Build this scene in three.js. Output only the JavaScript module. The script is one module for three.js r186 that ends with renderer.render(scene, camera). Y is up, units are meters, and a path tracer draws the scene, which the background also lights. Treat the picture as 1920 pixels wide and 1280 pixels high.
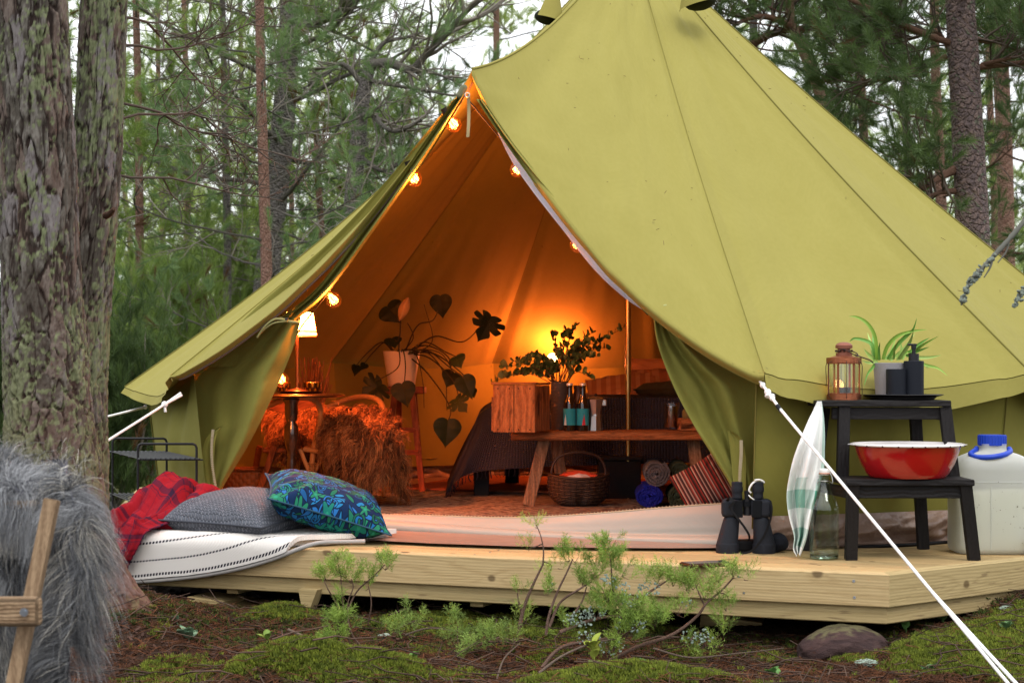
import * as THREE from 'three';
import { mergeGeometries } from 'three/addons/utils/BufferGeometryUtils.js';
import { RoundedBoxGeometry } from 'three/addons/geometries/RoundedBoxGeometry.js';
import { ImprovedNoise } from 'three/addons/math/ImprovedNoise.js';

// ---------------------------------------------------------------- camera, sky, sun, exposure
const scene = new THREE.Scene();
const EYE = 0.583, FPX = 3200;                       // eye height above the deck; focal length in pixels of the 1920 px photograph
const camera = new THREE.PerspectiveCamera(2 * Math.atan(640 / FPX) * 180 / Math.PI, 1.5, 0.05, 400);
camera.position.set(0, EYE, 0);
camera.lookAt(0, EYE, -10);
camera.setViewOffset(1920, 1280, 0, -60, 1920, 1280);
camera.focus = 6.0; camera.userData.fStop = 8;
const renderer = new THREE.WebGLRenderer();
renderer.toneMapping = THREE.LinearToneMapping;
renderer.toneMappingExposure = .9;
renderer.shadowMap.enabled = true;

const skyW = 128, skyH = 64, skyData = new Float32Array(skyW * skyH * 4);
for (let j = 0; j < skyH; j++) for (let i = 0; i < skyW; i++) {
  const el = Math.max(0, Math.sin(((j + .5) / skyH - .5) * Math.PI)), o = (j * skyW + i) * 4, L = 1.4 + 1.4 * el;
  skyData[o] = L * .98; skyData[o + 1] = L; skyData[o + 2] = L * 1.04; skyData[o + 3] = 1;
}
const skyTex = new THREE.DataTexture(skyData, skyW, skyH, THREE.RGBAFormat, THREE.FloatType);
skyTex.mapping = THREE.EquirectangularReflectionMapping; skyTex.magFilter = THREE.LinearFilter; skyTex.needsUpdate = true;
scene.background = skyTex; scene.environment = skyTex;

const sun = new THREE.DirectionalLight(new THREE.Color().setRGB(1, .96, .88), 1.5);
sun.position.set(4, 15, 3); sun.target.position.set(0, 0, -7);
sun.castShadow = true; sun.shadow.radius = 40; sun.shadow.mapSize.set(2048, 2048);
Object.assign(sun.shadow.camera, { left: -10, right: 10, top: 10, bottom: -10, near: 1, far: 60 });
scene.add(sun, sun.target);

// ---------------------------------------------------------------- helpers
const V = (x, y, z) => new THREE.Vector3(x, y, z);
const { lerp, clamp, smoothstep } = THREE.MathUtils;
const PI = Math.PI, TAU = PI * 2;
function rng(seed) { let a = seed >>> 0; return () => { a = (a + 0x6d2b79f5) | 0; let t = Math.imul(a ^ (a >>> 15), 1 | a); t = (t + Math.imul(t ^ (t >>> 7), 61 | t)) ^ t; return ((t ^ (t >>> 14)) >>> 0) / 4294967296; }; }
const perlin = new ImprovedNoise();
const noise = (x, y, z = 0) => perlin.noise(x + 37.3, y + 11.7, z + 5.1);
const fbm = (x, y, z = 0, n = 4) => { let s = 0, a = .5, f = 1; for (let i = 0; i < n; i++) { s += a * noise(x * f, y * f, z * f + i * 7.7); a *= .5; f *= 2; } return s; };
const hash = (x, y, z = 0) => { let h = Math.imul(x | 0, 374761393) ^ Math.imul(y | 0, 668265263) ^ Math.imul(z | 0, 2147483647 - 61); h = Math.imul(h ^ (h >>> 13), 1274126177); return ((h ^ (h >>> 16)) >>> 0) / 4294967296; };
// a point of the place: px, py of the photograph and the distance from the eye along the view
const P = (px, py, d) => V((px - 960) / FPX * d, EYE + (700 - py) / FPX * d, -d);
// the depth of a point of the photograph that lies at height y
const depthAt = (py, y = 0) => (EYE - y) * FPX / (py - 700);
const onto = (px, py, y = 0) => P(px, py, depthAt(py, y));

const used = {};
const numbered = (n) => { const k = used[n] = (used[n] ?? -1) + 1; return k ? `${n}_${String(k).padStart(3, '0')}` : n; };
function tag(o, label, category, group) { o.userData.label = label; o.userData.category = category; if (group) o.userData.group = group; return o; }
function thing(name, label, category, pos = V(0, 0, 0), turn = 0, group) {
  const o = new THREE.Group(); o.name = numbered(name); o.position.copy(pos); o.rotation.y = turn; scene.add(o); return tag(o, label, category, group);
}
function part(name, geo, mat, parent, label) {
  const m = new THREE.Mesh(Array.isArray(geo) ? merge(geo) : geo, mat); m.name = parent === scene ? numbered(name) : name; m.castShadow = m.receiveShadow = true; parent.add(m);
  if (label) m.userData.label = label; return m;
}
function solo(name, label, category, geo, mat, group) { return tag(part(name, geo, mat, scene), label, category, group); }
function struct(name, geo, mat, parent = scene) { const m = part(name, geo, mat, parent); m.userData.kind = 'structure'; return m; }
function stuff(name, geo, mat, parent = scene) { const m = part(name, geo, mat, parent); m.userData.kind = 'stuff'; return m; }
function scatter(name, geo, mat, mats, colors, parent = scene, kind = 'stuff') {
  const m = new THREE.InstancedMesh(geo, mat, mats.length); m.name = parent === scene ? numbered(name) : name; m.castShadow = m.receiveShadow = true;
  mats.forEach((t, i) => { m.setMatrixAt(i, t); if (colors) m.setColorAt(i, colors[i]); });
  if (kind) m.userData.kind = kind; parent.add(m); return m;
}
function merge(list) {
  const hasColor = list.some((g) => g.attributes.color);
  return mergeGeometries(list.map((g0) => {
    const g = g0.index ? g0.toNonIndexed() : g0.clone();
    for (const k of Object.keys(g.attributes)) if (!['position', 'normal', 'uv', 'color'].includes(k)) g.deleteAttribute(k);
    const n = g.attributes.position.count;
    if (!g.attributes.normal) g.computeVertexNormals();
    if (!g.attributes.uv) g.setAttribute('uv', new THREE.BufferAttribute(new Float32Array(n * 2), 2));
    if (hasColor && !g.attributes.color) g.setAttribute('color', new THREE.BufferAttribute(new Float32Array(n * 3).fill(1), 3));
    if (!hasColor && g.attributes.color) g.deleteAttribute('color');
    g.morphAttributes = {}; g.clearGroups?.();
    return g;
  }), false);
}
// parametric sheet: f(u, v) -> Vector3, uv(u, v) -> [s, t], col(u, v, p) -> [r, g, b]
function surf(nu, nv, f, uv, col) {
  const n = (nu + 1) * (nv + 1), pos = new Float32Array(n * 3), tex = new Float32Array(n * 2), colr = col && new Float32Array(n * 3), idx = [];
  let k = 0;
  for (let j = 0; j <= nv; j++) for (let i = 0; i <= nu; i++, k++) {
    const u = i / nu, v = j / nv, p = f(u, v), t = uv ? uv(u, v, p) : [u, v];
    pos[k * 3] = p.x; pos[k * 3 + 1] = p.y; pos[k * 3 + 2] = p.z; tex[k * 2] = t[0]; tex[k * 2 + 1] = t[1];
    if (col) { const c = col(u, v, p); colr.set(c, k * 3); }
    if (i < nu && j < nv) idx.push(k, k + nu + 1, k + 1, k + 1, k + nu + 1, k + nu + 2);
  }
  const g = new THREE.BufferGeometry();
  g.setAttribute('position', new THREE.BufferAttribute(pos, 3)); g.setAttribute('uv', new THREE.BufferAttribute(tex, 2));
  if (col) g.setAttribute('color', new THREE.BufferAttribute(colr, 3));
  g.setIndex(idx); g.computeVertexNormals(); return g;
}
// cloth with thickness: the same sheet twice, moved apart along its normals, with its rim closed
function slab(nu, nv, f, t, uv) {
  const a = surf(nu, nv, f, uv), N = a.attributes.normal, Q = a.attributes.position, W = nu + 1;
  const at = (i, j, s) => { const k = j * W + i; return V(Q.getX(k) + N.getX(k) * s, Q.getY(k) + N.getY(k) * s, Q.getZ(k) + N.getZ(k) * s); };
  const top = surf(nu, nv, (u, v) => at(Math.round(u * nu), Math.round(v * nv), t / 2), uv), bot = surf(nu, nv, (u, v) => at(Math.round((1 - u) * nu), Math.round(v * nv), -t / 2), uv ? (u, v, p) => uv(1 - u, v, p) : (u, v) => [1 - u, v]);
  const rim = []; for (let i = 0; i <= nu; i++) rim.push([i, 0]); for (let j = 1; j <= nv; j++) rim.push([nu, j]); for (let i = nu - 1; i >= 0; i--) rim.push([i, nv]); for (let j = nv - 1; j >= 0; j--) rim.push([0, j]);
  const edge = surf(rim.length - 1, 2, (u, v) => { const r = rim[Math.round(u * (rim.length - 1))]; return at(r[0], r[1], (v - .5) * t); }, uv ? (u, v, p) => { const r = rim[Math.round(u * (rim.length - 1))]; return uv(r[0] / nu, r[1] / nv, p); } : undefined);
  return merge([top, bot, edge]);
}
// tapered tube through points; r: number, or function of t
function tube(pts, r, sides = 8, caps = true, vScale = 1) {
  const n = pts.length, R = typeof r === 'function' ? r : Array.isArray(r) ? (t) => lerp(r[0], r[1], t) : () => r, pos = [], nor = [], uv = [], idx = [];
  let T0 = null, N0 = V(0, 0, 0), len = 0;
  const b = V(0, 0, 0), T = V(0, 0, 0);
  for (let i = 0; i < n; i++) {
    T.subVectors(pts[Math.min(n - 1, i + 1)], pts[Math.max(0, i - 1)]).normalize();
    if (!T0) { N0.set(Math.abs(T.y) < .9 ? 0 : 1, Math.abs(T.y) < .9 ? 1 : 0, 0).cross(T).normalize(); T0 = true; } else { N0.addScaledVector(T, -N0.dot(T)).normalize(); }
    b.crossVectors(T, N0); if (i) len += pts[i].distanceTo(pts[i - 1]);
    const rad = R(n > 1 ? i / (n - 1) : 0);
    for (let k = 0; k <= sides; k++) {
      const a = k / sides * TAU, c = Math.cos(a), s = Math.sin(a), x = N0.x * c + b.x * s, y = N0.y * c + b.y * s, z = N0.z * c + b.z * s;
      pos.push(pts[i].x + x * rad, pts[i].y + y * rad, pts[i].z + z * rad); nor.push(x, y, z); uv.push(k / sides, len * vScale);
      if (i < n - 1 && k < sides) { const q = i * (sides + 1) + k; idx.push(q, q + 1, q + sides + 1, q + 1, q + sides + 2, q + sides + 1); }
    }
  }
  if (caps) for (const [i, s] of [[0, -1], [n - 1, 1]]) {
    T.subVectors(pts[Math.min(n - 1, i + 1)], pts[Math.max(0, i - 1)]).normalize().multiplyScalar(s);
    const c = pos.length / 3; pos.push(pts[i].x, pts[i].y, pts[i].z); nor.push(T.x, T.y, T.z); uv.push(.5, 0);
    for (let k = 0; k <= sides; k++) { const q = (i * (sides + 1) + k) * 3; pos.push(pos[q], pos[q + 1], pos[q + 2]); nor.push(T.x, T.y, T.z); uv.push(0, 0); }
    for (let k = 0; k < sides; k++) s > 0 ? idx.push(c, c + 1 + k, c + 2 + k) : idx.push(c, c + 2 + k, c + 1 + k);
  }
  const g = new THREE.BufferGeometry();
  g.setAttribute('position', new THREE.Float32BufferAttribute(pos, 3)); g.setAttribute('normal', new THREE.Float32BufferAttribute(nor, 3)); g.setAttribute('uv', new THREE.Float32BufferAttribute(uv, 2));
  g.setIndex(idx); return g;
}
const smooth = (pts, n) => new THREE.CatmullRomCurve3(pts).getPoints(n);
const lathe = (prof, seg = 32) => new THREE.LatheGeometry(prof.map(([x, y]) => new THREE.Vector2(x, y)), seg);
const box = (w, h, d, x = 0, y = 0, z = 0, r = .003) => new RoundedBoxGeometry(w, h, d, 1, Math.min(r, w / 2.1, h / 2.1, d / 2.1)).translate(x, y, z);
const cyl = (r0, r1, h, x = 0, y = 0, z = 0, s = 20) => new THREE.CylinderGeometry(r1, r0, h, s).translate(x, y + h / 2, z);
const sph = (r, x, y, z, s = 16) => new THREE.SphereGeometry(r, s, Math.ceil(s * .7)).translate(x, y, z);
// a squared bar between two points, a x b in section
function bar(p, q, a, b, up = V(0, 0, 1), r = .002) {
  const L = p.distanceTo(q), g = new RoundedBoxGeometry(a, L, b, 1, Math.min(r, a / 2.1, b / 2.1)), y = q.clone().sub(p).normalize(), x = V(0, 0, 0).crossVectors(y, up).normalize(), z = V(0, 0, 0).crossVectors(x, y);
  const m = new THREE.Matrix4().makeBasis(x, y, z).setPosition(p.clone().add(q).multiplyScalar(.5)); return g.applyMatrix4(m);
}
// boxes get uv in metres along their longest faces
function boxUV(g, along = 'x', off = [0, 0]) {
  if (g.index) g = g.toNonIndexed();
  const p = g.attributes.position, n = g.attributes.normal, uv = new Float32Array(p.count * 2), ax = 'xyz'.indexOf(along);
  for (let i = 0; i < p.count; i++) {
    const c = [p.getX(i), p.getY(i), p.getZ(i)], m = [Math.abs(n.getX(i)), Math.abs(n.getY(i)), Math.abs(n.getZ(i))], k = m.indexOf(Math.max(...m));
    const o = [0, 1, 2].filter((q) => q !== ax), b = k === o[0] ? o[1] : k === o[1] ? o[0] : o[0];
    uv[i * 2] = (k === ax ? c[o[1]] : c[ax]) + off[0]; uv[i * 2 + 1] = c[b] + off[1] + (k === o[0] ? .37 : 0);
  }
  g.setAttribute('uv', new THREE.BufferAttribute(uv, 2)); return g;
}
const toS = (c) => c <= .0031308 ? 12.92 * c : 1.055 * Math.pow(c, 1 / 2.4) - .055;
// texture from a function of pixel fractions; colours given as linear values
function tex(w, h, fn, { color = true, rx = 1, ry = 1, clampS = false } = {}) {
  const d = new Uint8Array(w * h * 4);
  for (let j = 0; j < h; j++) for (let i = 0; i < w; i++) {
    const c = fn((i + .5) / w, (j + .5) / h), o = (j * w + i) * 4;
    if (typeof c === 'number') { d[o] = d[o + 1] = d[o + 2] = clamp(c, 0, 1) * 255; } else for (let k = 0; k < 3; k++) d[o + k] = clamp(color ? toS(Math.max(0, c[k])) : c[k], 0, 1) * 255;
    d[o + 3] = 255;
  }
  const t = new THREE.DataTexture(d, w, h); t.wrapS = t.wrapT = clampS ? THREE.ClampToEdgeWrapping : THREE.RepeatWrapping; t.magFilter = THREE.LinearFilter; t.minFilter = THREE.LinearMipmapLinearFilter;
  t.repeat.set(rx, ry); if (color) t.colorSpace = THREE.SRGBColorSpace; t.needsUpdate = true; return t;
}
const retex = (t, rx, ry) => { const c = t.clone(); c.repeat.set(rx, ry); c.needsUpdate = true; return c; };
// noise that repeats over the unit square
const tfbm = (u, v, f, z = 0, n = 4) => { let s = 0, a = .5; for (let i = 0; i < n; i++) { const q = f / TAU; s += a * perlin.noise(Math.cos(u * TAU) * q + z, Math.sin(u * TAU) * q + Math.cos(v * TAU) * q, Math.sin(v * TAU) * q + 3.3 * i); a *= .5; f *= 2; } return s; };
const mix3 = (a, b, t) => [lerp(a[0], b[0], t), lerp(a[1], b[1], t), lerp(a[2], b[2], t)];
function mat(c, rough = .8, more = {}) {
  const m = new THREE.MeshPhysicalMaterial({ roughness: rough, specularIntensity: rough > .45 ? .3 : .7, side: THREE.DoubleSide, ...more }); m.color.setRGB(...c); return m;
}
function phys(c, rough, more = {}) { const m = new THREE.MeshPhysicalMaterial({ roughness: rough, side: THREE.DoubleSide, ...more }); m.color.setRGB(...c); return m; }
const light = (p, color, cd, dist = 0) => { const l = new THREE.PointLight(new THREE.Color().setRGB(...color), cd, dist, 2); l.position.copy(p); l.castShadow = true; l.shadow.radius = 1; scene.add(l); return l; };

// ---------------------------------------------------------------- shared textures
const weave = tex(128, 128, (u, v) => { const a = Math.sin(u * TAU * 16), b = Math.sin(v * TAU * 16), c = (Math.floor(u * 32) + Math.floor(v * 32)) % 2; return .5 + .25 * (c ? Math.abs(a) : Math.abs(b)) + .12 * tfbm(u, v, 24, 2); }, { color: false });
const grain = (seed, light_, dark, knots, rings = 8) => {       // a plank: 1.6 m long, 0.2 m wide; u along the grain
  const r = rng(seed), ks = Array.from({ length: knots }, () => [r(), r(), .006 + r() * .010]);
  return (u, v) => {
    let w = v * rings + 2.6 * tfbm(u, v, 2, seed) + .35 * tfbm(u, v, 14, seed + 9), kd = 0;
    for (const [ku, kv, kr] of ks) { let du = Math.abs(u - ku); du = Math.min(du, 1 - du) * 1.6; const dv = (v - kv) * .2, q = Math.sqrt(du * du * .16 + dv * dv); w += 3.2 * Math.exp(-q / .022) * Math.sign(dv || 1) * .6; const k = Math.sqrt(du * du * .6 + dv * dv) / kr; kd = Math.max(kd, 1 - smoothstep(k, .55, 1.25)); }
    const ring = .72 * Math.pow(.5 + .5 * Math.sin(w * TAU), 3), fine = tfbm(u * 1, v, 60, seed + 4, 2);
    const c = mix3(light_, dark, clamp(ring * .75 + fine * .5, 0, 1));
    return mix3(c, [.10, .062, .03], kd * .8);
  };
};
const pineA = tex(1024, 256, grain(3, [.47, .345, .175], [.36, .25, .118], 7));
const pineB = tex(1024, 256, (u, v) => { const c = grain(11, [.43, .325, .17], [.32, .235, .115], 5)(u, v), g = smoothstep(tfbm(u, v, 5, 31), .18, .42); return mix3(mix3(c, [.24, .27, .14], g * .45), [.16, .105, .06], smoothstep(tfbm(u, v, 18, 41, 3), .2, .42) * .6); });
const grainBump = tex(512, 256, (u, v) => { const w = v * 22 + 2 * tfbm(u, v, 3, 3); return .5 + .3 * Math.sin(w * TAU) + .5 * tfbm(u, v, 40, 8, 3); }, { color: false });
const oldWood = tex(512, 256, (u, v) => { const s = .5 + .5 * Math.sin((v * 9 + 1.6 * tfbm(u, v, 3, 5)) * TAU), f = tfbm(u, v * 1, 50, 6, 3), d = tfbm(u, v, 6, 8); const c = mix3([.24, .12, .055], [.11, .05, .022], clamp(s * .6 + f * .8 + .15, 0, 1)); return mix3(c, [.035, .017, .009], smoothstep(d, .15, .45)); });
const greyWood = tex(512, 256, (u, v) => { const s = .5 + .5 * Math.sin((v * 8 + 1.2 * tfbm(u, v, 3, 15)) * TAU), f = tfbm(u, v, 60, 16, 3); return mix3([.21, .155, .105], [.10, .066, .042], clamp(s * .5 + f * .9 + .2, 0, 1)); });
const barkBump = tex(256, 512, (u, v) => { let best = 9, second = 9; const gx = 6, gy = 10, x = u * gx + .35 * tfbm(u, v, 8, 3), y = v * gy + .5 * tfbm(u, v, 6, 4); for (let a = -1; a <= 1; a++) for (let b = -1; b <= 1; b++) { const cx = Math.floor(x) + a, cy = Math.floor(y) + b, hx = ((cx % gx) + gx) % gx, hy = ((cy % gy) + gy) % gy, dx = cx + hash(hx, hy, 1) - x, dy = cy + hash(hx, hy, 2) - y, q = Math.hypot(dx, dy); if (q < best) { second = best; best = q; } else if (q < second) second = q; } return smoothstep(second - best, .02, .35) * .7 + .5 * tfbm(u, v, 30, 9, 3) + .1; }, { color: false });
const barkTex = (plate, plate2, crack, lichen, amt, seed) => tex(256, 512, (u, v) => { const b = tfbm(u, v, 10, seed), c = tfbm(u * 1, v, 26, seed + 2, 4), l = tfbm(u, v, 7, seed + 5) + .5 * tfbm(u, v, 40, seed + 6, 2); let k = mix3(plate, plate2, smoothstep(b, -.25, .3)); k = mix3(k, crack, smoothstep(c, .02, .34)); return mix3(k, lichen, smoothstep(l, .38 - amt, .55 - amt) * .85); });
const speckle = tex(256, 256, (u, v) => .5 + tfbm(u, v, 60, 3, 3), { color: false });
const patchy = tex(256, 256, (u, v) => .5 + .9 * tfbm(u, v, 8, 7, 5), { color: false });

// ================================================================ ground
const F_R = [1.088, 4.975], DA = [.930, -.366], DN = [.366, .930];        // deck: front right corner, direction along the front (to the right) and inwards, in (x, depth)
const F_L = [F_R[0] - 2.75 * DA[0], F_R[1] - 2.75 * DA[1]];
const D = (along, inward, y = 0) => V(F_R[0] - along * DA[0] + inward * DN[0], y, -(F_R[1] - along * DA[1] + inward * DN[1]));   // along: metres to the left of the right corner
const bump2 = (x, d, cx, cd, sx, sd = sx) => Math.exp(-((x - cx) ** 2 / (sx * sx) + (d - cd) ** 2 / (sd * sd)));
const mossAt = [[-.46, 4.62, .24, .16, .075], [.30, 4.5, .30, .12, .06], [-.74, 5.62, .13, .12, .05], [-.72, 4.75, .07, .22, .03], [1.35, 4.75, .3, .3, .03], [.05, 5.5, .5, .2, .03], [1.75, 5.0, .35, .3, .03]];
function groundY(x, d) {
  let y = -.245 + .135 * bump2(x, d, -1.34, 5.3, .42, .5) + clamp((x - 1.0) * .21, 0, .4) * smoothstep(d, 4.2, 5.4);
  for (const [mx, md, sx, sd, a] of mossAt) y += a * bump2(x, d, mx, md, sx, sd);
  y += .05 * bump2(x, d, -.62, 4.62, .1, .1) - .03 * bump2(x, d, -.95, 4.6, .3, .2);
  y += .05 * fbm(x * 1.7, d * 1.7, 3) + .022 * fbm(x * 9, d * 9, 8, 3);
  if (d > 8) y += .022 * (d - 8) + .35 * fbm(x * .2, d * .2, 1) * smoothstep(d, 8, 14);
  return y;
}
const mossiness = (x, d) => { let m = 0; for (const [mx, md, sx, sd] of mossAt) m = Math.max(m, bump2(x, d, mx, md, sx * 1.05, sd * 1.05)); m = smoothstep(m, .22, .6); m *= smoothstep(fbm(x * 7, d * 9, 31, 3) + .55 * m, .02, .3); return clamp(m + smoothstep(fbm(x * 3, d * 3, 21), .08, .28) * (x > .9 ? .9 : .45) + smoothstep(d, 6.2, 9) * .6, 0, 1); };
{
  const axis = (a, b, fine0, fine1, step) => { const r = []; let x = fine0; while (x < fine1) { r.push(x); x += step; } let s = step; x = fine1; while (x < b) { r.push(x); s *= 1.22; x += s; } r.push(b); s = step; x = fine0; const l = []; while (x > a) { s *= 1.22; x -= s; l.push(x); } l.push(a); return [...new Set([...l.reverse(), ...r])].sort((p, q) => p - q); };
  const xs = axis(-90, 90, -1.9, 2.1, .016), ds = axis(-40, 140, 4.2, 6.0, .016);
  const g = surf(xs.length - 1, ds.length - 1, (u, v) => { const x = xs[Math.round(u * (xs.length - 1))], d = ds[Math.round(v * (ds.length - 1))]; return V(x, groundY(x, d) + .008 * noise(x * 40, d * 40), -d); },
    (u, v, p) => [p.x, p.z],
    (u, v, p) => { const x = p.x, d = -p.z, m = mossiness(x, d), n = .5 + fbm(x * 14, d * 14, 2, 3); const b = mix3([.018, .010, .007], [.055, .032, .02], clamp(n, 0, 1)); return mix3(b, mix3([.07, .09, .015], [.15, .17, .025], clamp(n, 0, 1)), m); });
  struct('ground', g, mat([1, 1, 1], 1, { vertexColors: true, bumpMap: retex(speckle, 3, 3), bumpScale: .012 }));
}
// pine needles, bark crumbs and moss on the ground: nobody could count them
{
  const r = rng(7), q = new THREE.Quaternion(), e = new THREE.Euler(), pick = () => { const d = r() < .15 ? lerp(3.1, 4.25, r()) : 4.25 + 1.9 * Math.pow(r(), 1.2), w = .32 * d; return [lerp(-w, w, r()), d]; };
  const underDeck = (x, d) => (x - F_R[0]) * DN[0] + (d - F_R[1]) * DN[1] > .22 && x < 1.1 + (d - 4.975) * 1.26;
  const needle = merge([tube([V(-.028, 0, 0), V(0, .003, .001), V(.028, 0, .004)], .0007, 3, false), tube([V(-.028, 0, 0), V(0, .004, -.003), V(.026, .001, -.008)], .0007, 3, false)]);
  const mk = (n, lo, hi, tilt, lift, keep) => { const out = []; let guard = 0; while (out.length < n && guard++ < n * 6) { const [x, d] = pick(); if (underDeck(x, d) || !keep(x, d)) continue; e.set((r() - .5) * tilt, r() * TAU, (r() - .5) * tilt); const s = lerp(lo, hi, r()); out.push(new THREE.Matrix4().compose(V(x, groundY(x, d) + lift * r(), -d), q.setFromEuler(e), V(s, s, s))); } return out; };
  const tint = (n, a, b) => Array.from({ length: n }, () => { const c = mix3(a, b, r()); return new THREE.Color().setRGB(...c); });
  const mw = mat([1, 1, 1], .9);
  let m = mk(18500, .6, 1.3, .9, .014, (x, d) => r() > mossiness(x, d) * .6); scatter('needle_litter', needle, mw, m, tint(m.length, [.15, .06, .027], [.05, .024, .015]));
  const chip = box(.02, .003, .009, 0, 0, 0, .001);
  m = mk(10500, .3, 1.1, 1.2, .008, (x, d) => r() > mossiness(x, d)); scatter('bark_litter', chip, mw, m, tint(m.length, [.025, .013, .010], [.085, .047, .034]));
  const twig = tube([V(-.07, 0, 0), V(-.02, .01, .006), V(.03, .006, -.006), V(.08, .012, .004)], [.0018, .0009], 4, false);
  m = mk(900, .4, 1.6, .5, .02, () => true); scatter('twig_litter', twig, mw, m, tint(m.length, [.10, .065, .048], [.035, .022, .016]));
  const leafs = []; for (let k = 0; k < 9; k++) { const a = k * 2.4, up = .35 + .6 * (k / 9), L = .012; const c = V(Math.cos(a) * (1 - up), up, Math.sin(a) * (1 - up)).normalize(), s = V(-Math.sin(a), 0, Math.cos(a)).multiplyScalar(.0022); const g = new THREE.BufferGeometry(); const p = [s.clone().negate(), s, c.clone().multiplyScalar(L)]; g.setAttribute('position', new THREE.Float32BufferAttribute(p.flatMap((t) => [t.x, t.y, t.z]), 3)); g.computeVertexNormals(); leafs.push(g); }
  const tuft = merge(leafs);
  m = mk(58000, .6, 1.7, .9, .004, (x, d) => r() < mossiness(x, d) - .15 + .5 * noise(x * 22, d * 22)); scatter('moss', tuft, mw, m, tint(m.length, [.21, .245, .03], [.075, .10, .018]));
  m = mk(9000, .7, 1.7, 1.2, .004, (x, d) => d > 5 && r() < .5); scatter('undergrowth_moss', tuft, mw, m, tint(m.length, [.07, .10, .02], [.05, .06, .02]));
}

// ================================================================ deck
const wood1 = mat([1, 1, 1], .75, { map: retex(pineA, 1 / 1.6, 1 / .2), bumpMap: retex(grainBump, 1 / 1.6, 1 / .2), bumpScale: .0005 });
const wood2 = mat([.92, .92, .86], .8, { map: retex(pineB, 1 / 1.6, 1 / .2), bumpMap: retex(grainBump, 1 / 1.6, 1 / .2), bumpScale: .0006 });
const woodTop = [0, 1, 2].map((k) => mat([[.98, .93, .86], [.92, .86, .78], [1.02, .98, .92]][k], .82, { map: retex(k === 1 ? pineB : pineA, 1 / 1.6, 1 / .2), bumpMap: retex(grainBump, 1 / 1.6, 1 / .2), bumpScale: .0025 }));
{
  const deck = thing('wooden_deck', 'low platform of pale pressure treated pine boards under the green tent', 'deck');
  const rot = (p, ang) => [p[0] * Math.cos(ang) - p[1] * Math.sin(ang), p[0] * Math.sin(ang) + p[1] * Math.cos(ang)];
  const dirs = [DA, rot(DA, PI / 3), rot(DA, 2 * PI / 3), rot(DA, PI), rot(DA, 4 * PI / 3), rot(DA, 5 * PI / 3)], poly = [F_L];
  for (let k = 0; k < 5; k++) { const l = poly[k]; poly.push([l[0] + dirs[k][0] * 2.75, l[1] + dirs[k][1] * 2.75]); }
  // boards: the polygon in (along, inward) cut into strips
  const loc = poly.map((p) => { const a = p[0] - F_R[0], b = p[1] - F_R[1]; return [-(a * DA[0] + b * DA[1]), a * DN[0] + b * DN[1]]; });
  const cut = (pts, lo, hi) => { const half = (ps, f) => { const o = []; ps.forEach((p, i) => { const n = ps[(i + 1) % ps.length], a = f(p), b = f(n); if (a >= 0) o.push(p); if (a * b < 0) { const t = a / (a - b); o.push([lerp(p[0], n[0], t), lerp(p[1], n[1], t)]); } }); return o; }; return half(half(pts, (p) => p[1] - lo), (p) => hi - p[1]); };
  const r = rng(5);
  for (let k = 0; k < 33; k++) {
    const s = cut(loc, .004 + k * .146, .004 + k * .146 + .1415); if (s.length < 3) continue;
    const lift = (r() - .5) * .0025, off = [r() * 5, r() * 5], vs = s.map(([a, b]) => D(a, b)), n = vs.length, pos = [], uv = [], q = (p, y, a, b) => { pos.push(p.x, y, p.z); uv.push(a + off[0], b + off[1]); };
    for (let i = 1; i < n - 1; i++) for (const j of [0, i + 1, i]) q(vs[j], lift, s[j][0], s[j][1]);
    for (let i = 0; i < n; i++) { const j = (i + 1) % n; for (const [w, y] of [[i, 0], [j, 0], [j, 1], [i, 0], [j, 1], [i, 1]]) q(vs[w], lift - y * .027, s[w][0], s[w][1] + y * .03); }
    const g = new THREE.BufferGeometry(); g.setAttribute('position', new THREE.Float32BufferAttribute(pos, 3)); g.setAttribute('uv', new THREE.Float32BufferAttribute(uv, 2)); g.computeVertexNormals();
    part('deck_board', g, woodTop[(k * 7 + (k >> 1)) % 3], deck);
  }
  // edge boards along the sides in view: the upper one proud, the lower one set back, mitred at the corner
  const W = (p, y) => V(p[0], y, -p[1]);
  const edge = (a, b, y0, y1, out, th, m, off) => {
    const L = Math.hypot(b[0] - a[0], b[1] - a[1]), t = [(b[0] - a[0]) / L, (b[1] - a[1]) / L], n = [t[1], -t[0]];
    const S = 24, prof = [[0, y0 + .003], [.003, y0], [th - .003, y0], [th, y0 - .003], [th, y1 + .003], [th - .003, y1], [0, y1]], len = [0]; prof.forEach((p, i) => i && len.push(len[i - 1] + Math.hypot(p[0] - prof[i - 1][0], p[1] - prof[i - 1][1])));
    const g = surf(S, prof.length - 1, (u, v) => { const p = prof[Math.round(v * (prof.length - 1))], o = out + p[0], e = (o) * Math.tan(PI / 6), s = lerp(-e, L + e, u); return W([a[0] + t[0] * s + n[0] * o, a[1] + t[1] * s + n[1] * o], p[1] + .0012 * noise(s * 2, p[1] * 30)); }, (u, v) => [u * L + off, len[Math.round(v * (prof.length - 1))] * .95 + off * .31]);
    return part('edge_board', g.toNonIndexed(), m, deck).geometry.computeVertexNormals();
  };
  for (let k = 0; k < 6; k++) { const a = poly[k], b = poly[(k + 1) % 6]; edge(a, b, .0015, -.0955, .0005, .03, k % 2 ? wood2 : wood1, k * 1.17 + .2); edge(a, b, -.0965, -.146, -.016, .03, wood2, k * .77 + .45); }
  // joists and prop blocks below
  for (const a of [.5, 1.3, 2.2]) part('joist', boxUV(bar(D(a, .02, -.115), D(a, 4.3, -.115), .045, .1, V(0, 1, 0))), wood2, deck);
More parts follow.
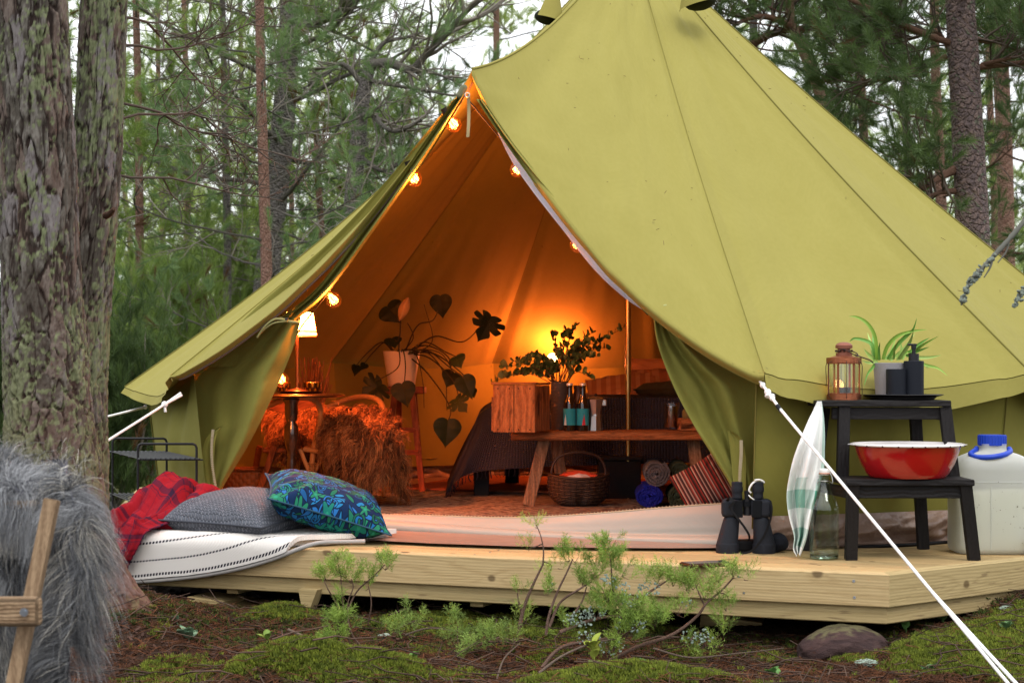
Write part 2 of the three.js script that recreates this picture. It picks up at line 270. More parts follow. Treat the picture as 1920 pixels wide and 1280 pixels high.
  for (const [px, py, d, w, h, dep, turn] of [[398, 1131, 5.82, .125, .034, .2, .12], [448, 1152, 5.86, .17, .07, .25, -.1], [1380, 1185, 5.6, .2, .1, .3, .2]]) {
    const c = P(px, py, d), g = boxUV(box(w, h, dep, 0, 0, 0, .003)); g.rotateY(turn - .38).rotateZ(-.1); g.translate(c.x, c.y, c.z - dep * .3); part('prop_block', g, wood2, deck);
  }
  const sh = new THREE.Shape([[-.035, .05], [.035, .05], [-.012, -.06]].map((p) => new THREE.Vector2(...p))), wg = new THREE.ExtrudeGeometry(sh, { depth: .05, bevelEnabled: false }); const wc = P(590, 1130, 5.66); wg.rotateY(-.38).translate(wc.x, wc.y, wc.z);
  part('prop_block', wg, wood2, deck);
  // screw and nail heads
  { const sm = mat([.30, .31, .30], .4, { metalness: .8 }); for (const a of [.42, 1.02, 1.62, 2.22]) for (const y of [-.024, -.072]) { const c = D(a + .01 * Math.sin(a * 40 + y * 90), -.031, y), g = new THREE.CylinderGeometry(.0035, .0035, .0016, 10).rotateX(PI / 2).rotateY(-.375).translate(c.x, c.y, c.z); part('screw', g, sm, deck); } for (const a of [.5, 1.3]) for (let k = 0; k < 4; k++) for (const b of [.03, .11]) { const c = D(a + .012 * Math.sin(k * 9 + b * 50), .004 + k * .146 + b, .0012); part('screw', new THREE.CylinderGeometry(.004, .004, .0014, 10).translate(c.x, c.y, c.z), sm, deck); } }
  for (const [a, y] of [[.085, -.022], [.083, -.07]]) { const c = D(a, -.031, y), g = new THREE.CylinderGeometry(.0045, .0045, .002, 10).rotateX(PI / 2).rotateY(-.375).translate(c.x, c.y, c.z); part('nail', g, mat([.45, .47, .5], .35, { metalness: .9 }), deck); }
}

// ================================================================ tent
const C = V(.519, 0, -7.62), APEX = V(.519 + .012, 2.545, -7.62);
const ring = (deg, r, y) => { const a = deg * PI / 180; return V(C.x - r * Math.sin(a), y, C.z + r * Math.cos(a)); };
const ANG = Array.from({ length: 12 }, (_, k) => -7.5 - 27.1 * k); ANG[11] = 54.4 - 360;
const eaveY = (k) => { const a = ANG[k]; return a < -260 ? [.575, .525][k === 11 ? 0 : 1] : .585; };
const cvBump = retex(weave, 30, 30), cvBig = retex(patchy, .8, .8);
const cvTex = tex(512, 512, (u, v) => { const a = tfbm(u, v, 6, 3), b = tfbm(u, v, 70, 5, 3), s = smoothstep(tfbm(u, v, 34, 9, 2), .43, .5); let c = mix3([.238, .209, .050], [.266, .235, .062], clamp(.5 + a * .6 + b * .6, 0, 1)); return mix3(c, [.14, .115, .035], s * .5); });
const canvasMat = mat([1, 1, 1], .85, { map: retex(cvTex, .7, .7), bumpMap: cvBump, bumpScale: .0006 });
const flapMat = mat([.80, .84, .72], .85, { map: retex(cvTex, .7, .7), bumpMap: cvBump, bumpScale: .0006 });
const hemMat = mat([.20, .185, .045], .9);
const seamMat = mat([.17, .15, .038], .9);
const ropeMat = mat([.82, .82, .80], .8, { bumpMap: retex(weave, 1, 60), bumpScale: .001 });
const zipMat = mat([.44, .36, .24], .55, { metalness: .3 });
const PEAK = ring(23.45, 1.66, 1.67);
const RB = 2.05, RW = 2.11, RE = 2.2;
const tent = thing('bell_tent', 'large olive green canvas bell tent with its door tied open on the deck', 'tent');
{
  const seamPt = (k, t) => { const e = ring(ANG[k], RE, eaveY(k)), p = V(0, 0, 0).lerpVectors(APEX, e, t); p.y -= (k === 10 ? .135 : k === 9 || k === 11 ? .095 : .05) * Math.sin(PI * t); return p; };
  const ridgePt = (t) => { const p = V(0, 0, 0).lerpVectors(APEX, PEAK, t); p.y -= .105 * 4 * t * (1 - t) * (.6 + .55 * t); return p; };
  const uvw = (w, h) => (u, v) => [u * w, v * h];
  // plain roof panels, each with its valance
  for (let k = 0; k < 11; k++) {
    const f = (s, t0) => {
      const t = lerp(.012, 1, t0), a = seamPt(k, t), b = seamPt(k + 1, t), p = V(0, 0, 0).lerpVectors(a, b, s), w = Math.sin(PI * s), q = smoothstep(t, .0, 1);
      const inx = C.x - p.x, inz = C.z - p.z, il = Math.hypot(inx, inz) || 1, sag = .055 * w * q + .012 * (Math.exp(-((s - .07) ** 2) / .0012) + Math.exp(-((s - .93) ** 2) / .0012)) * q + (.010 * fbm(s * 3 + k * 9, t * 2.2, 4) * 2 + .005 * fbm(s * 13, t * 2, k, 2)) * w;
      p.x += inx / il * sag; p.z += inz / il * sag; p.y -= sag * .55 + (t > .9 ? (t - .9) * .25 * w : 0); return p;
    };
    part('roof_panel', surf(36, 48, f, uvw(1, 2.9)), canvasMat, tent);
    part('valance', surf(36, 5, (s, t) => { const p = f(s, 1), o = ring(0, 0, 0), w = Math.sin(PI * s), l = Math.hypot(p.x - o.x, p.z - o.z); const out = 1 + (.018 * t + .003 * t * Math.sin(s * 23 + k)) / l; return V(o.x + (p.x - o.x) * out, p.y - t * (k > 8 ? .022 + .012 * w : .05 + .032 * w) - .003, o.z + (p.z - o.z) * out); }, uvw(1, .1)), canvasMat, tent);
  }
  for (let k = 0; k < 12; k++) { const pts = []; for (let i = 2; i <= 24; i++) { const p = seamPt(k, i / 24); p.y += .001; pts.push(p); } part('seam', tube(pts, k === 0 || k === 11 ? .0025 : .0036, 6, true), k === 0 || k === 11 ? canvasMat : seamMat, tent); }
  // the two panels over the door: between the ridge and the corner seam, with a wide hem that hangs free
  for (const [k, drop, side] of [[0, .165, 1], [11, .135, -1]]) {
    const f = (s, t0) => {
      const t = lerp(.012, 1, t0), a = ridgePt(t), b = seamPt(k, t), p = V(0, 0, 0).lerpVectors(a, b, s), w = Math.pow(Math.sin(PI * clamp(s, 0, 1)), .8), q = smoothstep(t, .1, 1);
      p.y -= drop * w * Math.pow(t, 6) + .035 * w * q * (1 - t * .4) + (1 - s) * Math.pow(t, 9) * .0;
      const n = .02 * Math.exp(-((s - .08 - .05 * t) ** 2) / .004) * q + .018 * fbm(s * 2.5 + k, t * 3, 9) * 2 * w + .007 * fbm(s * 15 + 3, t * 2.2, 14, 2) * w * q + .010 * smoothstep(t, .72, 1) * noise(Math.atan2(s, 1.06 - t) * 9, 3) * (1 - s) + .006 * Math.exp(-((s - .965) ** 2) / .0006);
      p.z -= n; p.y -= n * .4; return p;
    };
    part('roof_panel', surf(48, 60, f, uvw(1.4, 2.2)), canvasMat, tent);
    // hem: a band that turns down from the edge
    const hem = (s, v) => { const p = f(s, 1), o = (side < 0 ? .022 : lerp(.055, .05, s)) * v; const dir = V(-.4, 0, .92); return V(p.x + dir.x * (.012 * Math.sin(v * 3) - .05 * v * v * .6), p.y - o * (1 - .3 * s), p.z + dir.z * (.012 * Math.sin(v * 3) - .045 * v * v * .6)); };
    part('hem', surf(60, 8, hem, uvw(1.6, .08)), canvasMat, tent);
part('hem_binding', tube(Array.from({ length: 60 }, (_, i) => hem(.01 + i / 60.5, 1)), side < 0 ? .0055 : .0022, 6, false), side < 0 ? mat([.15, .11, .085], .8) : canvasMat, tent);
  }
  part('seam', tube(Array.from({ length: 24 }, (_, i) => { const p = ridgePt(lerp(.03, 1, i / 23)); p.y += .002; return p; }), .005, 6), canvasMat, tent);
  { const r = rng(19), bits = []; for (let i = 0; i < 70; i++) { const k = [0, 1, 0, 11][i % 4], t = .15 + .8 * r(), s = .08 + .84 * r(), a = k === 0 || k === 11 ? ridgePt(t) : seamPt(k, t), b = seamPt(k === 1 ? 2 : k, t), p = a.lerp(b, s); p.y += .03; p.z += .015; bits.push(box(.004 + .03 * r() * r(), .0016, .0016, 0, 0, 0, .0005).rotateZ(r() * PI).rotateX(-.7).translate(p.x, p.y - .035, p.z - .012)); } part('pine_needle', bits, mat([.12, .07, .03], .9), tent).userData.kind = 'stuff'; }
  // side walls from eave to groundsheet
  for (let k = 0; k < 11; k++) {
    const a0 = ANG[k], a1 = ANG[k + 1];
    const f = (s, t) => { const a = lerp(a0, a1, s), ra = a0 * PI / 180, half = Math.cos((a - (a0 + a1) / 2) * PI / 180), flat = Math.cos((a1 - a0) / 2 * PI / 180) / half, top = lerp(eaveY(k), eaveY(k + 1), s) + .055 - .03 * Math.sin(PI * s); const r = lerp(RW, RB, t) * flat - .085 * Math.sin(PI * s) * (1 - t) ** 2 + .012 * Math.sin(s * 19 + k + 3 * t) * (1 - t) * Math.sin(PI * s) + .02 * fbm(s * 4 + k * 3, t * 2, 6) * Math.sin(PI * s) + .03 * Math.sin(PI * t) * Math.sin(PI * s); return ring(a, r, lerp(top, .075, t)); };
    part('wall_panel', surf(40, 24, f, uvw(.95, .5)), flapMat, tent);
    part('wall_seam', tube(Array.from({ length: 14 }, (_, i) => { const p = f(0, i / 13), q = ring(0, 0, 0); return V(p.x + (p.x - q.x) * .002, p.y, p.z + (p.z - q.z) * .002); }), .0028, 5, false), seamMat, tent);
  }
  // dark vents near the top
  const ventMat = mat([.02, .022, .012], .9);
  for (const [px, py, d, turn, s] of [[1026, 10, 6.95, .7, .9], [1312, -26, 7.1, -.75, 1.15]]) {
    const c = P(px, py, d), g = surf(16, 10, (u, v) => { const a = lerp(-1.2, 1.2, u), r = lerp(.02, .085, v) * s; return V(Math.sin(a) * r, .08 * s - .16 * v * s, Math.cos(a) * r * .9 + .02); }).rotateY(turn).rotateZ(turn * -.3).translate(c.x, c.y + .01, c.z);
    part('vent_hood', g, canvasMat, tent);
    part('vent_opening', new THREE.SphereGeometry(.07 * s, 14, 8).scale(1, .5, .55).rotateY(turn).translate(c.x, c.y - .055 * s, c.z + .01), ventMat, tent);
  }
}
// depth of the door plane at a photograph column
const DL = ring(54.4, RB, 0), DR = ring(-7.5, RB, 0);
const doorD = (px) => { const k = (px - 960) / FPX, ax = DL.x, ad = -DL.z, ex = DR.x - ax, ed = -DR.z - ad, t = (k * ad - ax) / (ex - k * ed); return ad + ed * t; };
const Pd = (px, py, off = 0) => P(px, py, doorD(px) + off);
const along = (pts, y) => { for (let i = 0; i < pts.length - 1; i++) if (y <= pts[i + 1][1] || i === pts.length - 2) { const [x0, y0] = pts[i], [x1, y1] = pts[i + 1]; return lerp(x0, x1, clamp((y - y0) / (y1 - y0), 0, 1)); } };
const curve2 = (pts, n = 60) => new THREE.CatmullRomCurve3(pts.map(([x, y]) => V(x, y, 0)), false, 'centripetal').getPoints(n).map((p) => [p.x, p.y]);
{
  // a flap: gathered cloth between two edge curves, its pleats standing out of the door plane
  const flap = (name, left, right, y0, y1, folds, depth, off, phase, m = flapMat) => {
    const L = curve2(left), R = curve2(right);
    return part(name, surf(folds * 12, 90, (u, v) => {
      const y = lerp(y0, y1, v), xl = along(L, y), xr = along(R, y), x = lerp(xl, xr, u), w = depth(v, u), a = u * folds * TAU / 2 + phase + .6 * Math.sin(v * 4 + u * 2);
      const z = w * (Math.sin(a) * .6 + .3 * Math.sin(a * 1.7 + 1) + .5 * fbm(u * 3, v * 2.2, phase)); return Pd(x, y, off(v, u) - z);
    }, (u, v) => [u * .6, v * 1.4]), m, tent);
  };
  // left flap
  flap('door_flap', [[864, 172], [794, 268], [722, 372], [655, 462], [585, 548], [524, 596]], [[872, 180], [808, 284], [744, 372], [698, 436], [643, 512], [600, 562], [560, 596]], 176, 594, 3, (v) => .022 + .02 * v, (v) => .05, 1.2);
  flap('door_flap', [[519, 594], [470, 630], [425, 668], [372, 704], [356, 740], [358, 800], [368, 870], [380, 930]], [[564, 594], [553, 640], [530, 700], [497, 772], [462, 840], [428, 895], [410, 926]], 594, 926, 3, (v, u) => (.014 + .05 * Math.sin(PI * clamp(v * 1.05, 0, 1))) * smoothstep(u, .05, .5), (v, u) => lerp(lerp(.05, .10, smoothstep(v, 0, .3)), .05 - .02 * v, smoothstep(u, .15, .6)), .4);
  flap('turned_flap_edge', [[424, 796], [400, 806], [384, 826], [378, 860], [380, 930]], [[430, 792], [414, 802], [404, 822], [401, 860], [404, 926]], 794, 926, 2, () => .012, (v, u) => .02 - .015 * u, 2);
  // upper left: the door cloth in the shade behind the hem
  flap('door_flap', [[850, 186], [690, 378], [585, 484], [455, 600], [380, 690]], [[862, 186], [730, 378], [628, 484], [515, 610], [440, 688]], 186, 688, 2, () => .012, () => .085, .3);
  // right flap
  flap('door_flap', [[893, 186], [938, 254], [992, 330], [1068, 424], [1136, 502], [1224, 584]], [[905, 186], [962, 268], [1020, 340], [1100, 432], [1190, 520], [1256, 580]], 186, 584, 3, (v) => .014 + .022 * v, () => .06, .9);
  flap('door_flap', [[1224, 584], [1232, 640], [1262, 722], [1300, 795], [1342, 864], [1372, 915], [1390, 965]], [[1262, 584], [1316, 640], [1380, 690], [1428, 728], [1432, 800], [1430, 880], [1426, 965]], 584, 965, 4, (v, u) => (.016 + .045 * Math.sin(PI * clamp(v * 1.05 + .03, 0, 1))) * (1 - .85 * smoothstep(u, .35, .75)), (v, u) => .05 - .03 * v + .045 * smoothstep(u, .6, 1), .2);
  flap('turned_flap_edge', [[1364, 806], [1368, 830], [1372, 870], [1378, 945]], [[1368, 806], [1390, 822], [1398, 850], [1398, 945]], 808, 935, 2, () => .008, (v, u) => .012 - .012 * u, 1);
  // white mosquito net edge inside the right flap
  const net = [[934, 248], [962, 300], [1002, 356], [1062, 432], [1122, 508], [1180, 562], [1220, 588]];
  const N2 = curve2(net, 40); part('net_edge', surf(40, 3, (u, v) => { const q = N2[Math.round(u * 40)]; return Pd(q[0] + lerp(-5, 13, v) * Math.sin(PI * clamp(u * .93 + .05, 0, 1)), q[1] - lerp(-1, 6, v), .075 + .015 * Math.sin(v * 3)); }), mat([.74, .72, .80], .8), tent);
  // ties with their knots and ends
  const tieMat = mat([.30, .30, .12], .8);
  part('tie', [tube(smooth([Pd(514, 602, .06), Pd(524, 596, -.01), Pd(540, 602, -.02), Pd(558, 604, .0), Pd(560, 600, .06)], 20), .005, 8), sph(.009, ...Pd(536, 600, -.025).toArray(), 10), tube(smooth([Pd(536, 600, -.03), Pd(516, 598, -.05), Pd(496, 612, -.055), Pd(482, 632, -.05)], 18), .004, 8), tube(smooth([Pd(538, 602, -.03), Pd(512, 606, -.05), Pd(490, 622, -.05), Pd(484, 630, -.05)], 14), .0028, 7)], tieMat, tent);
  part('tie', [tube(smooth([Pd(1220, 580, .06), Pd(1228, 582, -.02), Pd(1246, 574, -.03), Pd(1262, 572, .02)], 20), .006, 8), sph(.008, ...Pd(1228, 580, -.03).toArray(), 10), tube(smooth([Pd(1242, 576, -.03), Pd(1252, 590, -.04), Pd(1266, 600, -.02), Pd(1272, 608, -.02)], 14), .005, 7)], tieMat, tent);
  part('tie_toggle', [box(.018, .012, .01).translate(...Pd(1227, 579, -.045).toArray())], mat([.015, .015, .02], .4), tent);
  part('tie_toggle', [box(.012, .01, .01).translate(...Pd(537, 598, -.045).toArray())], mat([.015, .015, .02], .4), tent);
  // strap hanging from the peak, with its ring
  const strap = surf(2, 10, (u, v) => { const y = lerp(176, 257, v), x = 878 + 2 * Math.sin(v * 2) - 3 * v * v; return Pd(x + (u - .5) * 6, y, -.02 + .01 * Math.sin(v * 5)); });
  part('hanging_strap', strap, mat([.34, .26, .13], .8), tent);
  const rg = Pd(876, 178, -.03); part('strap_ring', new THREE.TorusGeometry(.008, .0018, 8, 16).translate(rg.x, rg.y, rg.z), mat([.5, .5, .5], .3, { metalness: 1 }), tent);
  const rl = Pd(866, 172, .05); part('rolled_tie', new THREE.CapsuleGeometry(.013, .03, 6, 12).rotateZ(-.5).translate(rl.x, rl.y, rl.z), mat([.14, .14, .08], .8), tent);
  // zips: a tape and teeth
  const zip = (pts, off) => { const c = smooth(pts.map(([x, y]) => Pd(x, y, off)), 40); const teeth = []; for (let i = 0; i < 40; i++) teeth.push(box(.011, .0035, .004, 0, 0, 0, .001).translate(c[i].x, c[i].y, c[i].z + .003)); const z = part('zip', tube(c, .003, 6), mat([.45, .36, .2], .8), tent); part('zip_teeth', teeth, zipMat, z); };
  zip([[399, 806], [397, 830], [397, 860], [401, 895], [407, 925]], -.004);
  zip([[1390, 826], [1390, 850], [1388, 880], [1386, 930]], -.012);
  // poles: one at the centre in two sections, two along the door
  const poleMat = mat([.55, .42, .16], .28, { metalness: .9 });
  const pole = part('centre_pole', tube([V(C.x, .016, C.z), V(C.x, .5, C.z)], .010, 16), poleMat, tent); part('pole_section', tube([V(C.x, .5, C.z), V(C.x, 2.5, C.z)], .0135, 16), poleMat, pole);
}
// groundsheet: floor, low side walls and the sill folded flat across the door, with its zip
{
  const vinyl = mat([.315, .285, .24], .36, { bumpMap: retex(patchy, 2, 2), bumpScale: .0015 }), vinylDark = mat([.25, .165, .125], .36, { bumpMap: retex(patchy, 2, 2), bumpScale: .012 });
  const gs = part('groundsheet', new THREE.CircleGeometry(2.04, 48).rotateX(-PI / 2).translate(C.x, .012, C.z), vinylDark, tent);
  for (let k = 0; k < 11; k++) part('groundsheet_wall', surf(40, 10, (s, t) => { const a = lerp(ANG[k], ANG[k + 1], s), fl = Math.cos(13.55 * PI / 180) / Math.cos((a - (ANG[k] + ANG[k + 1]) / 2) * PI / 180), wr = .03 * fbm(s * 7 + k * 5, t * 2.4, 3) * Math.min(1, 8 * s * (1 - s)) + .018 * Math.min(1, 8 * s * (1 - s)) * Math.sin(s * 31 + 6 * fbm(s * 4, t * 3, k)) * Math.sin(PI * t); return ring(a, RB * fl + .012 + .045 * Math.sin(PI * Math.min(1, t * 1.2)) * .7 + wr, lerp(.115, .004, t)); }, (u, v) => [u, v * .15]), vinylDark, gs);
  const hgt = (u) => .004 + .016 * smoothstep(u, .1, .5) + .085 * smoothstep(u, .45, 1.0);
  const inw = V(C.x - PEAK.x, 0, C.z - PEAK.z).normalize();
  const sill = (u, v) => { const b = V(0, 0, 0).lerpVectors(DL, DR, lerp(.02, 1.03, u)), h = hgt(u), bulge = .035 * Math.sin(PI * clamp(v * 1.1, 0, 1)) + .008 * fbm(u * 6, v * 2, 4); b.addScaledVector(inw, .085 + .045 * (1 - u) + lerp(-.03, .05, v) - bulge * .5 * smoothstep(v, .4, .6) * (1 - v * .4)); const R0 = .017 + .004 * Math.sin(u * 7); if (v < .4) { const a = lerp(-PI / 2, PI * .72, v / .4); b.addScaledVector(inw, -Math.cos(a) * R0 + .01); b.y = .003 + R0 + Math.sin(a) * R0; } else { const q = (v - .4) / .6; b.addScaledVector(inw, .02 + .006 * Math.sin(q * PI * 2)); b.y = lerp(.003 + R0 * 1.75, .026 + h + R0, q) + .008 * Math.sin(q * PI) * Math.sin(u * 6 + 1); } return b; };
  part('door_sill', surf(120, 20, sill, (u, v) => [u * 2, v * .2]), vinyl, gs);
  const edge = Array.from({ length: 161 }, (_, i) => sill(i / 160, 1)), teeth = []; for (let i = 20; i < 160; i++) { const p = edge[i]; teeth.push(box(.0035, .005, .005, 0, 0, 0, .001).translate(p.x, p.y + .003, p.z)); }
  part('sill_zip', [tube(edge, .003, 6), ...teeth], zipMat, gs);
}
// guy ropes
{
  const guy = (label, pts, r, knots) => { const g = thing('guy_rope', label, 'rope'); part('rope', pts.map((p) => tube(smooth(p, 40), r, 8, true, 8)), ropeMat, g); part('knot', knots, ropeMat, g); return g; };
  const a = P(1424, 712, 5.47), k1 = P(1440, 735, 5.40), k2 = P(1462, 765, 5.31), e = V(1.30, -.26, -4.28);
  const m = (t) => V(0, 0, 0).lerpVectors(k2, e, t);
  const g = guy('long white guy rope slanting down in front of the black step stool', [[a, k1, k2], [k2, m(.3), m(.6), m(.85), m(1)], [m(.66).add(V(.0, .0, 0)), m(.82).add(V(.007, .006, 0)), m(1).add(V(.014, .013, 0))]], .0047, [sph(.011, k1.x, k1.y, k1.z), sph(.010, ...a.clone().lerp(k1, .45).toArray()), new THREE.TorusGeometry(.012, .0045, 8, 14).rotateX(1.2).translate(k1.x + .006, k1.y - .012, k1.z + .005), sph(.009, ...k1.clone().lerp(k2, .4).toArray())]);
  part('slider', box(.013, .034, .012, 0, 0, 0, .004).rotateZ(.62).translate(k2.x, k2.y - .002, k2.z + .002), mat([.015, .015, .02], .45), g);
  const b = P(338, 737, 6.30), bk = P(308, 758, 6.22), be = P(204, 824, 5.95), bf = P(120, 877, 5.75);
  guy('white guy rope from the left eave corner above the black wire rack', [[b, bk, be, bf], [b.clone().add(V(.004, -.008, 0)), bk]], .0048, [sph(.012, bk.x, bk.y, bk.z), tube([bk, bk.clone().add(V(.004, -.028, .004))], .005, 7)]);
  const c = P(272, 763, 7.25), ce = P(200, 781, 7.0), cf = P(90, 806, 6.7);
  guy('thin white guy rope behind the pine trunk, farther back at the left eave', [[c, ce, cf]], .005, [sph(.009, c.x, c.y, c.z)]);
}

// ================================================================ soft things on the deck
function pillow(w, h, t, seed, wr = .006, n = 44) {
  const f = (s) => (u, v) => {
    const a = 2 * u - 1, b = 2 * v - 1, e = Math.pow(Math.max(0, (1 - a ** 4) * (1 - b ** 4)), .5) * Math.pow(Math.max(0, (1 - a * a) * (1 - b * b)), .18);
    const x = w / 2 * a * (1 - .075 * (1 - b * b) * a * a), z = h / 2 * b * (1 - .075 * (1 - a * a) * b * b), rim = 1 - Math.pow(Math.max(Math.abs(a), Math.abs(b)), 6);
    return V(x, s * t / 2 * e + wr * rim * 2 * fbm(a * 2.2 + seed, b * 2.2, s * 3 + seed, 3) + s * wr * 1.2 * Math.sin(16 * Math.atan2(b, a) + seed) * smoothstep(Math.hypot(a, b), .5, 1.1) * rim, z);
  };
  const uv = (u, v, p) => [p.x, p.z];
  return merge([surf(n, n, f(1), uv), surf(n, n, f(-1), (u, v, p) => [p.x, p.z + .2])]);
}
function pillowEdge(w, h, r = .004) { const pts = []; for (let i = 0; i <= 80; i++) { const s = (i % 80) / 20, k = Math.floor(s), q = (s - k) * 2 - 1, [a, b] = [[q, -1], [1, q], [-q, 1], [-1, -q]][k]; pts.push(V(w / 2 * a * (1 - .075 * (1 - b * b) * a * a), 0, h / 2 * b * (1 - .075 * (1 - a * a) * b * b))); } return tube(pts, r, 6, false); }
// a thing whose parts are set by a position and three axes
function posed(name, label, cat, pos, x, z, group) {
  const o = thing(name, label, cat, pos, 0, group), X = x.clone().normalize(), Y = V(0, 0, 0).crossVectors(z, X).normalize(), Z = V(0, 0, 0).crossVectors(X, Y);
  o.quaternion.setFromRotationMatrix(new THREE.Matrix4().makeBasis(X, Y, Z)); return o;
}
// striped blanket laid over the edge of the deck
{
  const line = [[.012, .0085, 1], [.060, .006, 1], [.117, .006, 1], [.175, .003, .8], [.20, .003, .8], [.235, .003, .8], [.262, .005, 1], [.31, .004, 1]];
  const t = tex(16, 1024, (u, v) => { const q = v * .5; let c = [.72, .68, .64]; for (const [y, w, k] of line) if (Math.abs(q - y) < w / 2 && (u < .62)) c = [.02, .02, .03]; return c; });
  const bt = tex(32, 512, (u, v) => .55 + .35 * Math.sin(u * TAU * 2) * Math.sin(v * TAU * 110), { color: false });
  const m = mat([1, 1, 1], .95, { map: retex(t, 1 / .0155, 2), bumpMap: retex(bt, 1 / .012, 2), bumpScale: .0022 });
  const bl = thing('striped_blanket', 'cream woven blanket with black dashed stripes hanging over the deck edge', 'blanket');
  const layer = (a0, a1, in0, top, ext, th, sag) => slab(90, 44, (u, v) => {
    const a = lerp(a0 + .20 * Math.pow(v, 1.6) + .045 + .012 * Math.sin(v * 9), a1, u), E = ext(a), q = lerp(0, in0 + E, v), r = .035; let inn = in0 - q, y = top + .006 * fbm(a * 5, q * 7, 3) + sag * noise(a * 3, q * 2.5);
    if (inn < -.005) { const k = -.005 - inn, ang = Math.min(k / r, PI / 2); inn = -.005 - Math.sin(ang) * r - .012 * Math.min(1, k / .05); y -= (1 - Math.cos(ang)) * r + Math.max(0, k - r * PI / 2); }
    return D(a, inn, y);
  }, th, (u, v) => { const a = lerp(a0, a1, u), E = ext(a); return [a, (in0 + E) * (1 - v)]; });
  const hang = (a) => -.04 + .255 * (1 - Math.exp(-2.6 * Math.max(-.05, a - 1.75)));
  part('blanket_layer', layer(1.70, 2.82, .36, .034, hang, .016, .003), m, bl);
  part('blanket_layer', layer(1.735, 2.5, .37, .014, (a) => hang(a) - .022 - .09 * smoothstep(a, 1.9, 2.3), .016, .002), m, bl);
  part('blanket_border', tube(Array.from({ length: 60 }, (_, i) => { const a = lerp(1.72, 2.82, i / 59), E = hang(a), in0 = .36; let inn = -E, y = .03; if (inn < -.005) { const k = E - .005, ang = Math.min(k / .035, PI / 2); inn = -.005 - Math.sin(ang) * .035 - .012 * Math.min(1, k / .05); y -= (1 - Math.cos(ang)) * .035 + Math.max(0, k - .035 * PI / 2); } return D(a, inn + .002, y - .004); }), .0075, 8), mat([.40, .38, .36], .95, { bumpMap: retex(weave, 1, 40), bumpScale: .003 }), bl);
}
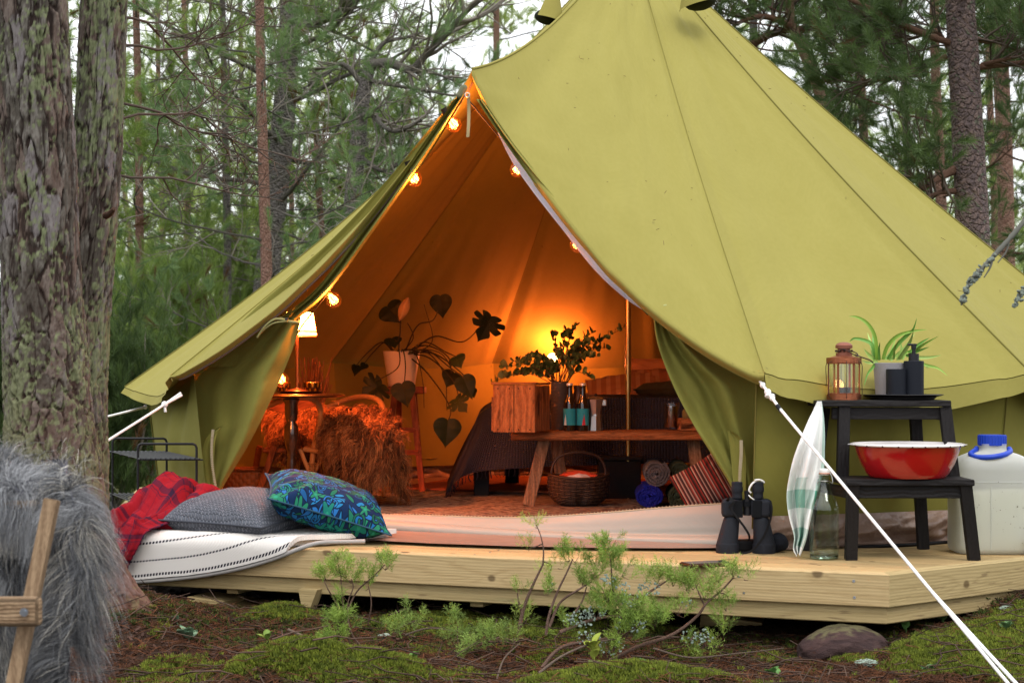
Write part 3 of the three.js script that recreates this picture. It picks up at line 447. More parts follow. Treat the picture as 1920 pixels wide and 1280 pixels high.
// cushions
{
  const wv = tex(128, 128, (u, v) => { const i = Math.floor(u * 12), j = Math.floor(v * 12), k = (i + j) % 2, a = (u * 12) % 1, b = (v * 12) % 1; const s = k ? Math.sin(a * PI) : Math.sin(b * PI), h = hash(i, j, 3); return mix3([.055, .06, .075], k ? [.20, .21, .24] : [.12, .13, .155], s * (.55 + .45 * h)); });
  const wb = tex(128, 128, (u, v) => { const i = Math.floor(u * 12), j = Math.floor(v * 12), k = (i + j) % 2, a = (u * 12) % 1, b = (v * 12) % 1; return k ? Math.sin(a * PI) : .7 * Math.sin(b * PI); }, { color: false });
  const gm = mat([1.15, 1.14, 1.13], .95, { map: retex(wv, 11, 11), bumpMap: retex(wb, 11, 11), bumpScale: .004 });
  const c = P(462, 966, 5.98), g = posed('cushion', 'grey woven cushion lying flat on the striped blanket', 'cushion', c, V(.88, -.02, .47), V(-.46, -.06, .88));
  part('cover', pillow(.44, .43, .185, 2, .008), gm, g); part('piping', pillowEdge(.445, .435, .0035), mat([.06, .065, .08], .9), g);
  const cv = document.createElement('canvas'); cv.width = cv.height = 1024; const x = cv.getContext('2d'), r = rng(44);
  x.fillStyle = '#0f2f5c'; x.fillRect(0, 0, 1024, 1024);
  const wrap = (px, py, f) => { for (const a of [-1024, 0, 1024]) for (const b of [-1024, 0, 1024]) if (px + a > -160 && px + a < 1184 && py + b > -160 && py + b < 1184) { x.save(); x.translate(px + a, py + b); f(); x.restore(); } };
  const blues = ['#1d6fb0', '#2a86c4', '#1b5d9c', '#2f78c8'], greens = ['#1f7a63', '#2a8a6a', '#17694f', '#1d8478'];
  for (let k = 0; k < 420; k++) {                                   // leaves and tendrils
    const px = r() * 1024, py = r() * 1024, a = r() * TAU, L = 60 + r() * 80, w = 16 + r() * 22, col = (r() < .6 ? blues : greens)[Math.floor(r() * 4)];
    wrap(px, py, () => { x.rotate(a); x.beginPath(); x.moveTo(0, 0); x.quadraticCurveTo(L * .4, -w, L, L * .18); x.quadraticCurveTo(L * .5, w * 1.3, 0, 0); x.fillStyle = col; x.fill(); x.lineWidth = 5; x.strokeStyle = '#0a1f3c'; x.stroke(); });
  }
  for (let k = 0; k < 75; k++) {                                    // curls
    const px = r() * 1024, py = r() * 1024, a = r() * TAU, s = 26 + r() * 26, col = (r() < .6 ? blues : greens)[Math.floor(r() * 4)];
    wrap(px, py, () => { x.rotate(a); for (const [w, c2] of [[19, '#0a1f3c'], [10, col]]) { x.beginPath(); for (let i = 0; i <= 40; i++) { const t = i / 40, q = t * 8.2, rr = s * (1 - t * .82); x.lineTo(Math.cos(q) * rr + (1 - t) ** 4 * 20, Math.sin(q) * rr); } x.lineWidth = w; x.lineCap = 'round'; x.strokeStyle = c2; x.stroke(); } });
  }
  for (let k = 0; k < 44; k++) {                                    // flowers
    const px = r() * 1024, py = r() * 1024, a = r() * TAU, s = 36 + r() * 28, col = greens[Math.floor(r() * 4)];
    wrap(px, py, () => { x.rotate(a); x.beginPath(); for (let i = 0; i <= 60; i++) { const q = i / 60 * TAU, rr = s * (.72 + .28 * Math.cos(q * 5)); x.lineTo(Math.cos(q) * rr, Math.sin(q) * rr); } x.fillStyle = col; x.fill(); x.lineWidth = 5; x.strokeStyle = '#0b2a48'; x.stroke(); x.beginPath(); x.arc(0, 0, s * .22, 0, TAU); x.fillStyle = '#2f9f86'; x.fill(); });
  }
  const ct = new THREE.CanvasTexture(cv); ct.colorSpace = THREE.SRGBColorSpace; ct.wrapS = ct.wrapT = THREE.RepeatWrapping; ct.repeat.set(2.0, 2.0);
  const bm = mat([.58, .66, .64], .85, { map: ct, bumpMap: retex(weave, 40, 40), bumpScale: .0006 });
  const c2 = P(612, 944, 5.92), b = posed('cushion', 'blue and green swirl patterned cushion leaning on the grey one', 'cushion', c2, V(.93, -.30, -.20), V(.20, -.16, .95));
  part('cover', pillow(.43, .40, .16, 5, .007), bm, b); part('piping', pillowEdge(.435, .405, .003), mat([.02, .07, .12], .8), b);
}
// red plaid shirt in a heap
{
  const t = tex(512, 512, (u, v) => {
    const band = (q) => { q = ((q % 1) + 1) % 1; return (q < .16 ? 1 : 0) + (q > .24 && q < .275 ? .8 : 0) + (q > .30 && q < .32 ? .5 : 0) + (q > .62 && q < .645 ? .6 : 0); };
    const a = clamp(band(u * 2), 0, 1), b = clamp(band(v * 2 + .1), 0, 1), k = a * .55 + b * .55, th = ((Math.floor(u * 170) + Math.floor(v * 170)) % 2) * .08;
    return mix3([.25 - th * .25, .006, .013], [.016, .008, .026], clamp(k * (a && b ? 1.0 : 1.15) + th, 0, .97));
  });
  const m = mat([1, 1, 1], .92, { map: retex(t, 5.2, 5.2), bumpMap: retex(weave, 30, 30), bumpScale: .0012 });
  const prof = smooth([[.40, .04], [.34, .125], [.25, .195], [.14, .185], [.03, .12], [-.045, .055], [-.072, -.02], [-.07, -.095]].map(([a, b]) => V(a, b, 0)), 60), wid = [.06, .095, .11, .115, .115, .10, .08, .035], ctr = [2.52, 2.54, 2.55, 2.56, 2.57, 2.58, 2.59, 2.58];
  const pick = (A, v) => { const q = v * (A.length - 1), i = Math.min(A.length - 2, Math.floor(q)); return lerp(A[i], A[i + 1], q - i); };
  const sh = thing('plaid_shirt', 'red and black plaid shirt crumpled beside the grey cushion', 'shirt');
  part('body', slab(64, 90, (u, v) => {
    const p = prof[Math.round(v * 60)], w = pick(wid, v), a = 2 * u - 1, dome = Math.pow(Math.max(0, 1 - a * a * .96), .45), n = fbm(a * 1.6, v * 3.2, 4, 4), base = Math.min(p.y, .042), fold = .024 * Math.sin(a * 5.2 + v * 5 + 3 * noise(v * 3, a)) + .075 * n + .012 * Math.sin(a * 13 - v * 9 + 4 * noise(v * 4, a * 2, 5));
    return D(pick(ctr, v) - a * w * 1.05 + .02 * noise(v * 5, a * 2), p.x + (p.x < .02 ? -.02 * dome - fold * .5 - .01 : fold * .3), base + (p.y - base) * dome + (p.x > -.04 ? fold * dome : 0));
  }, .004, (u, v) => [u * .34 + .05, v * .62]), m, sh);
  const sl = smooth([D(2.46, .32, .13), D(2.43, .22, .155), D(2.42, .14, .12), D(2.43, .08, .08), D(2.50, .03, .075)], 40);
  const sg = tube(sl, (s) => .042 * (1 - .25 * s) * (1 + .14 * Math.sin(s * 30)), 28, true), sp = sg.attributes.position; for (let i = 0; i < sp.count; i++) { const k = .016 * fbm(sp.getX(i) * 14, sp.getY(i) * 14, sp.getZ(i) * 14); sp.setXYZ(i, sp.getX(i) + k, sp.getY(i) + k * 1.2, sp.getZ(i) - k); }
  { const q = sg.attributes.uv; for (let i = 0; i < q.count; i++) q.setXY(i, q.getX(i) * .26, q.getY(i) * 1 + .1); } sg.computeVertexNormals(); part('sleeve', sg, m, sh);
}

// ================================================================ wire rack at the left
const blackMetal = mat([.012, .012, .014], .45, { metalness: .3 });
{
  const o = thing('wire_rack', 'small black wire rack with two shelves beside the pine trunk', 'rack');
  const A = P(258, 985, 6.25), B = P(368, 985, 6.25), back = V(-.215, 0, -.52), h = .325;
  const fr = (p, q) => smooth([p.clone().setY(0), p.clone().setY(h - .012), p.clone().setY(h).lerp(q.clone().setY(h), .07), q.clone().setY(h).lerp(p.clone().setY(h), .07), q.clone().setY(h - .012), q.clone().setY(0)], 60);
  for (const off of [V(0, 0, 0), back]) { const p = A.clone().add(off), q = B.clone().add(off); p.y = q.y = 0; part('frame', tube([V(p.x, .0, p.z), V(p.x, h - .015, p.z), V(p.x, h - .004, p.z).lerp(V(q.x, h - .004, q.z), .02), V(p.x, h, p.z).lerp(V(q.x, h, q.z), .06), V(q.x, h, q.z).lerp(V(p.x, h, p.z), .06), V(q.x, h - .004, q.z).lerp(V(p.x, h - .004, p.z), .02), V(q.x, h - .015, q.z), V(q.x, 0, q.z)], .0046, 8), blackMetal, o); for (const y of [.27, .1]) part('cross_rail', tube([V(p.x, y, p.z), V(q.x, y, q.z)], .004, 6), blackMetal, o); }
  for (const y of [.272, .104]) { const rods = []; for (let k = 0; k <= 12; k++) { const p = A.clone().lerp(B, k / 12).setY(y), q = p.clone().add(back); p.addScaledVector(back, -.09); q.addScaledVector(back, .12); rods.push(tube([p, q], .0026, 6)); } for (const s of [-.04, .3, .62, 1.05]) rods.push(tube([A.clone().setY(y - .004).addScaledVector(back, s).addScaledVector(B.clone().sub(A), -.03), B.clone().setY(y - .004).addScaledVector(back, s).addScaledVector(B.clone().sub(A), .09)], .003, 6)); part('shelf', rods, blackMetal, o); }
}

// ================================================================ binoculars, phone
{
  const rub = mat([.016, .018, .024], .62, { bumpMap: retex(speckle, 6, 6), bumpScale: .0004 }), grip = mat([.012, .014, .018], .7, { bumpMap: tex(64, 64, (u, v) => Math.pow(Math.abs(Math.sin(u * TAU * 4)) * Math.abs(Math.sin(v * TAU * 4)), .6), { color: false, rx: 3, ry: 5 }), bumpScale: .003 }), glass = mat([.02, .02, .04], .08, { metalness: .4 }), gloss = mat([.01, .01, .012], .3);
  const c = P(1401, 1037, 5.54).setY(0), o = thing('binoculars', 'pair of black binoculars standing on their front lenses', 'binoculars', c, -.1), S = 1 / 3362;
  for (const [ox, px, ex, sgn] of [[-213, -168, -108, -1], [184, 154, 120, 1]]) {
    const a = ox * S, b = px * S, e = ex * S;
    const cone = lathe([[0, 0], [.034, 0], [.0372, .002], [.0372, .029], [.0355, .031], [.0345, .036], [.0265, .108], [.022, .118], [0, .118]], 40), cp = cone.attributes.position;
    for (let i = 0; i < cp.count; i++) { const t = smoothstep(cp.getY(i), .03, .118); cp.setX(i, cp.getX(i) + lerp(a, b, t)); }
    cone.computeVertexNormals(); part('barrel', cone, rub, o);
    part('prism_housing', [box(.068, .062, .05, b + sgn * -.001, .146, 0, .014), box(.04, .05, .056, b - sgn * .0, .142, -.006, .014)], rub, o);
    part('grip_panel', box(.030, .056, .008, lerp(b, e, .95) - sgn * .004, .145, .024, .003), grip, o);
    const ey = part('eyepiece', lathe([[0, .172], [.017, .172], [.0175, .183], [.0165, .186], [.0165, .198], [.0192, .2], [.0192, .214], [.0178, .216], [.0178, .227], [.0185, .229], [.0165, .2315], [.012, .2305], [.010, .226], [0, .226]], 32).translate(e, 0, .002), rub, o);
    part('lens', new THREE.CircleGeometry(.011, 24).rotateX(-PI / 2).translate(e, .2265, .002), glass, ey);
  }
  part('bridge', [cyl(.0125, .0125, .03, .0, .123, .004), cyl(.014, .014, .025, .0, .15, .004), cyl(.008, .009, .03, .0, .173, .004), box(.05, .012, .018, 0, .162, 0, .004), box(.052, .01, .016, 0, .132, 0, .004)], gloss, o);
  part('focus_wheel', cyl(.0145, .0145, .016, 0, .153, .006), grip, o);
  const flat = (pts, w = .0075, t = .0012) => { const c2 = smooth(pts, 50); return slab(50, 2, (u, v) => { const i = Math.round(u * 50), p = c2[i], q = c2[Math.min(50, i + 1)], r = c2[Math.max(0, i - 1)], T = q.clone().sub(r).normalize(), s = V(0, 0, 0).crossVectors(T, V(.35, .1, .93)).normalize(); return p.clone().addScaledVector(s, (v - .5) * w); }, t); };
  part('neck_strap', [flat([V(-.045, .165, .035), V(-.052, .15, .038), V(-.03, .115, .034), V(-.008, .085, .03), V(.006, .06, .02), V(.0075, .04, -.01)]), flat([V(.074, .172, .012), V(.078, .145, .030), V(.07, .1, .034), V(.046, .05, .045), V(.012, .012, .05), V(-.02, .004, .045), V(-.01, .003, .0)]), flat([V(-.066, .17, .02), V(-.056, .178, .034), V(-.044, .17, .038), V(-.058, .148, .038)], .009)], mat([.008, .008, .009], .7), o);
  part('white_cord', tube(smooth([V(.012, .197, .012), V(.006, .205, .016), V(.016, .226, .016), V(.032, .236, .012), V(.046, .237, .006), V(.055, .230, .002), V(.04, .239, .014), V(.024, .238, .018)], 50), .0032, 8), mat([.8, .8, .78], .8), o);
  part('white_cord', tube(smooth([V(.004, .19, .018), V(.012, .182, .02), V(.02, .176, .018), V(.024, .174, .01)], 20), .0022, 6), mat([.8, .8, .78], .8), o);
  const pz = c.clone().add(V(.105, .031, -.03)); const pg = new THREE.SphereGeometry(.034, 24, 18); { const q = pg.attributes.position; for (let i = 0; i < q.count; i++) { const k = 1 + .3 * fbm(q.getX(i) * 30, q.getY(i) * 30, q.getZ(i) * 30); q.setXYZ(i, q.getX(i) * k * 1.05, Math.max(-.03, q.getY(i) * k * .9), q.getZ(i) * k); } pg.computeVertexNormals(); }
  solo('lens_pouch', 'small black cloth pouch lying behind the binoculars', 'pouch', pg.translate(pz.x, pz.y, pz.z), mat([.014, .016, .022], .9, { bumpMap: cvBump, bumpScale: .002 }));
  const cap = c.clone().add(V(.0, 0, -.045)); solo('lens_cap_case', 'flat black case between the binocular barrels', 'case', box(.09, .04, .05, 0, .0205, 0, .012).rotateY(.2).translate(cap.x, 0, cap.z), mat([.006, .006, .007], .8));
  const ph = onto(1325, 1058, .006), pn = thing('mobile_phone', 'flat mobile phone in a brown case lying near the deck edge', 'phone', ph.setY(.0015), .33);
  part('case', boxUV(box(.150, .011, .072, 0, .0055, 0, .005)), mat([.22, .13, .07], .5, { map: retex(oldWood, 3, 8) }), pn); part('screen', box(.136, .0015, .062, -.002, .0117, 0, .0006), mat([.02, .022, .024], .12), pn); part('camera_block', box(.02, .002, .02, .06, .012, -.018, .001), mat([.01, .03, .025], .2), pn);
}

// ================================================================ step stool and the things on it
const stain = mat([.016, .014, .014], .55, { bumpMap: retex(grainBump, 3, 3), bumpScale: .0015 });
const TOPY = .497, LOWY = .256;
{
  const o = thing('step_stool', 'black wooden two step stool standing at the deck corner', 'stool');
  const X = (px, d) => (px - 960) / FPX * d;
  const wear = mat([.055, .05, .048], .6, { bumpMap: retex(grainBump, 3, 3), bumpScale: .002 });
  const tread = (x0, x1, d0, d1, y) => boxUV(box(x1 - x0, .02, d1 - d0, (x0 + x1) / 2, y - .01, -(d0 + d1) / 2, .004));
  part('upper_step', tread(X(1534, 5.44), X(1785, 5.44), 5.44, 5.665, TOPY), stain, o);
  part('lower_step', tread(X(1586, 5.255), X(1829, 5.255), 5.255, 5.47, LOWY), stain, o);
  const L = (a, b, w = .037, t = .03) => part('leg', boxUV(bar(a, b, w, t), 'y'), stain, o);
  L(P(1596, 1050, 5.33).setY(.001), P(1600, 904, 5.275)); L(P(1827, 1050, 5.33).setY(.001), P(1810, 904, 5.275));
  L(P(1511, 1036, 5.62).setY(.001), P(1546, 764, 5.63)); L(P(1732, 1029, 5.66).setY(.001), P(1762, 764, 5.64).lerp(P(1716, 764, 5.64), 1));
  L(P(1580, 900, 5.455), P(1583, 762, 5.465)); L(P(1789, 900, 5.455), P(1772, 762, 5.465));
  const R = (a, b, h = .038) => part('rail', boxUV(bar(a, b, .018, h, V(0, 1, 0))), stain, o);
  const up = (px, d, y) => V(X(px, d), y, -d);
  R(up(1560, 5.475, TOPY - .042), up(1768, 5.475, TOPY - .042)); R(up(1600, 5.285, LOWY - .040), up(1812, 5.285, LOWY - .040));
  R(up(1596, 5.3, LOWY - .045), up(1533, 5.63, LOWY - .045), .034); R(up(1812, 5.3, LOWY - .045), up(1738, 5.63, LOWY - .045), .034); R(up(1540, 5.49, TOPY - .045), up(1540, 5.62, TOPY - .045)); R(up(1766, 5.49, TOPY - .045), up(1756, 5.62, TOPY - .045));
  part('worn_edge', box(.03, .008, .012, X(1551, 5.45), TOPY - .007, -5.452, .003), wear, o);
}
{
  const c = V((1702 - 960) / FPX * 5.36, LOWY + .001, -5.36), o = thing('washing_bowl', 'red enamel washing bowl with a white rim on the lower step', 'bowl', c);
  const red = phys([.40, .005, .007], .2, { clearcoat: .6, clearcoatRoughness: .1 }), white = phys([.72, .68, .66], .25, { clearcoat: .5 });
  part('bowl_body', lathe([[0, .004], [.105, .004], [.112, 0], [.118, .002], [.128, .014], [.145, .045], [.156, .075], [.163, .097], [.170, .101]], 64), red, o);
  part('bowl_inside', lathe([[0, .0065], [.108, .0065], [.125, .015], [.142, .045], [.153, .075], [.160, .097], [.170, .1035]], 64), white, o);
  part('rim', [new THREE.TorusGeometry(.172, .0036, 10, 72).rotateX(PI / 2).translate(0, .1035, 0)], white, o);
  part('chipped_rim', Array.from({ length: 10 }, (_, k) => { const a = .3 + k * .29 + .1 * Math.sin(k * 7); return sph(.003, Math.cos(a) * .1745, .1015, Math.sin(a) * .1745, 6); }), mat([.05, .02, .02], .8), o);
  for (const s of [-1, 1]) part('handle', surf(12, 6, (u, v) => { const a = lerp(-.35, .35, u), r = .17 + .017 * v * Math.cos(a * 3.6); return V(s * r * Math.cos(a), .1035 + .0015 * Math.sin(v * 3), r * Math.sin(a)); }), white, o);
}
{
  const c = V((1583 - 960) / FPX * 5.53, TOPY + .001, -5.53), o = thing('candle_lantern', 'copper candle lantern with glass sides on the top step', 'lantern', c, .18), cop = mat([.30, .10, .048], .42, { metalness: .85, bumpMap: retex(patchy, 2, 2), bumpScale: .001 }), dark = mat([.06, .035, .03], .5, { metalness: .6 });
  const hex = (r, h, y, r2 = r) => new THREE.CylinderGeometry(r2, r, h, 6).rotateY(.3).translate(0, y + h / 2, 0);
  part('base', [hex(.056, .018, 0), hex(.05, .004, .018)], cop, o); part('roof', [hex(.056, .004, .116), hex(.057, .016, .12), hex(.05, .006, .136, .03)], cop, o);
  part('chimney', [cyl(.0265, .0265, .012, 0, .14, 0, 24), cyl(.021, .021, .018, 0, .15, 0, 24), cyl(.0275, .0275, .01, 0, .166, 0, 24), lathe([[.0275, .176], [.022, .182], [.012, .186], [0, .187]], 24)], mat([.24, .09, .06], .5, { metalness: .7 }), o);
  const vent = []; for (let k = 0; k < 10; k++) { const a = k / 10 * TAU; vent.push(sph(.0042, Math.cos(a) * .0262, .158, Math.sin(a) * .0262, 8)); } part('vent_bead', vent, dark, o);
  for (let k = 0; k < 6; k++) { const a = .3 + PI / 6 * 0 + k * TAU / 6 + PI / 6 * 1, x = Math.sin(a - PI / 6) * .050, z = Math.cos(a - PI / 6) * .050; part('post', box(.0075, .098, .004, 0, 0, 0, .001).rotateY(a - PI / 6).translate(x, .067, z), cop, o); }
  const pane = phys([.95, .96, .94], .04, { transmission: 1, thickness: 0 });
  for (let k = 0; k < 6; k++) { const a = .3 + PI / 6 + k * TAU / 6, q = .0425; part('glass_pane', box(.044, .096, .0012, 0, 0, 0, .0004).rotateY(a).translate(Math.sin(a) * q, .068, Math.cos(a) * q), pane, o); }
  const wires = []; for (let k = 0; k < 6; k++) { const a = .3 + PI / 6 + k * TAU / 6, x = Math.sin(a), z = Math.cos(a); wires.push(tube(smooth([V(x * .05, .004, z * .05), V(x * .06, .010, z * .06), V(x * .0605, .06, z * .0605), V(x * .06, .118, z * .06), V(x * .05, .124, z * .05)], 16), .0012, 6)); } part('guard_wire', wires, dark, o);
  part('tea_light', [cyl(.021, .021, .018, 0, .022, 0, 24)], mat([.05, .05, .055], .3, { metalness: .8 }), o);
  const fl = part('flame', new THREE.SphereGeometry(.004, 10, 10).scale(1, 2.2, 1).translate(-.006, .047, 0), mat([1, .6, .2], 1, { emissive: new THREE.Color(1, .5, .12), emissiveIntensity: 2.5 }), o); light(c.clone().add(V(-.006, .047, 0)), [1, .55, .2], .02);
  part('handle', tube(smooth([V(-.027, .155, .005), V(-.012, .163, .028), V(.012, .150, .036), V(.036, .140, .028), V(.04, .150, .01), V(.027, .158, 0)], 30), .0019, 6), dark, o);
  part('handle', tube(smooth([V(.03, .146, .02), V(.055, .138, .012), V(.085, .128, .01), V(.1, .120, 0)], 16), .0022, 6), dark, o);
}
{
  const pd = 5.6, k = (x, y, d = pd) => P(1520 + x / 6.4, 580 + y / 6.4, d), X = (px) => (px - 960) / FPX * pd;
  const pl = thing('tray', 'round black tray on the top step carrying the pot and the black bathroom set', 'tray', V(X(1690), TOPY + .001, -5.57));
  part('tray_dish', lathe([[0, .010], [.112, .010], [.128, .0145], [.130, .0155], [.1285, .0175], [.118, .0145], [.105, .0125], [0, .0125]], 56), mat([.014, .012, .012], .35, { metalness: .4 }), pl); part('tray_foot', lathe([[.085, 0], [.098, 0], [.108, .010], [.08, .010], [.085, 0]], 48), mat([.012, .011, .011], .5), pl);
  const by = TOPY + .0145;
  const pot = thing('plant_pot', 'spider plant with arching leaves in a grey concrete pot', 'potted plant', V(X(1672), by, -5.61));
  part('pot', lathe([[0, 0], [.046, 0], [.049, .003], [.0565, .102], [.057, .106], [.053, .1065], [.050, .09], [0, .09]], 40), mat([.26, .25, .26], .9, { bumpMap: retex(speckle, 2, 2), bumpScale: .001 }), pot); part('soil', lathe([[.0505, .092], [.03, .097], [0, .098]], 24), mat([.03, .02, .014], 1), pot);
  const leafM = [mat([.22, .38, .05], .45), mat([.13, .30, .045], .45), mat([.30, .44, .10], .45)];
  const blades = [[[800, 610], [772, 320], [680, 165], [560, 92], [460, 82]], [[780, 600], [742, 430], [690, 385], [520, 350], [470, 385]], [[770, 600], [700, 545], [640, 470]], [[870, 600], [925, 440], [1045, 320], [1230, 260], [1410, 240]], [[930, 600], [1040, 430], [1180, 290], [1232, 240], [1280, 98]], [[1040, 610], [1092, 480], [1068, 350]], [[1180, 570], [1330, 440], [1542, 318]], [[1180, 520], [1330, 400], [1432, 340]], [[1180, 570], [1420, 575], [1575, 548]], [[1200, 600], [1390, 668], [1530, 705], [1655, 800]], [[800, 615], [745, 700], [690, 770], [640, 925]], [[800, 620], [700, 640], [622, 615]], [[1100, 600], [1150, 520], [1260, 480]], [[830, 610], [822, 480], [836, 390]], [[760, 600], [722, 400], [685, 275]], [[1000, 600], [1010, 470], [1065, 360]], [[1150, 560], [1290, 500], [1432, 448]], [[960, 610], [1120, 470], [1260, 280]], [[1180, 590], [1340, 640], [1425, 715]], [[800, 560], [760, 420], [745, 300]], [[1060, 600], [1190, 400], [1240, 250]], [[900, 600], [960, 520], [1030, 330]]];
  const gr = blades.map(() => []); 
  blades.forEach((b, i) => { const r = rng(90 + i), d0 = 5.61, d1 = 5.52 + r() * .16, n = b.length - 1, pts = smooth(b.map(([x, y], j) => k(x, y, lerp(d0, d1, j / n))), 18), w = (i < 5 || i === 20 ? .0062 : .0046);
    const g = surf(4, 18, (u, v) => { const j = Math.round(v * 18), p = pts[j], T = pts[Math.min(18, j + 1)].clone().sub(pts[Math.max(0, j - 1)]).normalize(), s = V(0, 0, 0).crossVectors(T, V(.3, .1 - r() * 0, 1)).normalize(), q = (u - .5) * 2, ww = w * Math.pow(1 - v, .6) * (1 + .5 * Math.sin(v * 3)); return p.clone().addScaledVector(s, q * ww).add(V(0, 0, .35 * ww * q * q)); });
    part('leaf', g.translate(-pot.position.x, -pot.position.y, -pot.position.z), leafM[i % 3], pot); });
  const matte = mat([.012, .014, .020], .55, { bumpMap: retex(speckle, 4, 4), bumpScale: .0003 });
  const tb = X(1674) ; solo('tumbler', 'matte black tumbler in front of the grey plant pot', 'tumbler', lathe([[0, 0], [.031, 0], [.0325, .0015], [.0325, .085], [.0315, .086], [.030, .084], [.030, .006], [0, .006]], 36).translate(tb, by, -5.545), matte);
  const dp = thing('soap_dispenser', 'matte black soap dispenser with a pump on the round tray', 'dispenser', V(X(1714) * 5.55 / pd, by, -5.55));
  part('bottle', lathe([[0, 0], [.031, 0], [.0322, .0015], [.0322, .110], [.031, .1125], [0, .1125]], 36), matte, dp); part('collar', cyl(.017, .017, .024, 0, .112, 0, 28), mat([.012, .012, .015], .4), dp); part('pump', [cyl(.006, .006, .02, 0, .135, 0), cyl(.0085, .0085, .016, 0, .152, 0), box(.03, .007, .01, -.006, .165, .002, .002)], mat([.008, .008, .01], .35), dp);
}
// water can, bottle, tea towel, cable
{
  const c = V((1861 - 960) / FPX * 5.56, 0, -5.56), o = thing('water_can', 'white plastic water can with a blue cap and carrying ring', 'water container', c);
  const hd = phys([.82, .83, .81], .5, { transmission: .72, thickness: 0 }), blue = mat([.012, .05, .42], .4);
  const sec = (w, d, y, n = 48) => Array.from({ length: n + 1 }, (_, i) => { const a = i / n * TAU, e = .42, cx = Math.cos(a), sz = Math.sin(a); return V(Math.sign(cx) * Math.pow(Math.abs(cx), e) * w, y, Math.sign(sz) * Math.pow(Math.abs(sz), e) * d); });
  const loft = (rows) => surf(48, rows.length - 1, (u, v) => rows[Math.round(v * (rows.length - 1))][Math.round(u * 48)]);
  const prof = [[.0, .0], [.118, .078], [.128, .09], [.133, .095], [.134, .096], [.133, .095], [.133, .095], [.131, .094], [.124, .09], [.104, .08], [.072, .064], [.047, .047], [.041, .041], [.040, .040], [.040, .040]], ys = [.001, .001, .006, .02, .06, .12, .2, .27, .293, .309, .323, .330, .336, .345, .355];
  part('body', loft(prof.map(([w, d], i) => sec(w, d, ys[i]))), hd, o);
  part('water', loft([[0, 0, .004], [.112, .074, .004], [.124, .086, .02], [.1295, .0915, .08], [.1295, .0915, .205], [0, 0, .205]].map(([w, d, y]) => sec(w, d, y))), phys([.74, .72, .50], .3, { transmission: .25, thickness: 0 }), o);
  part('mould_seam', [tube(sec(.1335, .0955, .235).concat([]), .0012, 5, false), tube([V(.1345, .03, 0), V(.1345, .2, 0), V(.131, .26, 0)], .001, 5), tube([V(-.03, .02, .096), V(-.03, .22, .0965)], .0009, 5)], hd, o);
  { const r = rng(3); part('dirt_speck', Array.from({ length: 40 }, () => { const x = (r() - .5) * .2, y = .02 + .22 * r(); return sph(.0006 + .0014 * r() * r(), x, y, .0957, 5); }), mat([.08, .06, .04], 1), o).userData.kind = 'stuff'; }
  part('cap', [cyl(.0445, .0445, .034, 0, .349, 0, 36), ...Array.from({ length: 28 }, (_, i) => box(.003, .03, .003, 0, 0, 0, .001).translate(Math.cos(i / 28 * TAU) * .0445, .366, Math.sin(i / 28 * TAU) * .0445))], blue, o);
  part('carry_handle', tube(smooth([V(.05, .338, .02), V(.045, .33, .045), V(.012, .32, .075), V(-.035, .314, .082), V(-.072, .314, .065), V(-.078, .322, .03), V(-.052, .334, 0), V(-.045, .338, -.02)], 50), .009, 12), blue, o);
  part('tap', [cyl(.011, .011, .03, 0, 0, 0).rotateX(PI / 2).translate(.088, .045, .095), box(.016, .03, .012, .088, .05, .125, .003)], mat([.75, .75, .75], .5), o); part('tap_handle', box(.012, .022, .022, .094, .072, .118, .003), blue, o);
  const bc = V((1546 - 960) / FPX * 5.36, .0005, -5.36), b = thing('swing_top_bottle', 'clear swing top glass bottle in front of the stool', 'bottle', bc), gl = phys([.90, .96, .92], .02, { transmission: 1, thickness: 0, ior: 1.5 });
  const bp = [[0, .003], [.038, .003], [.0445, .002], [.046, .006], [.046, .155], [.0445, .168], [.038, .186], [.027, .204], [.019, .222], [.0165, .236], [.0165, .258], [.0185, .26], [.0185, .268], [.016, .27]];
  part('glass_body', lathe(bp, 48), gl, b); part('glass_base', lathe([[0, .0035], [.043, .0035], [.0448, .007], [.0440, .014], [.03, .011], [0, .014]], 40), phys([.65, .85, .74], .03, { transmission: 1, thickness: .02, ior: 1.5 }), b);
  part('inner_glass', lathe([[0, .016], [.041, .015], [.0435, .02], [.0435, .154], [.042, .167], [.036, .184], [.0255, .202], [.0165, .221], [.014, .236], [.014, .268]], 48), phys([.93, .97, .95], .02, { transmission: 1, thickness: 0 }), b);
  part('stopper', lathe([[.0145, .264], [.0165, .271], [.0165, .279], [.013, .284], [0, .285]], 28), mat([.72, .70, .66], .4), b); part('gasket', new THREE.TorusGeometry(.0155, .003, 8, 24).rotateX(PI / 2).translate(0, .269, 0), mat([.55, .28, .2], .6), b);
  const wire = mat([.5, .5, .48], .3, { metalness: 1 }); part('wire_bail', [new THREE.TorusGeometry(.0175, .0013, 6, 24).rotateX(PI / 2).translate(0, .245, 0), ...[-1, 1].map((s) => tube(smooth([V(s * .0175, .243, .0), V(s * .024, .238, .012), V(s * .0235, .255, .008), V(s * .0175, .272, .002), V(s * .016, .277, 0)], 20), .0013, 6))], wire, b);
  // tea towel over the corner of the top step
  const Lp = curve2([[1533, 752], [1506, 812], [1486, 868], [1476, 925], [1480, 968], [1490, 1008], [1488, 1030], [1494, 1042]], 60), Rp = curve2([[1541, 752], [1545, 780], [1547, 840], [1545, 880], [1531, 930], [1518, 985], [1511, 1015], [1500, 1044]], 60);
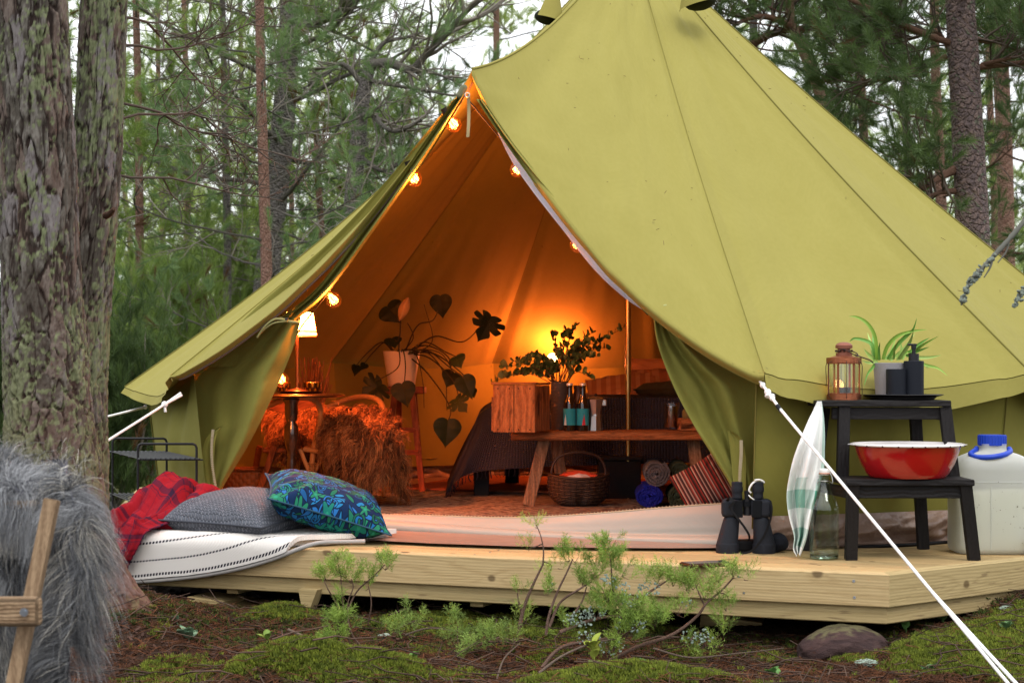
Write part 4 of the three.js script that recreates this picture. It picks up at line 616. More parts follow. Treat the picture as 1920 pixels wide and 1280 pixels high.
  const tt = tex(256, 256, (u, v) => { const a = (u > .30 && u < .62) ? 1 : 0, b2 = (v > .58 && v < .70 || v > .83 && v < .95) ? 1 : 0, e = u > .93 ? 1 : 0, f = (a + b2) * .5, th = .03 * ((Math.floor(u * 90) + Math.floor(v * 90)) % 2); const g = v < .5 && a ? 0 : f; return mix3([.80 - th, .80 - th, .78 - th], [.06, .30, .20], clamp(g * .8 + e * .55, 0, .95)); }, { clampS: true });
  solo('tea_towel', 'white tea towel with green checks hanging from the stool corner', 'towel', slab(40, 80, (u, v) => { const y = lerp(752, 1043, v), xl = along(Lp, y), xr = along(Rp, y); return P(lerp(xl, xr, u), y - 6 * Math.sin(u * PI) * v, 5.425 - .045 * smoothstep(v, 0, .3) - (.022 * Math.sin(u * 13 + v * 3) + .02 * Math.sin(u * 5.3 - v * 5 + 1)) * smoothstep(v, .02, .4) + .012 * fbm(u * 3, v * 5, 5)); }, .0016, (u, v) => [u * .96 + .02 + .12 * Math.sin(v * 5) * (v > .5 ? 1 : .3), v]), mat([1, 1, 1], .9, { map: tt, bumpMap: retex(weave, 10, 18), bumpScale: .0008 }));
  solo('power_cable', 'black cable lying on the deck behind the step stool', 'cable', tube(smooth([P(1548, 1004, 5.72), P(1575, 1012, 5.72), P(1610, 1024, 5.70), P(1660, 1028, 5.71), P(1720, 1026, 5.76), P(1800, 1020, 5.88)].map((p, i) => p.setY(i < 2 ? .03 - i * .012 : .0065)), 50), .006, 8), mat([.008, .008, .008], .5));
}

// ================================================================ inside the tent
const FLOOR = .014, HOT = [1, .17, .04];
const bulbGlass = phys([1, .66, .30], .03, { transmission: 1, thickness: 0, emissive: new THREE.Color(1, .42, .08), emissiveIntensity: 1.1 });
const glow = (k, c = [1, .52, .14]) => mat(c, 1, { emissive: new THREE.Color().setRGB(...c), emissiveIntensity: k });
// rugs
{
  const rt = tex(512, 512, (u, v) => { const a = tfbm(u, v, 7, 2), cell = Math.abs(Math.sin(u * TAU * 5 + 2 * a) * Math.sin(v * TAU * 7 + 2 * tfbm(u, v, 5, 8))), orn = smoothstep(tfbm(u, v, 26, 4, 4) + .25 * Math.sin(u * TAU * 14) * Math.sin(v * TAU * 18), .05, .2), worn = smoothstep(tfbm(u, v, 40, 12, 3), -.2, .25); let c = mix3([.15, .145, .125], [.235, .225, .195], worn); c = mix3(c, [.05, .03, .035], orn * .8); return mix3(c, [.20, .075, .05], smoothstep(cell, .6, .9) * .25); });
  solo('patterned_rug', 'worn beige rug with a dark faded pattern on the tent floor by the door', 'rug', slab(60, 40, (u, v) => D(lerp(.42, 2.66, u), lerp(.60, 2.5, v), FLOOR + .007 + .003 * fbm(u * 9, v * 9, 3)), .006, (u, v) => [u * 2.24 * 1.1, v * 1.7]), mat([1, 1, 1], 1, { map: rt, bumpMap: retex(speckle, 8, 8), bumpScale: .003 }));
  solo('orange_rug', 'plain orange red rug behind the bench beside the bed', 'rug', slab(60, 30, (u, v) => D(lerp(.95, 2.75, u), lerp(2.42, 3.5, v), FLOOR + .016 + .012 * Math.max(0, fbm(u * 5, v * 3, 7)) ), .008, (u, v) => [u * 2, v]), mat([.30, .10, .05], 1, { bumpMap: retex(speckle, 9, 9), bumpScale: .004 }));
}
// bench and what stands on it
const BY = .340;
{
  const bm = mat([1.45, 1.25, 1.1], .7, { map: retex(oldWood, 1.6, 4), bumpMap: retex(grainBump, 1.6, 4), bumpScale: .002 }), lg = mat([1.3, 1.15, 1.05], .8, { map: retex(greyWood, 1.8, 4), bumpMap: retex(grainBump, 1.8, 4), bumpScale: .002 });
  const o = thing('bench', 'old wooden bench with splayed legs in front of the bed', 'bench'), x = (px, d) => (px - 960) / FPX * d;
  const top = box(x(1425, 7.15) - x(958, 7.15), .038, .27, 0, 0, 0, .006); part('seat', boxUV(top.translate((x(1425, 7.15) + x(958, 7.15)) / 2, BY - .019, -7.285)), bm, o);
  const leg = (a, b) => part('leg', boxUV(bar(a, b, .05, .04), 'y'), lg, o);
  leg(P(990, 948, 7.2).setY(FLOOR + .01), P(1022, 818, 7.24)); leg(P(1058, 935, 7.42).setY(FLOOR + .01), P(1042, 818, 7.36)); leg(P(1316, 948, 7.2).setY(FLOOR + .01), P(1299, 818, 7.24)); leg(P(1366, 935, 7.42).setY(FLOOR + .01), P(1350, 818, 7.36));
  // crate
  const c = P(978, 812, 7.08).setY(BY + .001), k = thing('wooden_crate', 'weathered wooden crate on the left end of the bench', 'crate', c, -.36), W = .185, H = .195, DP = .17;
  const board = (g, al) => part('board', boxUV(g, al, [Math.abs(g.attributes.position.getX(0)) * 3, .1]), bm, k);
  for (const s of [-1, 1]) { board(box(W * .5 - .001, H, .013, s * W * .25, H / 2, DP / 2, .002), 'y'); board(box(W * .5 - .001, H * .97, .013, s * W * .25, H / 2, -DP / 2, .002), 'y'); board(box(.013, H * .95, DP * .5 - .008, W / 2 - .0065, H / 2, s * DP * .23, .002), 'y'); board(box(.013, H * .95, DP * .5 - .008, -W / 2 + .0065, H / 2, s * DP * .23, .002), 'y'); }
  board(box(W + .012, .010, .03, 0, H + .006, DP / 2 - .003, .003), 'x'); board(box(.02, .010, DP - .02, W / 2 - .006, H + .004, -.012, .003), 'z'); board(box(W - .03, .01, DP - .03, 0, .006, 0, .002), 'x'); board(box(.008, .14, .02, -W / 2 - .006, .075, DP / 2 - .012, .002), 'y');
  const nails = []; for (const a of [-.07, -.02, .02, .07]) for (const b of [.012, .18]) nails.push(sph(.003, a, b, DP / 2 + .007, 6)); part('nail', nails, mat([.02, .015, .012], .6, { metalness: .5 }), k);
  // vase with leafy branches
  const vd = 7.33, vp = P(1050, 806, vd).setY(BY + .001), v = thing('vase', 'dark ribbed vase filled with leafy branches behind the beer bottles', 'vase', vp);
  const rib = []; for (let i = 0; i <= 50; i++) { const t = i / 50; rib.push([.036 + .004 * Math.sin(t * 3) + .0012 * Math.sin(i * 2.1), .205 * t]); } part('vase_body', lathe([[0, 0], ...rib, [.036, .208], [.033, .2], [0, .19]], 40), mat([.045, .043, .045], .6), v);
  const ends = [[922, 716], [938, 690], [962, 676], [990, 668], [1012, 672], [1036, 622], [1062, 618], [1080, 610], [1100, 640], [1112, 622], [1126, 634], [1172, 612], [1140, 650], [1120, 668], [1114, 712], [966, 704], [1080, 650], [1050, 660], [1006, 690], [1095, 668], [1034, 690], [985, 692]], r = rng(61), stems = [], base = vp.clone().setY(BY + .195);
  const leafG = [0, 1].map((q) => surf(6, 6, (u, w) => { const s = (u - .5) * 2, t = w, wd = .0155 * Math.pow(Math.sin(PI * Math.pow(t, .8)), .7); return V(s * wd, t * .032, .005 * s * s * (q ? 1 : -.6) + .006 * t * t); }));
  const lm = [[.055, .10, .03], [.04, .07, .022], [.085, .115, .04]].map((c2) => mat(c2, .5));
  ends.forEach(([ex, ey], i) => {
    const e = P(ex, ey, vd + (r() - .35) * .34), mid = base.clone().lerp(e, .5).add(V(0, .03 + .02 * r(), 0)), pts = smooth([base.clone().add(V((r() - .5) * .03, -.02, (r() - .5) * .03)), mid, e], 20); stems.push(tube(pts, [.0022, .0009], 5));
    const n = Math.round(6 + pts[0].distanceTo(e) * 32);
    for (let j = 0; j < n; j++) { const t = .28 + .72 * (j / (n - 1)), p = pts[Math.round(t * 20)], m = new THREE.Mesh(leafG[j % 2], lm[Math.floor(r() * 3)]); m.name = 'leaf'; m.castShadow = m.receiveShadow = true; m.position.copy(p).sub(vp); m.rotation.set((r() - .5) * 2.2, r() * TAU, (r() - .5) * 2.6); const s = .62 + r() * .6; m.scale.setScalar(j === n - 1 ? s * .7 : s); v.add(m); }
  });
  part('stem', stems.map((g) => g.translate(-vp.x, -vp.y, -vp.z)), mat([.07, .045, .025], .8), v).userData.kind = 'stuff';
  const jug = P(1086, 806, 7.36).setY(BY + .001); solo('dark_jug', 'plain dark jug standing between the vase and the coffee pot', 'jug', lathe([[0, 0], [.03, 0], [.034, .02], [.034, .1], [.026, .14], [.022, .17], [.026, .19], [.023, .19], [0, .17]], 28).translate(jug.x, jug.y, jug.z), mat([.03, .012, .01], .35));
  // two beer bottles; the label prints differ
  const print = (red) => { const c3 = document.createElement('canvas'); c3.width = 512; c3.height = 256; const x2 = c3.getContext('2d'); x2.fillStyle = '#2a8fa6'; x2.fillRect(0, 0, 512, 256); x2.fillStyle = '#1d7f9c'; x2.fillRect(0, 186, 512, 70); x2.fillStyle = '#0f4f78'; x2.fillRect(0, 186, 512, 6); x2.fillRect(0, 226, 512, 4);
    x2.save(); x2.translate(red ? 104 : 60, 74); x2.scale(.6, .6); const cx = red ? 272 : 222; x2.fillStyle = red ? '#c2313c' : '#d9e4e6'; x2.beginPath(); x2.moveTo(cx, 62); x2.quadraticCurveTo(cx + 34, 120, cx + 26, 180); x2.lineTo(cx - 6, 180); x2.closePath(); x2.fill(); x2.beginPath(); x2.moveTo(cx - 6, 84); x2.quadraticCurveTo(cx - 42, 140, cx - 40, 180); x2.lineTo(cx - 9, 180); x2.closePath(); x2.fill(); x2.fillStyle = '#10242f'; x2.beginPath(); x2.moveTo(cx - 44, 186); x2.lineTo(cx + 40, 186); x2.lineTo(cx + 26, 204); x2.lineTo(cx - 32, 204); x2.closePath(); x2.fill(); x2.fillRect(cx - 8, 56, 3, 132); x2.restore();
    const t = new THREE.CanvasTexture(c3); t.colorSpace = THREE.SRGBColorSpace; return t; };
  const glassB = phys([.018, .010, .006], .06, { clearcoat: 1, clearcoatRoughness: .04 }), capM = mat([.62, .60, .58], .35, { metalness: .5 });
  const bottle = (px, red, label) => { const p = P(px, 806, 7.21).setY(BY + .001), b = thing('beer_bottle', label, 'bottle', p, 0, 'beer bottles on the bench');
    part('glass_body', lathe([[0, 0], [.024, 0], [.0262, .003], [.0262, .108], [.024, .122], [.0165, .140], [.0125, .152], [.0118, .185], [.0132, .187], [.0132, .193], [0, .193]], 36), glassB, b);
    part('label', lathe([[.0265, .024], [.0266, .0241], [.0266, .0939], [.0265, .094]], 48), mat([1, 1, 1], .55, { map: print(red) }), b).rotation.y = PI;
    part('cap', lathe([[.0138, .191], [.0142, .193], [.0134, .200], [.011, .202], [0, .202]], 21), capM, b); return b; };
  bottle(1068, false, 'brown beer bottle with a blue sail label, left of the pair'); bottle(1093, true, 'brown beer bottle with a red sailing boat on its blue label');
  // coffee pot
  const mp = P(1117, 806, 7.23).setY(BY + .001), mo = thing('coffee_pot', 'small aluminium stovetop coffee pot right of the beer bottles', 'coffee pot', mp), al = mat([.55, .54, .53], .28, { metalness: .95 }), bk = mat([.01, .01, .01], .4);
  const oct = (a, b, h, y) => new THREE.CylinderGeometry(b, a, h, 8).toNonIndexed().translate(0, y + h / 2, 0); { const g1 = oct(.031, .0255, .062, 0), g2 = oct(.024, .036, .062, .070); g1.computeVertexNormals(); g2.computeVertexNormals(); part('boiler', [g1, cyl(.026, .026, .008, 0, .062, 0, 32)], al, mo); part('jug_top', [g2, box(.02, .028, .02, .036, .118, 0, .004)], al, mo); }
  part('lid', lathe([[.036, .132], [.03, .139], [.012, .143], [0, .144]], 8), al, mo); part('knob', sph(.0065, 0, .151, 0, 12), bk, mo); part('handle', tube(smooth([V(-.033, .126, .004), V(-.058, .124, .01), V(-.062, .1, .012), V(-.056, .07, .012)], 16), .0055, 8), bk, mo);
  const jp = P(1260, 802, 7.3).setY(BY + .001); const jar = thing('glass_jar', 'clear glass jar reflecting light at the right end of the bench', 'jar', jp); part('jar_body', lathe([[0, .002], [.030, .002], [.034, .006], [.034, .1], [.035, .116], [.033, .116], [.0315, .1], [.0315, .012], [0, .01]], 36), phys([.92, .93, .95], .03, { transmission: 1, thickness: 0 }), jar); part('metal_liner', lathe([[.0, .012], [.0255, .012], [.0255, .104], [.0245, .104], [.0245, .016]], 32), mat([.6, .58, .56], .18, { metalness: 1 }), jar);
  const xp = P(1300, 806, 7.22).setY(BY + .001), wb = thing('wooden_box', 'small open wooden box on the right end of the bench', 'box', xp, .05); for (const s of [-1, 1]) { part('board', boxUV(box(.12, .052, .008, 0, .027, s * .045, .002)), bm, wb); part('board', boxUV(box(.008, .052, .082, s * .056, .027, 0, .002)), bm, wb); } part('board', box(.104, .006, .082, 0, .005, 0, .001), bm, wb);
  const cl = xp.clone().add(V(-.012, .068, .0)), cg = new THREE.SphereGeometry(.034, 24, 16); { const q = cg.attributes.position; for (let i = 0; i < q.count; i++) { const k2 = 1 + .25 * fbm(q.getX(i) * 30, q.getY(i) * 30, q.getZ(i) * 30); q.setXYZ(i, q.getX(i) * k2 * 1.1, q.getY(i) * k2, q.getZ(i) * k2 * .9); } cg.computeVertexNormals(); } solo('folded_cloth', 'olive green cloth stuffed into the small wooden box', 'cloth', cg.translate(cl.x, cl.y, cl.z), mat([.12, .115, .05], .95, { bumpMap: cvBump, bumpScale: .002 }));
}
// bed with its spread and pillows
{
  const bed = thing('bed', 'low bed under a dark blue grey knitted spread behind the bench', 'bed');
  const kt = tex(64, 64, (u, v) => Math.pow(Math.abs(Math.sin(u * TAU * 2) * Math.sin(v * TAU * 2)), .6), { color: false }), km = mat([.030, .037, .062], .98, { bumpMap: retex(kt, 26, 26), bumpScale: .006 });
  const T = [[896, 778], [916, 764], [990, 752], [1115, 746], [1250, 745], [1420, 745]].map((p) => V(...p, 0)), B = [[834, 930], [868, 893], [1000, 876], [1120, 872], [1250, 868], [1420, 866]].map((p) => V(...p, 0)), tc = new THREE.CatmullRomCurve3(T).getPoints(80), bc = new THREE.CatmullRomCurve3(B).getPoints(80);
  const front = (u, v) => { const i = Math.round(u * 80), x = lerp(tc[i].x, bc[i].x, v), y = lerp(tc[i].y, bc[i].y, v); return P(x, y, 7.74 - .05 * Math.sin(v * 1.5) - .02 * Math.sin(u * 34 + 2 * v) * v + .04 * (1 - smoothstep(u, 0, .1)) ); };
  part('spread_front', surf(80, 30, front, (u, v) => [u * 1.2, v * .3]), km, bed);
  part('spread_top', surf(80, 20, (u, v) => { const p = front(u, 0); return V(p.x, p.y + .012 * Math.sin(v * PI * .5) + .006 * fbm(u * 6, v * 4, 2), p.z - v * 1.0); }, (u, v) => [u * 1.2, v]), km, bed);
  part('spread_end', surf(30, 20, (u, v) => { const p = front(0, v); return V(p.x - .03 * Math.sin(v * 2) * u, p.y, p.z - u * 1.0); }, (u, v) => [u, v * .3]), km, bed);
  const fr = [], r = rng(8); for (let i = 0; i < 46; i++) { const u = i / 46 * .42, p = front(u, 1); fr.push(tube(smooth([p, p.clone().add(V((r() - .5) * .012, -.016, .004)), p.clone().add(V((r() - .5) * .02, Math.max(FLOOR - p.y + .01, -.036), (r() - .5) * .02))], 5), .0016, 4, false)); } part('fringe', fr, km, bed).userData.kind = 'stuff';
  const dk = mat([.010, .009, .010], .6); for (const [px, d] of [[903, 7.86], [1352, 7.86], [960, 8.6]]) part('leg', box(.07, .2, .07, 0, 0, 0, .004).translate((px - 960) / FPX * d, .115, -d), dk, bed);
  part('mattress', box(1.05, .2, .95, .56, .34, -8.3, .04), mat([.2, .19, .18], .9), bed);
  const ck = P(1158, 908, 7.62), kk = thing('storage_box', 'black box standing under the bed behind the tent pole', 'box', V(ck.x, FLOOR + .01, ck.z)); part('side', box(.19, .17, .14, .01, .085, -.06, .004), mat([.012, .012, .014], .6), kk); part('lid', box(.2, .02, .15, .01, .181, -.06, .004), mat([.016, .016, .018], .5), kk);
  const st = tex(256, 64, (u, v) => ((u * 7) % 1) < .45 ? [.38, .20, .10] : [.27, .12, .06]);
  const pil = (label, px, py, d, w, h, t, X, Z, m, seed) => { const o = posed('pillow', label, 'pillow', P(px, py, d), X, Z); part('cover', pillow(w, h, t, seed, .006, 30), m, o); part('piping', pillowEdge(w + .004, h + .004, .003), m, o); };
  pil('striped tan pillow lying behind the tent pole', 1176, 738, 8.25, .40, .30, .12, V(1, .1, .1), V(.1, -.5, .8), mat([1, 1, 1], .9, { map: retex(st, 3, 3) }), 3);
  pil('orange pillow standing topmost against the tent wall', 1245, 712, 8.5, .36, .24, .1, V(1, .02, -.1), V(0, -.9, .42), mat([.45, .20, .09], .9), 4);
  pil('rust striped pillow leaning in front of the orange one', 1252, 724, 8.3, .36, .22, .11, V(1, .05, .05), V(0, -.75, .6), mat([.8, .75, .75], .9, { map: retex(st, 2, 2) }), 6);
  pil('dark green cushion lying flat in front of the rust pillows', 1252, 733, 8.08, .31, .26, .085, V(1, .03, .1), V(-.1, .1, 1), mat([.045, .05, .035], .95, { bumpMap: retex(speckle, 8, 8), bumpScale: .002 }), 7);
}
// basket
{
  const c = P(1085, 944, 7.22).setY(FLOOR + .012), o = thing('wicker_basket', 'dark round wicker basket with an arched handle under the bench', 'basket', c, .12), wm = [mat([.036, .02, .013], .4), mat([.018, .011, .008], .4), mat([.075, .045, .027], .4)];
  const shape = (th, t) => { const w = Math.sqrt(Math.max(0, 1 - (1 - t) ** 2.6)), k = 1 - .18 * Math.exp(-(Math.cos(th) ** 2) / .05) * (1 - t); return V(Math.cos(th) * .136 * (.42 + .58 * w) * (1 - .06 * t * t) , t * .118 + .012 * Math.cos(th) ** 2 * t, Math.sin(th) * .105 * (.35 + .65 * w) * k); };
  const ws = [[], [], []]; for (let j = 0; j < 26; j++) { const t = (j + .5) / 26, pts = []; for (let i = 0; i <= 120; i++) { const th = i / 120 * TAU, p = shape(th, t), k = 1 + .022 * Math.sin(i / 120 * 30 * PI + j * PI); pts.push(V(p.x * k, p.y, p.z * k)); } ws[j % 3].push(tube(pts, .0026, 5, false)); } ws.forEach((g, i) => part('weaver', g, wm[i], o).userData.kind = 'stuff');
  const rs = []; for (let i = 0; i < 30; i++) { const th = (i + .5) / 30 * TAU; rs.push(tube(Array.from({ length: 9 }, (_, j) => shape(th, j / 8)), .0024, 5, false)); } part('rib', rs, wm[1], o).userData.kind = 'stuff';
  part('rim', tube(Array.from({ length: 61 }, (_, i) => shape(i / 60 * TAU, 1.0)), .006, 8, false), wm[0], o);
  part('handle', tube(smooth([V(-.112, .095, 0), V(-.115, .15, 0), V(-.09, .2, 0), V(-.03, .222, 0), V(.03, .222, 0), V(.09, .2, 0), V(.115, .15, 0), V(.112, .095, 0)], 40), .0058, 10), wm[0], o);
  part('liner', lathe([[0, .03], [.06, .03], [.09, .09]], 24).scale(1, 1, .8), wm[1], o);
  const clothy = (w, y, dz, cl, lab, seed) => solo(lab[0], lab[1], 'cloth', surf(30, 20, (u, v) => V((u - .5) * w, y + .02 * Math.sin(PI * u) * Math.sin(PI * v) + .012 * fbm(u * 4, v * 4, seed), (v - .5) * .12 + dz)).translate(c.x, c.y, c.z), mat(cl, .95, { bumpMap: cvBump, bumpScale: .001 }));
  clothy(.16, .126, -.01, [.48, .07, .035], ['red_cloth', 'bright red cloth folded inside the wicker basket'], 3); clothy(.13, .116, .03, [.55, .53, .6], ['white_cloth', 'white and lilac cloth at the front of the wicker basket'], 5);
}
// rolled towels, striped cushion
{
  const fuzz = tex(128, 128, (u, v) => .5 + tfbm(u, v, 40, 3, 3) * 1.2, { color: false });
  const roll = (label, px, py, d, R, sq, len, turns, col, seed) => {
    const p = P(px, py, d), tw = .8 * R / turns, g = [];
    const rad = (s) => lerp(R * .10, R - tw * .5, s);
    const f = (off) => (u, v) => { const a = u * turns * TAU + seed, r = rad(u) + off + .0022 * fbm(u * 40, v * 3, seed); return V(Math.cos(a) * r * (1 + sq), Math.sin(a) * r * (1 - sq), -v * len + .004 * Math.sin(a * 3)); };
    const n = turns * 26, th = tw * .42; g.push(surf(n, 10, f(th), (u, v) => [u * .8, v * .4]), surf(n, 10, f(-th), (u, v) => [u * .8, v * .4]), surf(n, 4, (u, v) => { const k = lerp(-1, 1, v), a = f(th * k)(u, 0); a.z += .004 * (1 - k * k); return a; }, (u, v) => [u * .8, v * .02]));
    const o = thing('rolled_towel', label, 'towel', p, -.05); part('towel_roll', g, mat(col, 1, { bumpMap: retex(fuzz, 9, 9), bumpScale: .008 }), o);
    const r = rng(seed * 7 + 1), loops = []; for (let i = 0; i < 500; i++) { const u = r(), a = f(th * (r() * 2 - 1))(u, 0); loops.push(sph(.0016 + r() * .0014, a.x, a.y, a.z + .004, 4)); } part('terry_loop', loops, mat(col.map((q) => q * 1.15), 1), o).userData.kind = 'stuff';
  };
  roll('grey rolled towel on top of the blue roll', 1231, 888, 7.08, .060, .0, .3, 4, [.115, .125, .145], 1);
  roll('bright blue rolled towel at the bottom left of the stack', 1217, 931, 7.06, .057, .14, .3, 4, [.012, .022, .33], 2);
  roll('dark green rolled towel lying on top beside the grey roll', 1277, 889, 7.12, .050, -.05, .3, 4, [.038, .065, .045], 3);
  roll('dark green rolled towel at the bottom beside the striped cushion', 1277, 932, 7.05, .053, .04, .3, 4, [.036, .062, .042], 4);
  const cols = [[.15, .03, .03], [.02, .018, .02], [.32, .27, .25], [.10, .075, .075], [.22, .035, .03], [.03, .02, .025], [.40, .34, .30], [.06, .03, .03]], st = tex(256, 8, (u) => { const k = (u * 3) % 1 * 16, i = Math.floor(k); return cols[(i * 5 + (i >> 2)) % 8]; });
  const o = posed('striped_cushion', 'red, grey and black striped cushion leaning by the right door flap', 'cushion', P(1318, 912, 6.78), V(.85, .50, .1), V(.42, -.78, .46));
  part('cover', pillow(.21, .215, .095, 9, .005, 36), mat([1, 1, 1], .9, { map: retex(st, 4.2, 4.2), bumpMap: cvBump, bumpScale: .001 }), o);
}
// fur: strands grown from a sheet
function fur(name, f, nu, n, len, wid, droop, curl, cols, seed, parent, under) {
  const r = rng(seed), lists = cols.map(() => []);
  part(under[0], surf(nu, nu, f), under[1], parent);
  const pos = cols.map(() => []), nor = cols.map(() => []);
  const e = .01;
  for (let i = 0; i < n; i++) {
    const u = r() * .98 + .01, v = r() * .98 + .01, p = f(u, v), du = f(u + e, v).sub(p), dv = f(u, v + e).sub(p), N = V(0, 0, 0).crossVectors(dv, du).normalize(); if (N.z < -.2) N.negate();
    const L = len * (.6 + .7 * r()), side = V(0, 0, 0).crossVectors(N, V(r() - .5, .2, r() - .5)).normalize(), k = Math.min(cols.length - 1, Math.floor(clamp(.5 * hash(Math.floor(p.x / (len * .26)), Math.floor(p.y / (len * .26) + .5 * hash(Math.floor(p.x / (len * .26)), 7, seed)), seed + 3) + .5 * r(), 0, .999) * cols.length)), P0 = pos[k], N0 = nor[k], S = 7, ph = r() * TAU, cl = curl * (.5 + r());
    const q = p.clone(), dir = N.clone().multiplyScalar(.9).addScaledVector(side, (r() - .5) * .7).normalize(); let prev = null;
    const gs = len * .26, ix = Math.floor(p.x / gs), iy = Math.floor(p.y / gs + .5 * hash(ix, 7, seed)), lx = (ix + .2 + .6 * hash(ix, iy, seed)) * gs - p.x, ly = (iy + .2 + .6 * hash(ix, iy, seed + 1)) * gs - p.y, clump = TAU * hash(ix, iy, seed + 2);
    for (let j = 0; j <= S; j++) {
      const t = j / S, w = wid * (1 - t * .8), bend = V(Math.cos(ph * .12 + t * 7 + clump) * cl, Math.sin(ph * .12 + t * 6 + clump) * cl * .5, Math.sin(ph * .12 + t * 7 + clump) * cl);
      const c = q.clone(), a = c.clone().addScaledVector(side, w), b = c.clone().addScaledVector(side, -w);
      if (prev) { const gn = V(0, 0, 0).crossVectors(prev[1].clone().sub(prev[0]), a.clone().sub(prev[0])), fw = gn.dot(N) + .35 * gn.z > 0; gn.normalize().multiplyScalar(fw ? 1 : -1); P0.push(...(fw ? [prev[0], prev[1], a, a, prev[1], b] : [prev[0], a, prev[1], a, b, prev[1]]).flatMap((q2) => [q2.x, q2.y, q2.z])); const m = gn; for (let z = 0; z < 6; z++) N0.push(m.x, m.y, m.z); }
      prev = [a, b]; dir.y -= droop * (.35 + t); dir.add(bend.multiplyScalar(.35)).normalize(); q.addScaledVector(dir, L / S); q.x += lx * .10; q.y += ly * .07;
    }
  }
  cols.forEach((m, k) => { const g = new THREE.BufferGeometry(); g.setAttribute('position', new THREE.Float32BufferAttribute(pos[k], 3)); g.setAttribute('normal', new THREE.Float32BufferAttribute(nor[k], 3)); g.setAttribute('uv', new THREE.Float32BufferAttribute(new Float32Array(pos[k].length / 3 * 2), 2)); part(name, g, m, parent).userData.kind = 'stuff'; });
}
// cane chair with its brown fleece, the second chair, table and lamp
const cane = mat([.42, .22, .08], .42, { bumpMap: retex(grainBump, 1, 8), bumpScale: .001 }), brownM = mat([.05, .024, .012], 1);
{
  const d = 7.42, o = thing('cane_chair', 'round bent cane armchair to the right of the small table', 'chair'), T = (name, pts, r = .0125) => part(name, tube(smooth(pts, 40), r, 12), cane, o);
  T('arm', [P(500, 762, 7.2), P(530, 750, 7.18), P(575, 745, 7.2), P(597, 758, 7.24), P(600, 790, 7.27), P(588, 840, 7.3), P(581, 915, 7.3)]); T('arm', [P(612, 764, 7.9), P(650, 749, 7.86), P(690, 744, 7.75), P(714, 756, 7.66), P(719, 790, 7.6), P(712, 850, 7.55)]);
  T('seat_ring', [P(570, 842, 7.3), P(640, 852, 7.26), P(715, 845, 7.45), P(700, 832, 7.8), P(610, 830, 7.8), P(572, 842, 7.32)], .011); T('leg', [P(562, 842, 7.26), P(574, 872, 7.28), P(583, 900, 7.3), P(580, 935, 7.3)], .009); T('leg', [P(612, 846, 7.3), P(592, 880, 7.3), P(584, 902, 7.31)], .009); T('leg', [P(652, 850, 7.3), P(653, 938, 7.26)], .0095); T('leg', [P(714, 845, 7.6), P(720, 932, 7.5)], .0095);
  const wraps = []; for (let i = 0; i < 8; i++) wraps.push(new THREE.TorusGeometry(.017, .003, 6, 16).rotateX(PI / 2).translate(...P(584, 868 + i * 4.4, 7.29).toArray())); part('wrapping', wraps, cane, o);
  const fleece = thing('fleece', 'shaggy brown fleece draped over the cane chair', 'fleece');
  const Lc = curve2([[628, 764], [606, 790], [604, 830], [616, 868], [640, 896], [660, 905], [672, 920]], 50), Rc = curve2([[704, 764], [742, 790], [758, 840], [760, 880], [757, 905], [750, 920], [744, 930]], 50);
  fur('fleece_wool', (u, v) => { const y = lerp(766, 918, v), xl = along(Lc, y), xr = along(Rc, y); return P(lerp(xl, xr, u), y + 26 * v * v * Math.sin(u * 6.5 + .6) + 10 * v * noise(u * 9, 2), 7.28 - .09 * Math.sin(PI * u) - .07 * smoothstep(v, 0, .4) + .18 * (1 - smoothstep(v, 0, .22))); }, 30, 8000, .088, .0018, .75, 1.7, [mat([.045, .019, .009], .8), mat([.12, .055, .022], .8), mat([.24, .12, .05], .8)], 5, fleece, ['fleece_hide', brownM]);
  const f2 = thing('fleece', 'shaggy brown fleece hanging over the left chair behind the table', 'fleece');
  fur('fleece_wool', (u, v) => P(lerp(lerp(492, 512, v), lerp(606, 588, v), u), lerp(762, 858, v) + 10 * Math.sin(u * 4), 7.52 - .05 * Math.sin(PI * u) - .03 * v), 20, 3400, .058, .0019, .5, 1.4, [mat([.06, .025, .01], .8), mat([.14, .06, .022], .8), mat([.24, .11, .045], .8)], 15, f2, ['fleece_hide', brownM]);
  const ch = thing('wooden_chair', 'dark wooden folding chair under the left fleece', 'chair'), wd = mat([.9, .6, .5], .6, { map: retex(oldWood, 1, 3) });
  part('leg', boxUV(bar(P(514, 838, 7.42), P(478, 930, 7.3).setY(FLOOR + .01), .026, .03), 'y'), wd, ch); part('leg', boxUV(bar(P(592, 838, 7.7), P(604, 925, 7.75).setY(FLOOR + .01), .026, .03), 'y'), wd, ch); part('leg', boxUV(bar(P(486, 838, 7.7), P(470, 925, 7.8).setY(FLOOR + .01), .026, .03), 'y'), wd, ch); part('seat', boxUV(box(.24, .022, .26, 0, 0, 0, .006).translate(...P(550, 842, 7.56).toArray())), wd, ch); part('backrest', boxUV(box(.24, .2, .02, 0, 0, 0, .006).translate(...P(550, 792, 7.66).toArray())), wd, ch);
}
